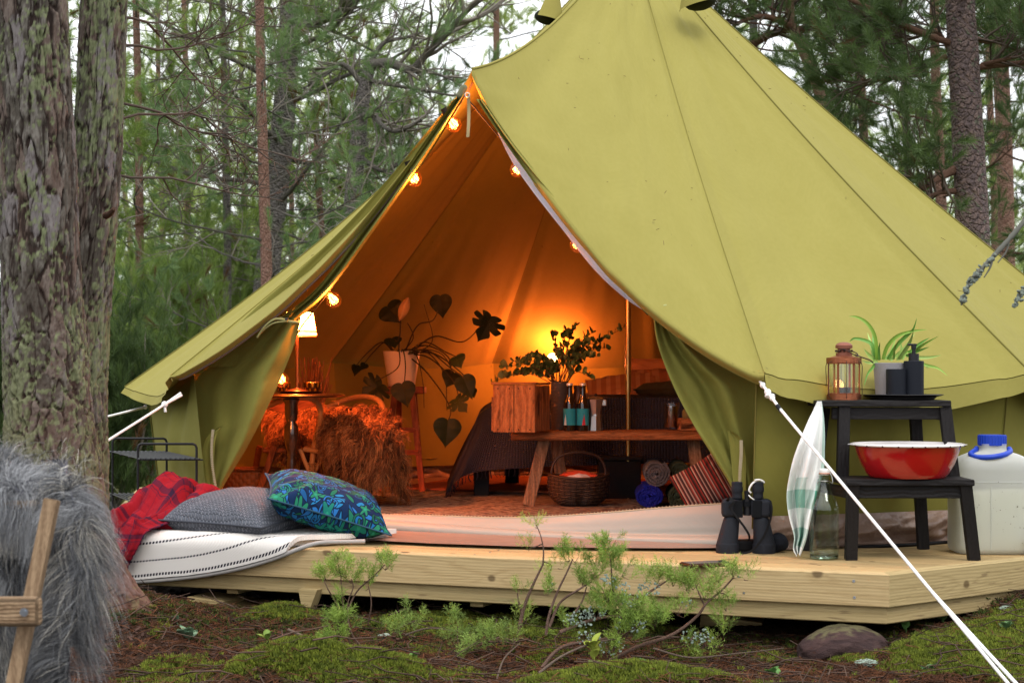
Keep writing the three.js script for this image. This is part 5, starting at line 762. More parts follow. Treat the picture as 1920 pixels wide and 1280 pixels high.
{
  const td = 7.08, c = P(548, 738, td), ty = c.y, o = thing('round_table', 'small round dark table on a turned pedestal behind the left flap', 'table', V(c.x, FLOOR + .008, c.z)), h = ty - FLOOR - .008, bl = phys([.018, .010, .007], .22, { clearcoat: .7, clearcoatRoughness: .12 });
  part('table_top', lathe([[0, h - .016], [.19, h - .016], [.213, h - .012], [.217, h - .006], [.213, h], [.207, h], [.2, h - .003], [0, h - .003]], 64), bl, o); part('brass_edge', new THREE.TorusGeometry(.2165, .0024, 8, 72).rotateX(PI / 2).translate(0, h - .006, 0), mat([.5, .3, .08], .25, { metalness: 1 }), o);
  part('pedestal', lathe([[0, .05], [.018, .05], [.018, .2], [.014, .215], [.019, .225], [.015, .235], [.024, .26], [.03, .30], [.029, .34], [.018, .36], [.024, .37], [.028, .40], [.027, .43], [.034, .45], [.034, h - .016], [0, h - .016]], 32).translate(-.005, 0, 0), bl, o);
  for (let k = 0; k < 3; k++) { const a = k * TAU / 3 + .4; part('foot', tube(smooth([V(0, .1, 0), V(Math.cos(a) * .06, .09, Math.sin(a) * .06), V(Math.cos(a) * .12, .04, Math.sin(a) * .12), V(Math.cos(a) * .16, .012, Math.sin(a) * .16)], 16), [.018, .011], 10), bl, o); }
  const tr = thing('serving_tray', 'thin dark round tray on the small table under the lamp', 'tray', V(c.x + .035, ty + .001, c.z)); part('tray_dish', lathe([[0, .004], [.08, .004], [.088, .010], [.09, .0105], [.084, 0], [0, 0]], 48), mat([.03, .016, .012], .3, { metalness: .6 }), tr);
  const lp = V(P(555, 738, td - .05).x, ty + .0055, c.z + .02), l = thing('table_lamp', 'lit table lamp with a white shade, half hidden by the left flap', 'lamp', lp), bz = mat([.10, .05, .025], .35, { metalness: .8 });
  part('lamp_base', lathe([[0, .0], [.05, 0], [.05, .008], [.02, .014], [.007, .02], [.0065, .25], [0, .25]], 32), bz, l);
  const sy = .235, sh = .095, shade = part('lamp_shade', lathe([[.082, sy], [.066, sy + sh]], 48), phys([.88, .74, .50], .95, { transmission: .38, thickness: 0 }), l); part('shade_rim', [new THREE.TorusGeometry(.0825, .0016, 8, 48).rotateX(PI / 2).translate(0, sy + .0, 0), lathe([[.0812, sy + .013], [.0802, sy + .019]], 48)], mat([.28, .12, .05], .7), shade);
  const bp = lp.clone().add(V(0, sy + .05, 0)); const lb = part('bulb', sph(.024, 0, sy + .05, 0, 16), glow(7, [1, .62, .26]), l); light(bp, HOT, 9.0);
  const cup = (px, label, sc) => { const p = P(px, 727, td).setY(ty + .006), q = thing('tea_glass', label, 'glass', p, 0); part('glass_wall', lathe([[0, .001], [.026 * sc, .001], [.033 * sc, .004], [.036 * sc, .04], [.034 * sc, .04], [.031 * sc, .008], [0, .005]], 36), mat([.34, .24, .06], .25, { metalness: .6, map: tex(128, 64, (u, v) => { const k = Math.sin(u * TAU * 9) * Math.sin(v * TAU * 2.5); return k > .2 ? [.75, .6, .2] : [.10, .06, .02]; }) }), q); part('gold_rim', new THREE.TorusGeometry(.0355 * sc, .0013, 6, 40).rotateX(PI / 2).translate(0, .0405, 0), mat([.8, .55, .2], .2, { metalness: 1 }), q); };
  cup(585, 'gold patterned tea glass on the tray right of the lamp', 1); cup(532, 'gold patterned tea glass left of the lamp stem by the flap', .8);
  const hp = P(470, 918, 7.5).setY(FLOOR + .008), hm = thing('laundry_basket', 'low brown wicker basket on the floor behind the left flap', 'basket', hp), bw = tex(128, 128, (u, v) => { const i = Math.floor(u * 14), k = (v * 20 + (i % 2) * .5) % 1; return Math.sin(k * PI) * (.4 + .6 * Math.abs(Math.sin(u * TAU * 7))); }, { color: false });
  const wk = mat([.17, .075, .032], .6, { bumpMap: retex(bw, 3, 1), bumpScale: .006 }); part('wicker_body', lathe([[0, .002], [.1, .002], [.118, .02], [.128, .14], [.125, .14], [.112, .02], [0, .014]], 48), wk, hm); part('wicker_rim', new THREE.TorusGeometry(.127, .006, 8, 48).rotateX(PI / 2).translate(0, .14, 0), wk, hm);
  const gp = P(583, 728, 7.75), r = rng(17), dg = thing('dried_grass', 'bunch of dried feathery grass behind the small table', 'dried grass', V(gp.x, .02, gp.z)), bl2 = []; for (let i = 0; i < 160; i++) { const a = r() * TAU, s = r() * .05, e = V(Math.cos(a) * .09 * r() + .01, .5 + r() * .14, Math.sin(a) * .07 * r()); bl2.push(tube(smooth([V(Math.cos(a) * s * .3, .1, Math.sin(a) * s * .3), V(Math.cos(a) * s * .5, .3, Math.sin(a) * s * .5), e], 8), [.0012, .0024], 3, false)); } part('grass_blade', bl2, mat([.24, .11, .05], .9), dg).userData.kind = 'stuff'; part('vase_body', lathe([[0, 0], [.05, 0], [.06, .05], [.05, .16], [.03, .2]], 24), mat([.05, .03, .02], .4), dg);
}
// tall stool with the big leafed plant
{
  const d = 8.22, x = (px, q = d) => (px - 960) / FPX * q, o = thing('tall_stool', 'tall red brown wooden stool under the large leafed plant', 'stool'), wd = mat([1.0, .55, .45], .55, { map: retex(oldWood, 1, 3) }), ty = .519;
  part('seat', boxUV(box(x(797) - x(722), .034, .19, (x(797) + x(722)) / 2, ty - .017, -d - .04, .006)), wd, o);
  const L = (a, b) => part('leg', boxUV(bar(a, b, .028, .026), 'y'), wd, o), g = FLOOR + .008; L(P(772, 733, 8.16), P(792, 918, 8.1).setY(g)); L(P(748, 733, 8.32), P(748, 905, 8.5).setY(g)); L(P(741, 733, 8.16), P(716, 918, 8.1).setY(g)); L(P(776, 733, 8.32), P(790, 905, 8.5).setY(g));
  const R = (a, b) => part('rung', boxUV(bar(a, b, .018, .024, V(0, 1, 0))), wd, o); R(P(731, 806, 8.13), P(780, 806, 8.13)); R(P(781, 806, 8.13), P(783, 800, 8.42)); R(P(725, 848, 8.11), P(785, 848, 8.11)); R(P(786, 848, 8.11), P(787, 842, 8.45));
  const pp = V(x(752), ty + .001, -d - .03), pl = thing('monstera_plant', 'large leafed plant trailing from a pale ribbed pot on the tall stool', 'potted plant', pp);
  const rb = []; for (let i = 0; i <= 40; i++) { const t = i / 40; rb.push([lerp(.064, .090, t) + .0008 * Math.sin(i * 1.57 * 2), t * .168]); } part('pot', lathe([[0, 0], ...rb, [.0925, .17], [.088, .17], [.084, .15], [0, .15]], 48), mat([.62, .52, .40], .45), pl);
  part('soil', new THREE.CircleGeometry(.085, 24).rotateX(-PI / 2).translate(0, .152, 0), mat([.02, .013, .01], 1), pl);
  const leaf = (split) => { const M = 108, rim = []; for (let i = 0; i < M; i++) { const t = i / M * TAU, X = 16 * Math.sin(t) ** 3 / 34, Y = (14 * Math.cos(t) - 3.6 * Math.cos(2 * t) - 1.2 * Math.cos(3 * t) - .4 * Math.cos(4 * t)) / 33; let k = 1; if (split) for (const a of [1.15, 1.65, 2.15]) { const w = Math.min(Math.abs(t - a), Math.abs(TAU - t - a)); k *= 1 - .58 * Math.exp(-(w * w) / .0035); } rim.push([X * k * 1.02, Y * k]); }
    const S = 8, z = (X, Y) => -.32 * (Y - .1) * (Y - .1) + .22 * Math.abs(X) - .35 * X * X + .02 * Math.sin(Y * 22) * Math.abs(X) * 2; return surf(M, S, (u, v) => { const i = Math.round(u * M) % M, q = Math.pow(v, .8); const X = rim[i][0] * q, Y = lerp(.12, rim[i][1], q); return V(X, Y, z(X, Y)); }); };
  const gp = leaf(false), gs = leaf(true), lms = [mat([.008, .015, .005], .55), mat([.026, .045, .012], .5), mat([.014, .026, .009], .5)], pale = mat([.42, .26, .13], .5);
  const sp = [], top = pp.clone().add(V(0, .16, 0));
  for (const [px, py, w, h, roll, tilt, split, m, dd, bx, by] of [[827, 570, 42, 52, .1, 0, 0, 0, 8.2, 812, 600], [913, 610, 66, 66, -.5, .1, 1, 0, 8.0, 870, 640], [735, 585, 50, 52, .7, .3, 0, 0, 8.2, 750, 600], [737, 640, 34, 30, .2, .7, 0, 0, 8.15, 745, 640], [702, 728, 64, 60, -.9, .4, 1, 0, 7.95, 745, 690], [757, 735, 46, 56, .25, .15, 0, 0, 7.9, 760, 690], [858, 676, 34, 32, .5, .5, 0, 1, 8.05, 836, 660], [846, 708, 40, 42, -.4, .5, 0, 0, 8.02, 842, 672], [874, 722, 40, 56, .4, .2, 0, 2, 7.98, 845, 690], [861, 756, 48, 44, .7, .5, 1, 1, 8.0, 850, 715], [838, 806, 52, 64, -.1, .15, 0, 2, 7.95, 845, 770], [667, 692, 18, 34, -.3, .8, 0, 0, 8.3, 690, 660], [682, 686, 16, 24, -.5, .8, 0, 0, 8.3, 700, 660], [886, 735, 18, 44, .3, 1.1, 0, 1, 8.05, 866, 700]]) {
    const c = P(px, py, dd), m2 = new THREE.Mesh(split ? gs : gp, lms[m]); m2.name = 'leaf'; m2.castShadow = m2.receiveShadow = true; m2.position.copy(c).sub(pp); m2.scale.set(w / FPX * dd * 1.08, h / FPX * dd * 1.06, w / FPX * dd); m2.rotation.set(-tilt, .25 * Math.sin(px), roll, 'ZYX'); pl.add(m2);
    const e = c.clone().add(V(Math.sin(-roll) * -h * .0, h * .2 / FPX * dd, -.012)); sp.push(tube(smooth([top.clone().add(V((px - 780) * .0003, 0, .01)), top.clone().lerp(P(bx, by, dd), .55).add(V(0, .05, .02)), P(bx, by, dd), e], 24), [.0042, .0022], 7));
  }
  const wl = P(757, 580, 8.1); part('withered_leaf', surf(10, 16, (u, v) => V((u - .5) * .05 * Math.sin(PI * (v * .92 + .06)), (.5 - v) * .12, .018 * Math.sin(u * PI) + .02 * v * v)).rotateZ(-.35).translate(wl.x - pp.x, wl.y - pp.y, wl.z - pp.z), pale, pl, 'pale dried leaf');
  sp.push(tube(smooth([top, P(775, 630, 8.12), P(764, 605, 8.1)], 16), .003, 6)); for (const [a, b, c2] of [[[770, 655], [830, 665], [868, 770]], [[800, 660], [832, 700], [838, 770]], [[780, 665], [793, 720], [795, 765]], [[780, 660], [810, 640], [795, 570]]]) sp.push(tube(smooth([top, P(...a, 8.1), P(...b, 8.05), P(...c2, 8.02)], 24), [.0036, .0018], 6));
  part('stem', sp.map((q) => q.translate(-pp.x, -pp.y, -pp.z)), mat([.035, .03, .012], .6), pl).userData.kind = 'stuff';
}
// lamp close to the rear canvas, string of bulbs round the door
{
  const p = P(1036, 672, 9.38), o = thing('floor_lamp', 'glowing bare lamp close to the rear canvas behind the branches', 'lamp', V(p.x, FLOOR + .01, p.z)), h = p.y - FLOOR - .01;
  part('lamp_base', lathe([[0, 0], [.08, 0], [.08, .012], [.01, .02], [.008, h - .06], [.018, h - .05], [.018, h - .03], [0, h - .03]], 28), mat([.03, .02, .015], .4, { metalness: .6 }), o); part('bulb', sph(.03, 0, h, 0, 20), glow(12, [1, .6, .22]), o); light(p, HOT, 2.5);
  const s = thing('string_lights', 'string of round amber bulbs hanging round the tent door', 'string lights'), cab = mat([.02, .015, .01], .6), amber = [1, .55, .17];
  const spots = [[851, 234, -.5, .09], [777, 336, -.3, .09], [626, 563, -.6, .12], [527, 712, -.2, .14], [970, 318, .5, .12], [1083, 459, .45, .12]];
  for (const [px, py, lean, off] of spots) {
    const c = Pd(px, py, off), ax = V(lean, .75, .1).normalize(), q = new THREE.Quaternion().setFromUnitVectors(V(0, 1, 0), ax), b = new THREE.Group(); b.name = 'light_bulb'; b.position.copy(c); b.quaternion.copy(q); s.add(b);
    part('bulb_glass', lathe([[0, -.028], [.014, -.0245], [.0245, -.014], [.0285, 0], [.026, .013], [.017, .026], [.0125, .036], [.0125, .042]], 28), bulbGlass, b);
    const fl = []; for (let k = 0; k < 5; k++) { const a = k / 5 * TAU; fl.push(tube(smooth([V(Math.cos(a) * .004, .026, Math.sin(a) * .004), V(Math.cos(a) * .012, .008, Math.sin(a) * .012), V(Math.cos(a + .5) * .013, -.009, Math.sin(a + .5) * .013)], 8), .0016, 5)); } part('filament', fl, glow(18, [1, .58, .2]), b);
    part('socket', cyl(.0125, .0115, .03, 0, .04, 0, 16), cab, b); light(c.clone(), [1, .26, .055], .95);
  }
  const line = (pts) => tube(smooth(pts.map(([x, y, o2]) => Pd(x, y, o2)), 60), .0028, 6, false);
  part('cable', [line([[866, 190, .1], [838, 226, .09], [800, 290, .1], [766, 326, .09], [700, 420, .11], [612, 552, .10], [560, 620, .13], [522, 700, .13], [505, 740, .14]]), line([[880, 190, .1], [930, 250, .12], [976, 304, .12], [1030, 380, .14], [1090, 446, .12], [1150, 520, .15], [1215, 590, .15]])], cab, s);
}

// ================================================================ trees
const barkGrey = mat([1, 1, 1], .95, { map: retex(barkTex([.15, .135, .13], [.22, .20, .19], [.05, .042, .038], [.17, .20, .12], .12, 3), 2, 1.6), bumpMap: retex(barkBump, 2, 1.6), bumpScale: .018 });
const barkRed = mat([1, 1, 1], .92, { map: retex(barkTex([.25, .135, .10], [.33, .20, .155], [.10, .06, .045], [.17, .18, .11], -.06, 8), 2, 1.6), bumpMap: retex(barkBump, 2, 1.6), bumpScale: .012 });
const barkPlum = mat([1, 1, 1], .95, { map: retex(barkTex([.14, .105, .105], [.21, .15, .135], [.055, .04, .038], [.15, .18, .12], .10, 12), 2, 1.4), bumpMap: retex(barkBump, 2, 1.4), bumpScale: .016 });
const twigGrey = mat([.18, .16, .135], .95), twigDark = mat([.085, .065, .052], .95), limbRed = mat([.17, .095, .065], .95, { bumpMap: retex(barkBump, 2, 6), bumpScale: .006 }), limbGrey = mat([.17, .155, .135], .95, { bumpMap: retex(barkBump, 2, 6), bumpScale: .008 });
const needleM = phys([1, 1, 1], .7, { transmission: .6, thickness: 0, specularIntensity: .25 });
// a pine shoot: needles round a short twig, along +y
function shoot(n, L, nl, nw, seed) {
  const r = rng(seed), pos = [], nor = [];
  for (let i = 0; i < n; i++) {
    const t = .1 + .9 * Math.pow(i / n, .8), a = i * 2.4 + r() * .5, up = .55 + .5 * t + .2 * r(), d = V(Math.cos(a) * Math.cos(up), Math.sin(up), Math.sin(a) * Math.cos(up)).normalize(), s = V(-Math.sin(a), .2 * (r() - .5), Math.cos(a)).multiplyScalar(nw * .42), b = V(0, t * L, 0), l = nl * (.75 + .4 * r()), e = b.clone().addScaledVector(d, l).add(V(0, -.12 * l * r(), 0));
    pos.push(...b.clone().sub(s).toArray(), ...b.clone().add(s).toArray(), ...e.toArray()); const m = V(0, 0, 0).crossVectors(s, d).normalize(); for (let k = 0; k < 3; k++) nor.push(m.x, m.y, m.z);
  }
  const g = new THREE.BufferGeometry(); g.setAttribute('position', new THREE.Float32BufferAttribute(pos, 3)); g.setAttribute('normal', new THREE.Float32BufferAttribute(nor, 3)); g.setAttribute('uv', new THREE.Float32BufferAttribute(new Float32Array(pos.length / 3 * 2), 2)); return g;
}
const SHOOTS = [shoot(46, .10, .06, .0042, 1), shoot(60, .13, .075, .007, 2)];
const tmpQ = new THREE.Quaternion(), UPV = V(0, 1, 0);
function trunkCurve(pts, n = 40) { return smooth(pts, n); }
function foliage(r, kind, tufts, parent, name = 'needles') {
  if (!tufts.length) return;
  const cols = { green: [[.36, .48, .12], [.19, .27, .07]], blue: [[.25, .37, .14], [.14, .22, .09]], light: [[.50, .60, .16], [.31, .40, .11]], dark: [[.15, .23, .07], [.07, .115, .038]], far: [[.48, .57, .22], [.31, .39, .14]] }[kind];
  const ms = [], cs = [];
  for (const [p, d, s] of tufts) { tmpQ.setFromUnitVectors(UPV, d); ms.push(new THREE.Matrix4().compose(p, tmpQ.clone().multiply(new THREE.Quaternion().setFromAxisAngle(UPV, r() * TAU)), V(s, s, s))); const c = r() < .03 ? [.16, .08, .03] : mix3(cols[0], cols[1], Math.pow(r(), .8)); cs.push(new THREE.Color().setRGB(...c)); }
  scatter(name, kind === 'far' ? SHOOTS[1] : SHOOTS[0], needleM, ms, cs, parent);
}
function growLimb(r, o, start, dir, len, rad, level, out) {
  const n = level === 0 ? 9 : 5, pts = [start.clone()], d = dir.clone(), w = level === 0 ? o.wander : .55;
  for (let i = 0; i < n; i++) { d.add(V((r() - .5) * w, (r() - .5) * w + (level === 0 ? o.lift : .03), (r() - .5) * w)).normalize(); pts.push(pts[i].clone().addScaledVector(d, len / n)); }
  out.limbs[Math.min(level, 2)].push(tube(pts, [rad, rad * .28], level === 0 ? 6 : level === 1 ? 4 : 3, false, 3));
  const at = (t) => { const q = t * n, i = Math.min(n - 1, Math.floor(q)); return pts[i].clone().lerp(pts[i + 1], q - i); };
  if (level < 2) {
    const kids = Math.round((level === 0 ? o.kids : o.kids2) * (.7 + .6 * r()));
    for (let k = 0; k < kids; k++) {
      const t = level === 0 ? .22 + .78 * (k + r()) / kids : .2 + .8 * (k + r()) / kids, p = at(Math.min(1, t)), q = Math.min(n - 1, Math.floor(t * n)), ax = pts[q + 1].clone().sub(pts[q]).normalize(), side = V(r() - .5, (r() - .5) * .7 + .08, r() - .5); side.addScaledVector(ax, -side.dot(ax)).normalize();
      growLimb(r, o, p, ax.multiplyScalar(.75).add(side).normalize(), len * (level === 0 ? .42 : .48) * (1.1 - .55 * t) * (.6 + .7 * r()), rad * (level === 0 ? .42 : .5) * (1 - .5 * t) + .0012, level + 1, out);
    }
  }
  if (level >= 1 && r() < o.leafy) { const m = level === 2 ? o.tuft : Math.max(1, o.tuft - 1); for (let k = 0; k < m; k++) { const t = 1 - .55 * k / Math.max(1, m) * (.6 + .6 * r()), p = at(Math.max(.05, t)), dd = d.clone().add(V((r() - .5) * .9, (r() - .2) * .8, (r() - .5) * .9)).normalize(); out.tufts.push([p, dd, o.size * (.75 + .5 * r())]); } }
}
function pine(label, o) {
  const r = rng(o.seed), t = thing(o.name || 'pine_tree', label, 'tree', V(0, 0, 0), 0, o.group), c = trunkCurve(o.trunk, 36), out = { limbs: [[], [], []], tufts: [] };
  part('trunk', tube(c, (s) => lerp(o.r0, o.r1, s) * (1 + .06 * noise(s * 20, o.seed)) * (1 + .8 * Math.exp(-s * 40) * (o.flare || 1)), o.sides || 16, false, 1 / .45), o.bark, t);
  for (let i = 0; i < o.n; i++) {
    const s = lerp(o.from, 1, (i + r() * .8) / o.n), p = c[Math.min(36, Math.floor(s * 36))].clone().lerp(c[Math.min(36, Math.floor(s * 36) + 1)], (s * 36) % 1), a = i * 2.4 + r() * 1.2, up = o.up + (r() - .5) * .5;
    growLimb(r, o, p, V(Math.cos(a) * Math.cos(up), Math.sin(up), Math.sin(a) * Math.cos(up)), o.len * (.6 + .7 * r()) * (1 - .55 * Math.max(0, s - .3)), Math.max(.006, lerp(o.r0, o.r1, s) * .24), 0, out);
  }
  for (const l of o.extra || []) { const cc = smooth(l.pts, 26); out.limbs[0].push(tube(cc, [l.r, l.r * .35], 8, false, 3)); const rr = l.kids ?? 10; for (let k = 0; k < rr; k++) { const q = Math.floor(lerp(5, 25, (k + r()) / rr)), ax = cc[q + 1].clone().sub(cc[q]).normalize(), sd = V(r() - .5, r() - .35, r() - .5).normalize(); growLimb(r, { ...o, kids: 6, leafy: l.leafy ?? o.leafy }, cc[q], ax.add(sd).normalize(), (l.len || .6) * (.5 + .8 * r()), l.r * .4, 1, out); } }
  if (out.limbs[0].length) part('limb', out.limbs[0], o.limbM || limbGrey, t).userData.kind = 'stuff';
  if (out.limbs[1].length) part('branch', out.limbs[1], o.twigM || twigGrey, t).userData.kind = 'stuff';
  if (out.limbs[2].length) part('twig', out.limbs[2], o.twigM || twigGrey, t).userData.kind = 'stuff';
  foliage(r, o.kind || 'green', out.tufts, t); return t;
}
const G = (px, d, dy = 0) => { const x = (px - 960) / FPX * d; return V(x, groundY(x, d) - .1 + dy, -d); };
const up = (px, py, d) => P(px, py, d);
const base = { wander: .32, lift: .02, kids: 9, kids2: 5, leafy: .85, tuft: 3, size: 1.15, up: .15, from: .12, n: 30, len: 1.6, twigM: twigGrey };
// front tree: two stems from one foot, its bark plates modelled
{
  const t = thing('forked_pine', 'big old pine with two stems and lichened flaky bark at the left of the deck', 'tree');
  const cells = (x, y) => { let b1 = 9, b2 = 9, id = 0; const X = Math.floor(x), Y = Math.floor(y); for (let a = -1; a <= 1; a++) for (let b = -1; b <= 1; b++) { const hx = hash(X + a, Y + b, 3), hy = hash(X + a, Y + b, 4), q = Math.hypot(X + a + hx - x, Y + b + hy - y); if (q < b1) { b2 = b1; b1 = q; id = hash(X + a, Y + b, 5); } else if (q < b2) b2 = q; } return [b2 - b1, id]; };
  const stem = (pts, rad, na, nh, seed, cutY) => {
    const c = smooth(pts, 60), H = c[60].y - c[0].y, circ = TAU * .15, info = [];
    const g = surf(na, nh, (u, v) => {
      const q = v * 60, i = Math.min(59, Math.floor(q)), p = c[i].clone().lerp(c[i + 1], q - i), a = u * TAU, y = v * H, R = rad(v, a), X = Math.cos(a) * .15, Z = Math.sin(a) * .15;
      const wx = .9 * fbm(X * 8, y * 3.2, Z * 8 + seed, 4), wy = .10 * fbm(X * 9 + 5, y * 4, Z * 9 + seed, 3), s1 = Math.round(circ / .058), uu = ((u * s1 + wx) % s1 + s1) % s1;
      const cell = (cu, cv) => { let b1 = 9, b2 = 9, id = 0; const X0 = Math.floor(cu), Y0 = Math.floor(cv); for (let da = -1; da <= 1; da++) for (let db = -1; db <= 1; db++) { const k = ((X0 + da) % s1 + s1) % s1, hx = hash(k, Y0 + db, seed), hy = hash(k, Y0 + db, seed + 1), e = Math.hypot(X0 + da + hx - cu, Y0 + db + hy - cv); if (e < b1) { b2 = b1; b1 = e; id = hash(k, Y0 + db, seed + 2); } else if (e < b2) b2 = e; } return [b2 - b1, id]; };
      const [e, id] = cell(uu, (y + wy) / .15), flake = fbm(X * 30, y * 12, Z * 30 + seed, 4), lay = flake + .5 + .25 * fbm(X * 70, y * 34, Z * 70, 3), step = Math.floor(lay * 7) / 7, fiss = smoothstep(Math.abs(fbm(X * 13, y * 3.4, Z * 13 + 9 + seed, 4)), .004, .07), crack = Math.min(.25 + .75 * fiss, smoothstep(e + .5 * fbm(X * 34, y * 18, Z * 34, 3) + .06, .02, .16)), fine = fbm(X * 120, y * 60, Z * 120, 3);
      const h = crack * (.005 + .003 * id) + .009 * step * (.4 + .6 * crack) + .004 * fbm(X * 46, y * 24, Z * 46, 3) + .003 * fine, rr = R + h - .010;
      info.push([crack, id, step + .25 * (lay * 7 % 1) - .62, fine, y]); return V(p.x + Math.cos(a) * rr, p.y, p.z + Math.sin(a) * rr);
    }, (u, v) => [u, v], null);
    const n = info.length, col = new Float32Array(n * 3), Q = g.attributes.position;
    for (let k = 0; k < n; k++) {
      const [crack, id, flake, fine, y] = info[k], x = Q.getX(k), z = Q.getZ(k), yy = Q.getY(k);
      let b = mix3([.062, .056, .046], [.145, .135, .118], smoothstep(flake + .35 * (id - .5), -.15, .2)); if (id > .72) b = mix3(b, [.115, .072, .058], .45); if (id < .12) b = mix3(b, [.22, .20, .205], .5);
      b = mix3(b, [b[0] * .55, b[1] * .5, b[2] * .5], smoothstep(fine, .02, .2) * .8); b = mix3([.02, .014, .012], b, smoothstep(crack, .12, .9));
      const li = .9 * fbm(x * 6, yy * 3, z * 6 + 3, 3) + .9 * fbm(x * 55, yy * 45, z * 55, 4) + .10 * clamp(1 - yy, 0, 1) + .04 * crack; b = mix3(b, mix3([.10, .12, .055], [.18, .21, .11], clamp(.5 + fine * 2, 0, 1)), smoothstep(li, .12, .26) * .8);
      b = mix3(b, [.13, .06, .04], smoothstep(.12, -.08, yy) * .6); col.set(b, k * 3);
    }
    g.setAttribute('color', new THREE.BufferAttribute(col, 3));
    return part('trunk', g, mat([1, 1, 1], .95, { vertexColors: true }), t);
  };
  const d = 5.2, fl = (v, a) => .11 * Math.exp(-v * 13) * (1 + .35 * Math.cos(a * 3 + 1) + .2 * Math.cos(a * 5));
  stem([P(114, 1165, d), P(106, 1000, d), P(92, 800, d), P(80, 600, d), P(70, 300, d), P(58, 0, d), P(52, -320, d), P(40, -700, d)], (v, a) => lerp(.168, .092, Math.pow(v, .6)) + fl(v, a), 340, 560, 3);
  stem([P(140, 1150, d + .16), P(146, 900, d + .17), P(153, 640, d + .18), P(178, 330, d + .2), P(195, 0, d + .22), P(214, -320, d + .24), P(250, -700, d + .26)], (v, a) => lerp(.092, .062, v) + .05 * Math.exp(-v * 13), 220, 520, 11);
  // broken stub and the thin bare branches that leave the second stem
  const out = { limbs: [[], [], []], tufts: [] }, r = rng(4), o = { ...base, leafy: .0, tuft: 2, kids: 9, kids2: 6, lift: -.02, wander: .6, size: .8 };
  part('branch_stub', tube(smooth([P(198, 404, 5.3), P(208, 398, 5.24), P(213, 391, 5.22)], 8), [.012, .006], 8), limbRed, t);
  for (const [a, b, dd, len] of [[[224, 85], [.95, .22, -.35], 5.45, .55], [[218, 225], [.9, .35, -.5], 5.45, .7], [[212, 190], [.8, -.25, -.7], 5.5, .8], [[205, 325], [.9, .05, -.6], 5.45, .6], [[215, 30], [.7, .4, -.9], 5.5, .7]]) growLimb(r, o, P(...a, dd), V(...b).normalize(), len, .0052, 0, out);
  part('bare_branch', [...out.limbs[0], ...out.limbs[1], ...out.limbs[2]], twigDark, t).userData.kind = 'stuff'; foliage(r, 'blue', out.tufts, t);
}
// named trees behind
pine('slender straight pine with a bare reddish trunk left of the tent', { ...base, seed: 21, trunk: [G(500, 11), up(500, 545, 11), up(494, 330, 11), up(488, 120, 11), up(486, -60, 11), up(484, -500, 11)], r0: .042, r1: .024, bark: barkRed, n: 34, from: .12, len: 1.15, kids: 7, kids2: 5, leafy: .5, tuft: 2, kind: 'blue', size: .95, up: .1, flare: .3 });
pine('thick grey leaning pine trunk just behind the slender reddish one', { ...base, seed: 33, trunk: [G(482, 13.5), up(496, 560, 13.5), up(520, 340, 13.5), up(536, 160, 13.5), up(544, 0, 13.5), up(556, -500, 13.5)], r0: .105, r1: .075, bark: barkGrey, n: 16, from: .34, len: 1.9, leafy: .75, tuft: 3, kind: 'green', size: 1.05, extra: [{ pts: [up(548, 65, 13.4), up(600, 40, 13.2), up(640, 20, 13), up(655, -30, 12.9)], r: .045, len: .7 }, { pts: [up(545, 40, 13.4), up(590, 45, 13), up(640, 28, 12.8)], r: .02, len: .5 }] });
const dead = { wander: .5, lift: .02, kids: 7, kids2: 4, leafy: .16, tuft: 2, size: .9, up: .2, from: .5, n: 0, len: .8, twigM: twigGrey };
pine('crooked half dead pine with arching bare limbs above the tent ridge', { ...dead, seed: 41, name: 'crooked_pine', trunk: [G(640, 12.4), up(655, 480, 12.4), up(672, 250, 12.4), up(682, 170, 12.4), up(697, 112, 12.4)], r0: .075, r1: .042, bark: barkGrey, kind: 'dark', extra: [
  { pts: [up(694, 122, 12.4), up(730, 118, 12.3), up(772, 130, 12.2), up(800, 100, 12.1), up(838, 62, 12), up(868, 28, 11.9), up(900, 0, 11.8)], r: .040, kids: 15, len: .6, leafy: .05 }, { pts: [up(772, 130, 12.2), up(810, 136, 12), up(850, 150, 11.8)], r: .018, kids: 6, len: .4, leafy: .12 }, { pts: [up(690, 150, 12.4), up(740, 160, 12.2), up(800, 170, 12), up(850, 180, 11.8)], r: .017, kids: 7, len: .42, leafy: .2 },
  { pts: [up(676, 220, 12.4), up(700, 215, 12.2), up(716, 235, 12), up(745, 246, 11.8), up(790, 225, 11.6)], r: .026, kids: 14, len: .5, leafy: .35 }, { pts: [up(682, 160, 12.4), up(640, 120, 12.4), up(610, 140, 12.4), up(570, 165, 12.3)], r: .022, kids: 14, len: .6, leafy: .5 }, { pts: [up(697, 112, 12.4), up(720, 80, 12.4), up(760, 70, 12.4), up(790, 60, 12.4)], r: .02, kids: 7, len: .5, leafy: .2 }, { pts: [up(682, 300, 12.4), up(720, 320, 12.3), up(760, 300, 12.2)], r: .02, kids: 12, len: .5, leafy: .5 }] });
pine('thin far pine seen against the white sky above the tent ridge', { ...base, seed: 52, trunk: [G(930, 25), up(930, 250, 25), up(931, 0, 25), up(932, -120, 25)], r0: .06, r1: .035, bark: barkRed, n: 20, from: .55, len: 1.5, leafy: .8, tuft: 3, kind: 'light', size: 1.2 });
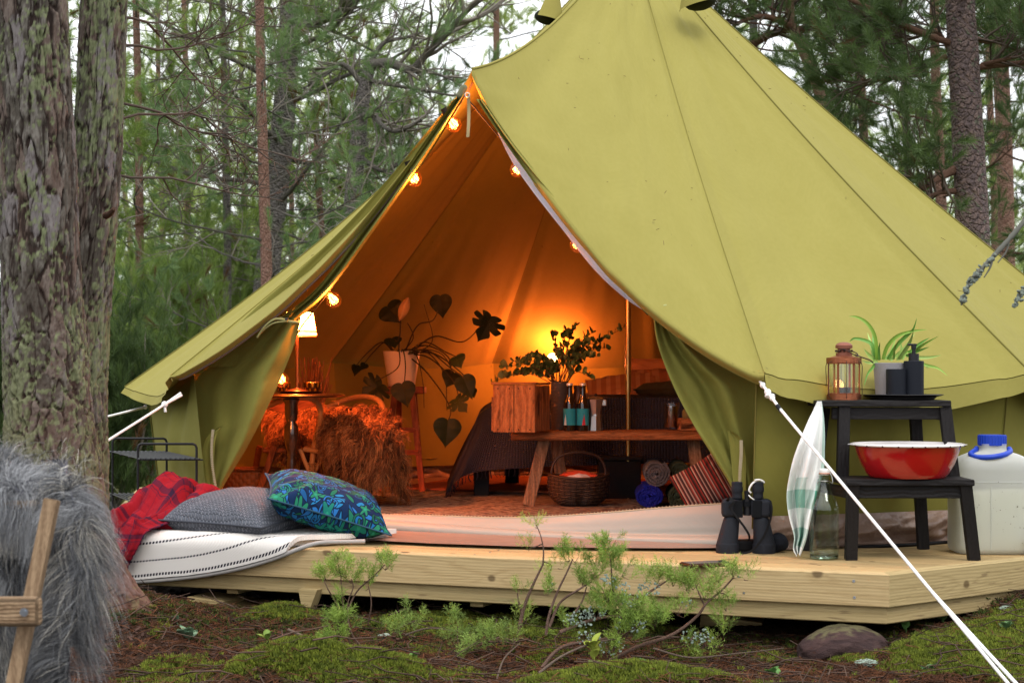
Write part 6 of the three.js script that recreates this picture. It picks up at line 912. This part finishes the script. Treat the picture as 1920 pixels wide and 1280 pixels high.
pine('leaning reddish pine crossing behind the right roof edge', { ...base, seed: 63, trunk: [G(1600, 12.5), up(1560, 300, 12.5), up(1542, 190, 12.5), up(1512, 110, 12.5), up(1488, 50, 12.5), up(1474, -60, 12.5)], r0: .045, r1: .030, bark: barkRed, limbM: limbRed, n: 10, from: .6, len: 1.3, kind: 'dark', twigM: twigDark, leafy: .8, tuft: 3, extra: [{ pts: [up(1490, 52, 12.5), up(1440, 32, 12.4), up(1400, 36, 12.3), up(1355, 62, 12.2)], r: .028, kids: 16, len: .7, leafy: .8 }, { pts: [up(1400, 90, 12.7), up(1450, 62, 12.7), up(1540, 48, 12.7), up(1620, 18, 12.7), up(1720, -8, 12.7)], r: .034, kids: 26, len: .8, leafy: .9 }] });
pine('sturdy lichen spotted pine trunk at the right above the tent', { ...base, seed: 71, trunk: [G(1832, 9.6), up(1826, 480, 9.6), up(1818, 300, 9.6), up(1808, 120, 9.6), up(1800, -20, 9.6), up(1790, -500, 9.6)], r0: .098, r1: .078, bark: barkPlum, limbM: limbRed, sides: 28, n: 7, from: .55, len: 1.5, kind: 'dark', twigM: twigDark, leafy: .8, tuft: 3, extra: [{ pts: [up(1790, 318, 9.6), up(1760, 335, 9.5), up(1720, 360, 9.4)], r: .028, kids: 6, len: .5 }, { pts: [up(1795, 358, 9.6), up(1765, 360, 9.5), up(1735, 370, 9.3)], r: .020, kids: 6, len: .5 }, { pts: [up(1775, 105, 9.6), up(1720, 135, 9.6), up(1660, 148, 9.6), up(1615, 150, 9.6)], r: .016, kids: 20, len: .6, leafy: .9 }, { pts: [up(1785, 110, 9.7), up(1760, 62, 9.7), up(1700, 75, 9.7)], r: .014, kids: 14, len: .6, leafy: .9 }, { pts: [up(1842, 122, 9.6), up(1880, 112, 9.5), up(1940, 100, 9.4)], r: .016, kids: 12, len: .5, leafy: .8 }] });
pine('orange barked pine trunk at the far right beyond the lichen spotted one', { ...base, seed: 82, trunk: [G(1890, 16.5), up(1886, 350, 16.5), up(1876, 100, 16.5), up(1868, -20, 16.5), up(1860, -400, 16.5)], r0: .085, r1: .065, bark: barkRed, limbM: limbRed, n: 12, from: .45, len: 1.8, kind: 'dark', twigM: twigDark });
// the bushier pines that fill the wood behind
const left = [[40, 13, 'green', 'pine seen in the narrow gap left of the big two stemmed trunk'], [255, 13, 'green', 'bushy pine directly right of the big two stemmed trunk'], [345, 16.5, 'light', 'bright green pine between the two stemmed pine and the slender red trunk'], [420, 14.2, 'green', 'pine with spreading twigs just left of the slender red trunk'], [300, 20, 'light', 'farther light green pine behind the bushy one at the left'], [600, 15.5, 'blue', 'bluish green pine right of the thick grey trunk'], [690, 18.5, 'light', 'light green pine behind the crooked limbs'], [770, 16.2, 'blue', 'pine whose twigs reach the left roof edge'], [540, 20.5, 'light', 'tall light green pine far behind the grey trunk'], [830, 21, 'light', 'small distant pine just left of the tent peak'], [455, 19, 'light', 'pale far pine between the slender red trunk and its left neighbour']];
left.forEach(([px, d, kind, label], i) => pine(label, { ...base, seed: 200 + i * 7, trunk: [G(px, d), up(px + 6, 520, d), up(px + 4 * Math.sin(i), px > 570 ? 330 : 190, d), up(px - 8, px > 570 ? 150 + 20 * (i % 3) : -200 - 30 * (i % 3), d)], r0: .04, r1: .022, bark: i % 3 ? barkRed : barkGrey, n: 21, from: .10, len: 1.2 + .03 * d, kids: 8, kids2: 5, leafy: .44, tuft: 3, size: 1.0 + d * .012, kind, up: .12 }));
const right = [[1420, 15.5, 'dark', 'dark pine behind the top of the right roof edge'], [1620, 15, 'dark', 'dark green pine between the leaning trunk and the sturdy one'], [1700, 19, 'green', 'greener pine farther back left of the sturdy trunk'], [1760, 13.5, 'dark', 'low dark pine close behind the sturdy trunk'], [1935, 14, 'dark', 'dark pine at the right edge behind the hanging twig'], [1860, 20, 'green', 'far pine between the sturdy trunk and the orange barked one'], [1520, 21, 'green', 'far green pine seen under the long arching limb']];
right.forEach(([px, d, kind, label], i) => pine(label, { ...base, seed: 300 + i * 7, trunk: [G(px, d), up(px + 6, 420, d), up(px - 6, 100, d), up(px - 8, -300, d)], r0: .05, r1: .03, bark: i % 2 ? barkRed : barkGrey, limbM: limbRed, n: 15, from: .2, len: 1.2 + .03 * d, kids: 8, kids2: 5, leafy: .5, tuft: 3, size: 1.1 + d * .012, kind, twigM: twigDark, up: .1 }));
// the far wood: one mass of trunks and crowns
{
  const r = rng(500), tr = [], tf = [], wood = new THREE.Group(); wood.name = 'far_wood'; wood.userData.kind = 'stuff'; wood.userData.label = 'far pine wood closing the view behind the nearer trees'; wood.userData.category = 'wood'; scene.add(wood);
  for (let i = 0; i < 44; i++) {
    const d = 26 + 26 * r(), px = i < 28 ? lerp(120, 1000, (i + r()) / 28) : lerp(1300, 2050, (i - 28 + r()) / 16), b = G(px, d), h = (px > 640 && px < 980 ? 1.8 + 1.6 * r() : i < 28 ? 1.7 + 2.6 * r() : 2.6 + 3.4 * r()), lean = (r() - .5) * .8; tr.push(tube(smooth([b, b.clone().add(V(lean * .4, h * .5, 0)), b.clone().add(V(lean, h, 0))], 8), [.06 + .04 * r(), .03], 6, false, 2));
    const n = 260; for (let k = 0; k < n; k++) { const y = h * (.04 + .96 * Math.pow(r(), .9)), a = r() * TAU, q = (1.7 * (1 - .4 * y / h) + .3) * Math.sqrt(r()), lump = noise(a * 1.3 + i * 9, y * 1.1, i); if (lump < .0) continue; tf.push([b.clone().add(V(lean * y / h + Math.cos(a) * q, y, Math.sin(a) * q)), V(Math.cos(a), .5 + r(), Math.sin(a)).normalize(), 1.7 + 1.6 * r()]); }
  }
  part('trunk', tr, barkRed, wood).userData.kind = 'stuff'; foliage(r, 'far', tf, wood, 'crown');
  // low bushes between the deck and the wood
  const bushes = [[215, 10, .55, 'low green bush between the pine trunk and the left tent wall'], [285, 12, .7, 'taller bush behind the wire rack'], [160, 12.5, .8, 'bush mostly hidden behind the two stemmed pine'], [400, 15, .9, 'bush far behind the left eave of the tent'], [20, 11, .8, 'bush at the left edge of the photo behind the trunk']];
  bushes.forEach(([px, d, R, label], i) => { const b = G(px, d, .1), t = thing('juniper_bush', label, 'bush', V(0, 0, 0)), rr = rng(600 + i), tf2 = [], st = []; for (let k = 0; k < 14; k++) { const a = rr() * TAU, e = b.clone().add(V(Math.cos(a) * R * .7 * rr(), R * (1.1 + .9 * rr()), Math.sin(a) * R * .6 * rr())); const c = smooth([b, b.clone().lerp(e, .5).add(V(Math.cos(a) * .1, 0, Math.sin(a) * .1)), e], 10); st.push(tube(c, [.012, .004], 5, false)); for (let m = 0; m < 110; m++) { const p = c[2 + Math.floor(rr() * 9)].clone().add(V((rr() - .5) * .4, (rr() - .4) * .35, (rr() - .5) * .4)); tf2.push([p, V(rr() - .5, .6 + rr() * .5, rr() - .5).normalize(), .9 + .5 * rr()]); } } part('stem', st, twigGrey, t).userData.kind = 'stuff'; foliage(rr, i % 2 ? 'green' : 'dark', tf2, t); });
}
// lichen covered branch reaching in from a pine outside the frame
{
  const t = thing('lichen_pine', 'pine at the right whose drooping lichened twigs hang into the view', 'tree'), r = rng(77);
  part('trunk', tube([V(2.35, -.4, -4.9), V(2.36, 1, -4.9), V(2.38, 4, -4.95)], [.13, .1], 20, false, 2), barkPlum, t);
  const main = smooth([V(2.3, 1.25, -4.85), V(1.75, 1.2, -4.6), P(1990, 350, 4.4), P(1935, 400, 4.3), P(1893, 448, 4.25), P(1862, 482, 4.22), P(1838, 508, 4.2), P(1815, 540, 4.2), P(1803, 572, 4.2)], 70), two = smooth([P(1990, 350, 4.4), P(1960, 470, 4.3), P(1930, 530, 4.26), P(1903, 572, 4.25)], 30);
  const lich = mat([.16, .185, .155], 1), g = [tube(main, (s) => lerp(.010, .0028, s) * (1 + .5 * noise(s * 60, 3)), 8, false), tube(two, (s) => lerp(.007, .003, s) * (1 + .5 * noise(s * 50, 8)), 8, false), tube(smooth([P(1862, 482, 4.22), P(1858, 500, 4.21), P(1846, 520, 4.2)], 10), [.004, .0015], 6), tube(smooth([P(1838, 505, 4.2), P(1830, 516, 4.19), P(1818, 520, 4.19)], 10), [.004, .0015], 6), tube(smooth([P(1893, 448, 4.25), P(1888, 470, 4.24), P(1872, 492, 4.22)], 10), [.0035, .0015], 6)];
  part('branch', g, mat([.10, .10, .085], .95), t);
  const fl = []; for (const [c, a, b, n] of [[main, 44, 69, 90], [two, 18, 30, 40]]) for (let i = 0; i < n; i++) { const p = c[Math.min(c.length - 1, Math.floor(lerp(a, b, r())))], k = .003 + .005 * r(); fl.push(new THREE.SphereGeometry(k, 5, 4).scale(1, .55, 1).rotateX(r() * 6).rotateZ(r() * 6).translate(p.x + (r() - .5) * .014, p.y + (r() - .5) * .014, p.z + (r() - .5) * .014)); } part('lichen', fl, lich, t).userData.kind = 'stuff';
}

// ================================================================ plants, stone and twigs in front of the deck
function sprig(seed, n, L, nl) { const r = rng(seed), gs = []; const nd = (p, d, l, w) => { const s = V(r() - .5, r() - .5, r() - .5).cross(d).normalize().multiplyScalar(w); const g = new THREE.BufferGeometry(), e = p.clone().addScaledVector(d, l); g.setAttribute('position', new THREE.Float32BufferAttribute([...p.clone().sub(s).toArray(), ...p.clone().add(s).toArray(), ...e.toArray()], 3)); g.computeVertexNormals(); gs.push(g); };
  const twigs = [[V(0, 0, 0), V(0, L, 0)]]; for (let k = 0; k < 7; k++) { const a = k * 2.4, t = .15 + .1 * k, b = V(0, L * t, 0); twigs.push([b, b.clone().add(V(Math.cos(a) * .6, .7, Math.sin(a) * .6).multiplyScalar(L * .55 * (1.1 - t * .6)))]); }
  for (const [a, b] of twigs) { const ax = b.clone().sub(a), l = ax.length(); ax.normalize(); const m = Math.round(n * l / L / 3); for (let i = 0; i < m; i++) { const t = (i + r()) / m, q = V(r() - .5, r() - .5, r() - .5); q.addScaledVector(ax, -q.dot(ax)).normalize(); nd(a.clone().lerp(b, t), q.multiplyScalar(.8).addScaledVector(ax, .75).normalize(), nl * (.7 + .5 * r()), .0009); } }
  return merge(gs); }
const SPRIGS = [sprig(1, 84, .055, .013), sprig(2, 70, .065, .0125)], juniperM = phys([1, 1, 1], .65, { transmission: .35, thickness: 0, specularIntensity: .3 });
const lichenM = mat([.24, .30, .25], 1);
function shrub(name, label, cat, d, stems, clusters, lichens, seed, light_ = [.36, .50, .10]) {
  const r = rng(seed), t = thing(name, label, cat), st = [], ms = [], cs = [];
  for (const [r0, ...s] of stems) st.push(tube(smooth(s.map(([x, y, dd]) => P(x, y, d + (dd || 0) + .03 * (r() - .5))), 20), [r0, r0 * .4], 6, true, 6));
  for (const [x, y, R, n, dd] of clusters) { const c = P(x, y, d + (dd || 0)), rad = R / FPX * d; for (let i = 0; i < n * .6; i++) { const o = V(r() - .5, r() - .5, r() - .5).multiplyScalar(2 * rad * Math.pow(r(), .4)), dir = V((r() - .5) * 1.2 + o.x / rad * .6, .55 + .6 * r(), (r() - .5) * 1.2).normalize(), s = .55 + .5 * r(); tmpQ.setFromUnitVectors(UPV, dir); ms.push(new THREE.Matrix4().compose(c.clone().add(o), tmpQ.clone().multiply(new THREE.Quaternion().setFromAxisAngle(UPV, r() * TAU)), V(s, s, s))); cs.push(new THREE.Color().setRGB(...mix3(light_, [light_[0] * .45, light_[1] * .5, light_[2] * .5], Math.pow(r(), 1.3)))); if (i % 3 === 0) st.push(tube([c.clone().add(V(0, -rad * .4, 0)), c.clone().add(o)], [.0011, .0006], 4, false)); } }
  part('stem', st, mat([.16, .10, .075], .9, { bumpMap: retex(barkBump, 1, 2), bumpScale: .002 }), t).userData.kind = 'stuff';
  scatter('foliage', SPRIGS[seed % 2], juniperM, ms, cs, t);
  if (lichens.length) { const g = []; for (const [x, y, R, n] of lichens) for (let i = 0; i < n; i++) { const a = r() * TAU, q = R / FPX * d * Math.sqrt(r()), p = P(x, y, d - .01), k = .0018 + .0028 * r(); g.push(new THREE.IcosahedronGeometry(k, 0).scale(1, .4, 1).rotateX(r() * 6).rotateZ(r() * 6).translate(p.x + Math.cos(a) * q * 1.9, p.y + Math.sin(a) * q * 1.1, p.z + (r() - .5) * q)); } part('lichen', g, lichenM, t).userData.kind = 'stuff'; }
  return t;
}
shrub('juniper_shrub', 'small juniper with bushy tips in front of the left half of the deck', 'shrub', 4.98, [[.004, [690, 1225], [660, 1190], [652, 1150], [668, 1110], [700, 1080], [722, 1058]], [.0035, [655, 1205], [645, 1150], [641, 1110], [638, 1070]], [.003, [645, 1160], [630, 1130], [615, 1105], [606, 1085]], [.003, [655, 1185], [652, 1130], [662, 1100], [658, 1085]], [.003, [690, 1170], [696, 1130], [690, 1095]], [.005, [740, 1255, -.05], [690, 1235, -.05], [640, 1200, -.05], [632, 1170, -.05]]],
  [[612, 1082, 16, 16], [638, 1066, 20, 24], [658, 1086, 18, 18], [722, 1062, 17, 18], [700, 1082, 14, 9], [692, 1098, 12, 7], [640, 1158, 22, 32, -.05], [622, 1190, 24, 32, -.05], [600, 1222, 24, 40, -.06], [650, 1120, 14, 5]], [], 12, [.36, .50, .10]);
shrub('juniper_sapling', 'thin bare juniper stem rising to a tiny green tip before the middle of the deck', 'shrub', 4.86, [[.007, [972, 1190], [982, 1140], [1000, 1095], [1018, 1058]], [.003, [1018, 1060], [1019, 1030], [1014, 1005], [1006, 984]], [.002, [1018, 1052], [1034, 1060], [1028, 1080]], [.002, [1016, 1020], [1000, 1026], [992, 1028]], [.004, [978, 1150], [972, 1125], [970, 1112]]], [[1006, 986, 8, 6], [992, 1028, 9, 5], [1028, 1084, 8, 5], [970, 1108, 9, 6], [1046, 1062, 9, 4], [978, 1170, 16, 12], [962, 1200, 18, 12]], [], 13, [.40, .52, .11]);
shrub('juniper_shrub', 'tall juniper clump with lichened twigs in front of the middle of the deck', 'shrub', 4.80, [[.005, [1024, 1190], [1028, 1160], [1045, 1110], [1062, 1075], [1074, 1048]], [.005, [1030, 1175], [1050, 1130], [1085, 1105], [1110, 1090]], [.004, [1150, 1220], [1160, 1180], [1165, 1150], [1150, 1110], [1146, 1060], [1142, 1035]], [.004, [1060, 1170], [1090, 1130], [1100, 1100]], [.006, [1050, 1185], [1100, 1165], [1150, 1155], [1200, 1160]], [.006, [1010, 1260], [1050, 1215], [1120, 1200], [1170, 1190], [1200, 1170]]],
  [[1068, 1046, 15, 14], [1078, 1050, 12, 10], [1142, 1032, 22, 34], [1150, 1055, 16, 18], [1122, 1072, 16, 14], [1166, 1074, 16, 14], [1092, 1092, 14, 12], [1108, 1100, 12, 8], [1140, 1120, 24, 26], [1160, 1145, 30, 40], [1196, 1160, 30, 40], [1120, 1150, 24, 22], [1060, 1180, 22, 16], [1175, 1185, 26, 26], [1230, 1165, 20, 20], [1040, 1100, 12, 5], [1026, 1110, 10, 5], [1140, 1225, 30, 22]], [[1085, 1160, 16, 70], [1115, 1148, 12, 40], [1182, 1168, 16, 60], [1140, 1085, 8, 24], [1165, 1100, 9, 24], [1180, 1126, 12, 40], [1100, 1195, 14, 30], [1150, 1212, 14, 24]], 14);
shrub('juniper_shrub', 'spreading juniper reaching right along the deck edge below the phone', 'shrub', 4.86, [[.006, [1140, 1240], [1200, 1210], [1260, 1190], [1310, 1152], [1325, 1130], [1352, 1108], [1376, 1082]], [.003, [1322, 1135], [1312, 1115], [1304, 1095]], [.005, [1195, 1125], [1225, 1105], [1255, 1086]], [.002, [1345, 1110], [1362, 1115], [1368, 1130]], [.003, [1295, 1200], [1310, 1185], [1335, 1200], [1350, 1190]]],
  [[1232, 1090, 15, 20], [1262, 1094, 14, 22], [1286, 1100, 14, 20], [1212, 1084, 13, 9], [1300, 1100, 14, 14], [1376, 1078, 15, 20], [1350, 1090, 14, 12], [1396, 1084, 9, 7], [1322, 1118, 18, 18], [1345, 1120, 14, 10], [1362, 1140, 15, 14], [1350, 1162, 15, 12], [1270, 1145, 20, 16], [1240, 1150, 18, 12], [1325, 1225, 15, 10], [1290, 1215, 14, 8], [1356, 1192, 9, 5]], [[1216, 1104, 12, 46], [1306, 1192, 15, 40], [1322, 1196, 8, 20], [1290, 1130, 6, 10]], 15);
shrub('juniper_shrub', 'low juniper seedlings left of the bare juniper stem', 'shrub', 4.92, [[.003, [862, 1230], [858, 1200], [858, 1175]], [.002, [915, 1215], [912, 1195], [905, 1185]], [.003, [860, 1250, -.06], [862, 1230, -.06], [880, 1212, -.06]]], [[858, 1172, 12, 9], [862, 1190, 14, 10], [886, 1206, 14, 10], [912, 1192, 18, 16], [940, 1200, 16, 12], [850, 1208, 12, 8], [868, 1232, 11, 7, -.06], [880, 1218, 9, 5, -.06], [780, 1170, 20, 12], [740, 1180, 22, 14]], [], 16, [.34, .47, .11]);
// small leafy plants
{
  const leafG = surf(6, 8, (u, v) => { const s = (u - .5) * 2, w = .013 * Math.pow(Math.sin(PI * Math.min(1, v * .96 + .02)), .8); return V(s * w, .004 * v + .006 * Math.sin(v * 2.5) + .003 * s * s, v * .036); });
  const plants = [[352, 1196, 6, 1.35, [.14, .23, .14], 'bluish green leaf rosette on the brown litter at the left', 5.0], [330, 1168, 3, .8, [.13, .22, .13], 'tiny bluish seedling above the leaf rosette', 5.15], [500, 1200, 4, .9, [.16, .24, .05], 'bright green seedling on the mossy ridge at the left', 4.9], [770, 1255, 6, .9, [.10, .19, .04], 'small green plant below the low juniper seedlings', 4.7], [1210, 1258, 6, 1.15, [.09, .20, .06], 'broad leafed plant under the tall juniper clump', 4.72], [1112, 1208, 7, 1.2, [.30, .36, .06], 'yellow green leafy sprout inside the juniper clump', 4.74], [1118, 1258, 5, 1.0, [.24, .30, .07], 'pale yellow green sprout at the foot of the juniper clump', 4.66], [1448, 1270, 4, 1.2, [.10, .22, .06], 'two green leaves at the bottom edge left of the stone', 4.62], [1697, 1160, 6, .85, [.09, .19, .05], 'small plant against the right side board near the corner', 5.08], [1768, 1158, 8, .8, [.08, .16, .05], 'leafy sprig below the right side board by the rope', 5.18], [1845, 1122, 7, .9, [.09, .18, .05], 'green sprig touching the right side board beyond the rope', 5.28], [1742, 1270, 5, 1, [.09, .19, .07], 'low plant at the bottom edge beside the rope', 4.62], [1888, 1215, 5, 1, [.11, .20, .08], 'plant in the moss right of the rope', 4.9]];
  plants.forEach(([px, py, n, s, c, label, d], i) => { const r = rng(700 + i), p0 = P(px, py, d), gy = groundY(p0.x, d), t = thing('small_plant', label, 'plant', V(p0.x, gy, p0.z)), h = Math.max(.004, p0.y - gy), m = mat(c, .5), pts = smooth([V(0, -.01, 0), V(.004, h * .5, .002), V(0, h, 0)], 6); part('stem', tube(pts, .0012, 5), m, t); for (let k = 0; k < n; k++) { const q = new THREE.Mesh(leafG, m); q.name = 'leaf'; q.castShadow = q.receiveShadow = true; const a = k * 2.4 + r(); q.position.set(0, h * (n > 5 ? .45 + .55 * k / n : 1), 0); q.rotation.set(-.25 - .6 * r(), a, (r() - .5) * .5, 'YXZ'); q.scale.setScalar(s * (.75 + .4 * r())); t.add(q); } });
  for (const [px, py, d, R, label] of [[1625, 1250, 4.75, .022, 'pale green lichen cushion right below the stone'], [1888, 1148, 5.2, .014, 'small pale lichen tuft on the moss right of the rope'], [720, 1150, 5.3, .012, 'tiny pale lichen tuft under the deck edge']]) { const p0 = P(px, py, d), gy = groundY(p0.x, d), r = rng(Math.round(px)), g = []; for (let i = 0; i < 160; i++) { const a = r() * TAU, q = R * Math.sqrt(r()); g.push(new THREE.IcosahedronGeometry(.0025 + .003 * r(), 0).translate(p0.x + Math.cos(a) * q * 1.5, gy + .004 + .5 * R * Math.sqrt(Math.max(0, 1 - (q / R) ** 2)) + .003 * r(), p0.z + Math.sin(a) * q)); } solo('lichen_cushion', label, 'lichen', merge(g), lichenM); }
  for (const [pts, r0, label] of [[[[1010, 1262, 4.62], [1050, 1232, 4.66], [1110, 1206, 4.74], [1165, 1196, 4.8]], .004, 'long grey stick lying across the foot of the juniper clump'], [[[540, 1180, 5.1], [600, 1205, 5.0], [660, 1222, 4.94], [740, 1262, 4.8]], .0045, 'curved brown stick running through the left moss'], [[[930, 1280, 4.6], [945, 1235, 4.7], [975, 1205, 4.8]], .003, 'thin dark stick leaning up before the bare juniper stem'], [[[760, 1190, 5.0], [800, 1178, 5.0], [850, 1182, 5.0], [905, 1190, 5.0]], .003, 'thin arched stick behind the low juniper seedlings'], [[[1225, 1215, 4.8], [1290, 1232, 4.8], [1380, 1225, 4.85], [1470, 1215, 4.9]], .003, 'thin stick between the spreading juniper and the stone']]) solo('fallen_stick', label, 'stick', tube(smooth(pts.map(([x, y, d]) => { const p = P(x, y, d); p.y = Math.max(p.y, groundY(p.x, d) + .004); return p; }), 24), [r0, r0 * .5], 7, true, 6), mat([.15, .11, .085], .9, { bumpMap: retex(barkBump, 1, 2), bumpScale: .002 }));
  const sg = new THREE.SphereGeometry(1, 72, 48), q = sg.attributes.position, sc = P(1580, 1206, 4.97), col = []; for (let i = 0; i < q.count; i++) { let x = q.getX(i), y = q.getY(i), z = q.getZ(i); const k = 1 + .22 * fbm(x * 1.4, y * 1.4, z * 1.4 + 3) + .06 * fbm(x * 5, y * 5, z * 5) + .02 * fbm(x * 18, y * 18, z * 18); x *= k; y *= k; z *= k; const Y = Math.sign(y) * Math.pow(Math.abs(y), .8); q.setXYZ(i, x * .135, Y * .052 - .03 * x * x + (x > 0 ? .012 : -.01) * Math.abs(x), z * .11); const m = smoothstep(Y + .6 * fbm(x * 6, z * 6, 2), .72, .98); col.push(...mix3(mix3([.040, .024, .024], [.072, .042, .038], clamp(.5 + fbm(x * 5, y * 5, z * 5) * 1.6, 0, 1)), [.16, .15, .07], m * .7)); }
  sg.setAttribute('color', new THREE.Float32BufferAttribute(col, 3)); sg.computeVertexNormals(); solo('stone', 'dark reddish brown stone under the deck corner', 'stone', sg.translate(sc.x, sc.y, sc.z), mat([1, 1, 1], .75, { vertexColors: true, bumpMap: retex(speckle, 4, 3), bumpScale: .003 }));
}

// ================================================================ chair with the grey sheepskin, close by at the left
{
  const d = 3.3, o = thing('folding_chair', 'wooden folding chair seen from behind at the left front', 'chair'), wd = mat([1.45, 1.35, 1.2], .7, { map: retex(greyWood, 2, 6), bumpMap: retex(grainBump, 2, 6), bumpScale: .0015 });
  const T = (a, b, w, t) => part('frame_bar', boxUV(bar(a, b, w, t), 'y'), wd, o);
  T(P(97, 936, 3.10), P(16, 1330, 3.04), .027, .022); T(P(97, 936, 3.20).add(V(-.36, .01, 0)), P(16, 1330, 3.12).add(V(-.36, 0, 0)), .028, .022);
  for (const a of [0, -.36]) T(P(16, 1330, 3.12).add(V(a, 0, 0)), V(P(16, 1330, 3.12).x + a - .05, -.26, -2.95), .028, .022);
  const arm = P(24, 1146, 3.02), g = part('arm_rail', boxUV(box(.10, .052, .026, 0, 0, 0, .008).translate(arm.x, arm.y, arm.z)), wd, o); part('bolt', [cyl(.0075, .0075, .004, 0, 0, 0, 18).rotateX(PI / 2).translate(...P(45, 1147, 3.002).toArray()), cyl(.003, .003, .002, 0, 0, 0, 12).rotateX(PI / 2).translate(...P(45, 1147, 2.998).toArray())], mat([.42, .46, .52], .28, { metalness: 1 }), g);
  part('cross_bar', tube([P(90, 950, 3.24), P(90, 950, 3.24).add(V(-.36, .0, 0))], .013, 12), wd, o);
  part('backrest_cloth', surf(16, 16, (u, v) => P(lerp(-240, 118, u), lerp(905, 1330, v), 3.30 - .03 * Math.sin(PI * v))), mat([.012, .012, .014], 1), o);
  const s = thing('sheepskin', 'long haired grey sheepskin thrown over the folding chair', 'sheepskin'), R = curve2([[96, 866], [124, 896], [148, 950], [160, 1020], [157, 1100], [140, 1180], [124, 1240], [118, 1320]], 60), Lf = curve2([[-90, 858], [-110, 900], [-120, 1320]], 40);
  const cols = [mat([.36, .365, .375], .75), mat([.17, .175, .185], .75), mat([.055, .057, .064], .75), mat([.54, .51, .45], .75)];
  const sheet = (x0, x1) => (u, v) => { const y = lerp(862, 1318, v), a = along(Lf, y), b = along(R, y), x = lerp(x0 < 0 ? a : lerp(x0, x0 + 6, v), x1 > 900 ? b : x1, u); return P(x, y, 3.30 - .05 * Math.sin(PI * clamp(u, 0, 1)) - .05 * smoothstep(v, 0, .25) + .16 * (1 - smoothstep(v, 0, .14)) - (x > 118 ? .03 : 0)); };
  fur('wool', sheet(126, 999), 30, 12000, .12, .00045, .6, 1.3, cols, 31, s, ['hide', mat([.10, .10, .12], 1)]);
  fur('wool', (u, v) => { const y = lerp(858, 960, v), x = lerp(-110, 138 + 12 * v, u); return P(x, y + 80 * Math.pow(smoothstep(u, .3, 1), 1.6) * (1 - v * .6), 3.31 - .06 * smoothstep(v, 0, .6) + .20 * (1 - smoothstep(v, 0, .5))); }, 24, 9500, .10, .00045, .55, 1.0, cols, 32, s, ['hide', mat([.10, .10, .12], 1)]);
  fur('wool', (u, v) => { const y = lerp(900, 1300, v), x = lerp(-110, 74 - 52 * v, u); return P(x, y, 3.30 - .03 * Math.sin(PI * u)); }, 24, 8000, .11, .00045, .6, 1.0, cols, 33, s, ['hide', mat([.10, .10, .12], 1)]);
}

renderer.render(scene, camera);
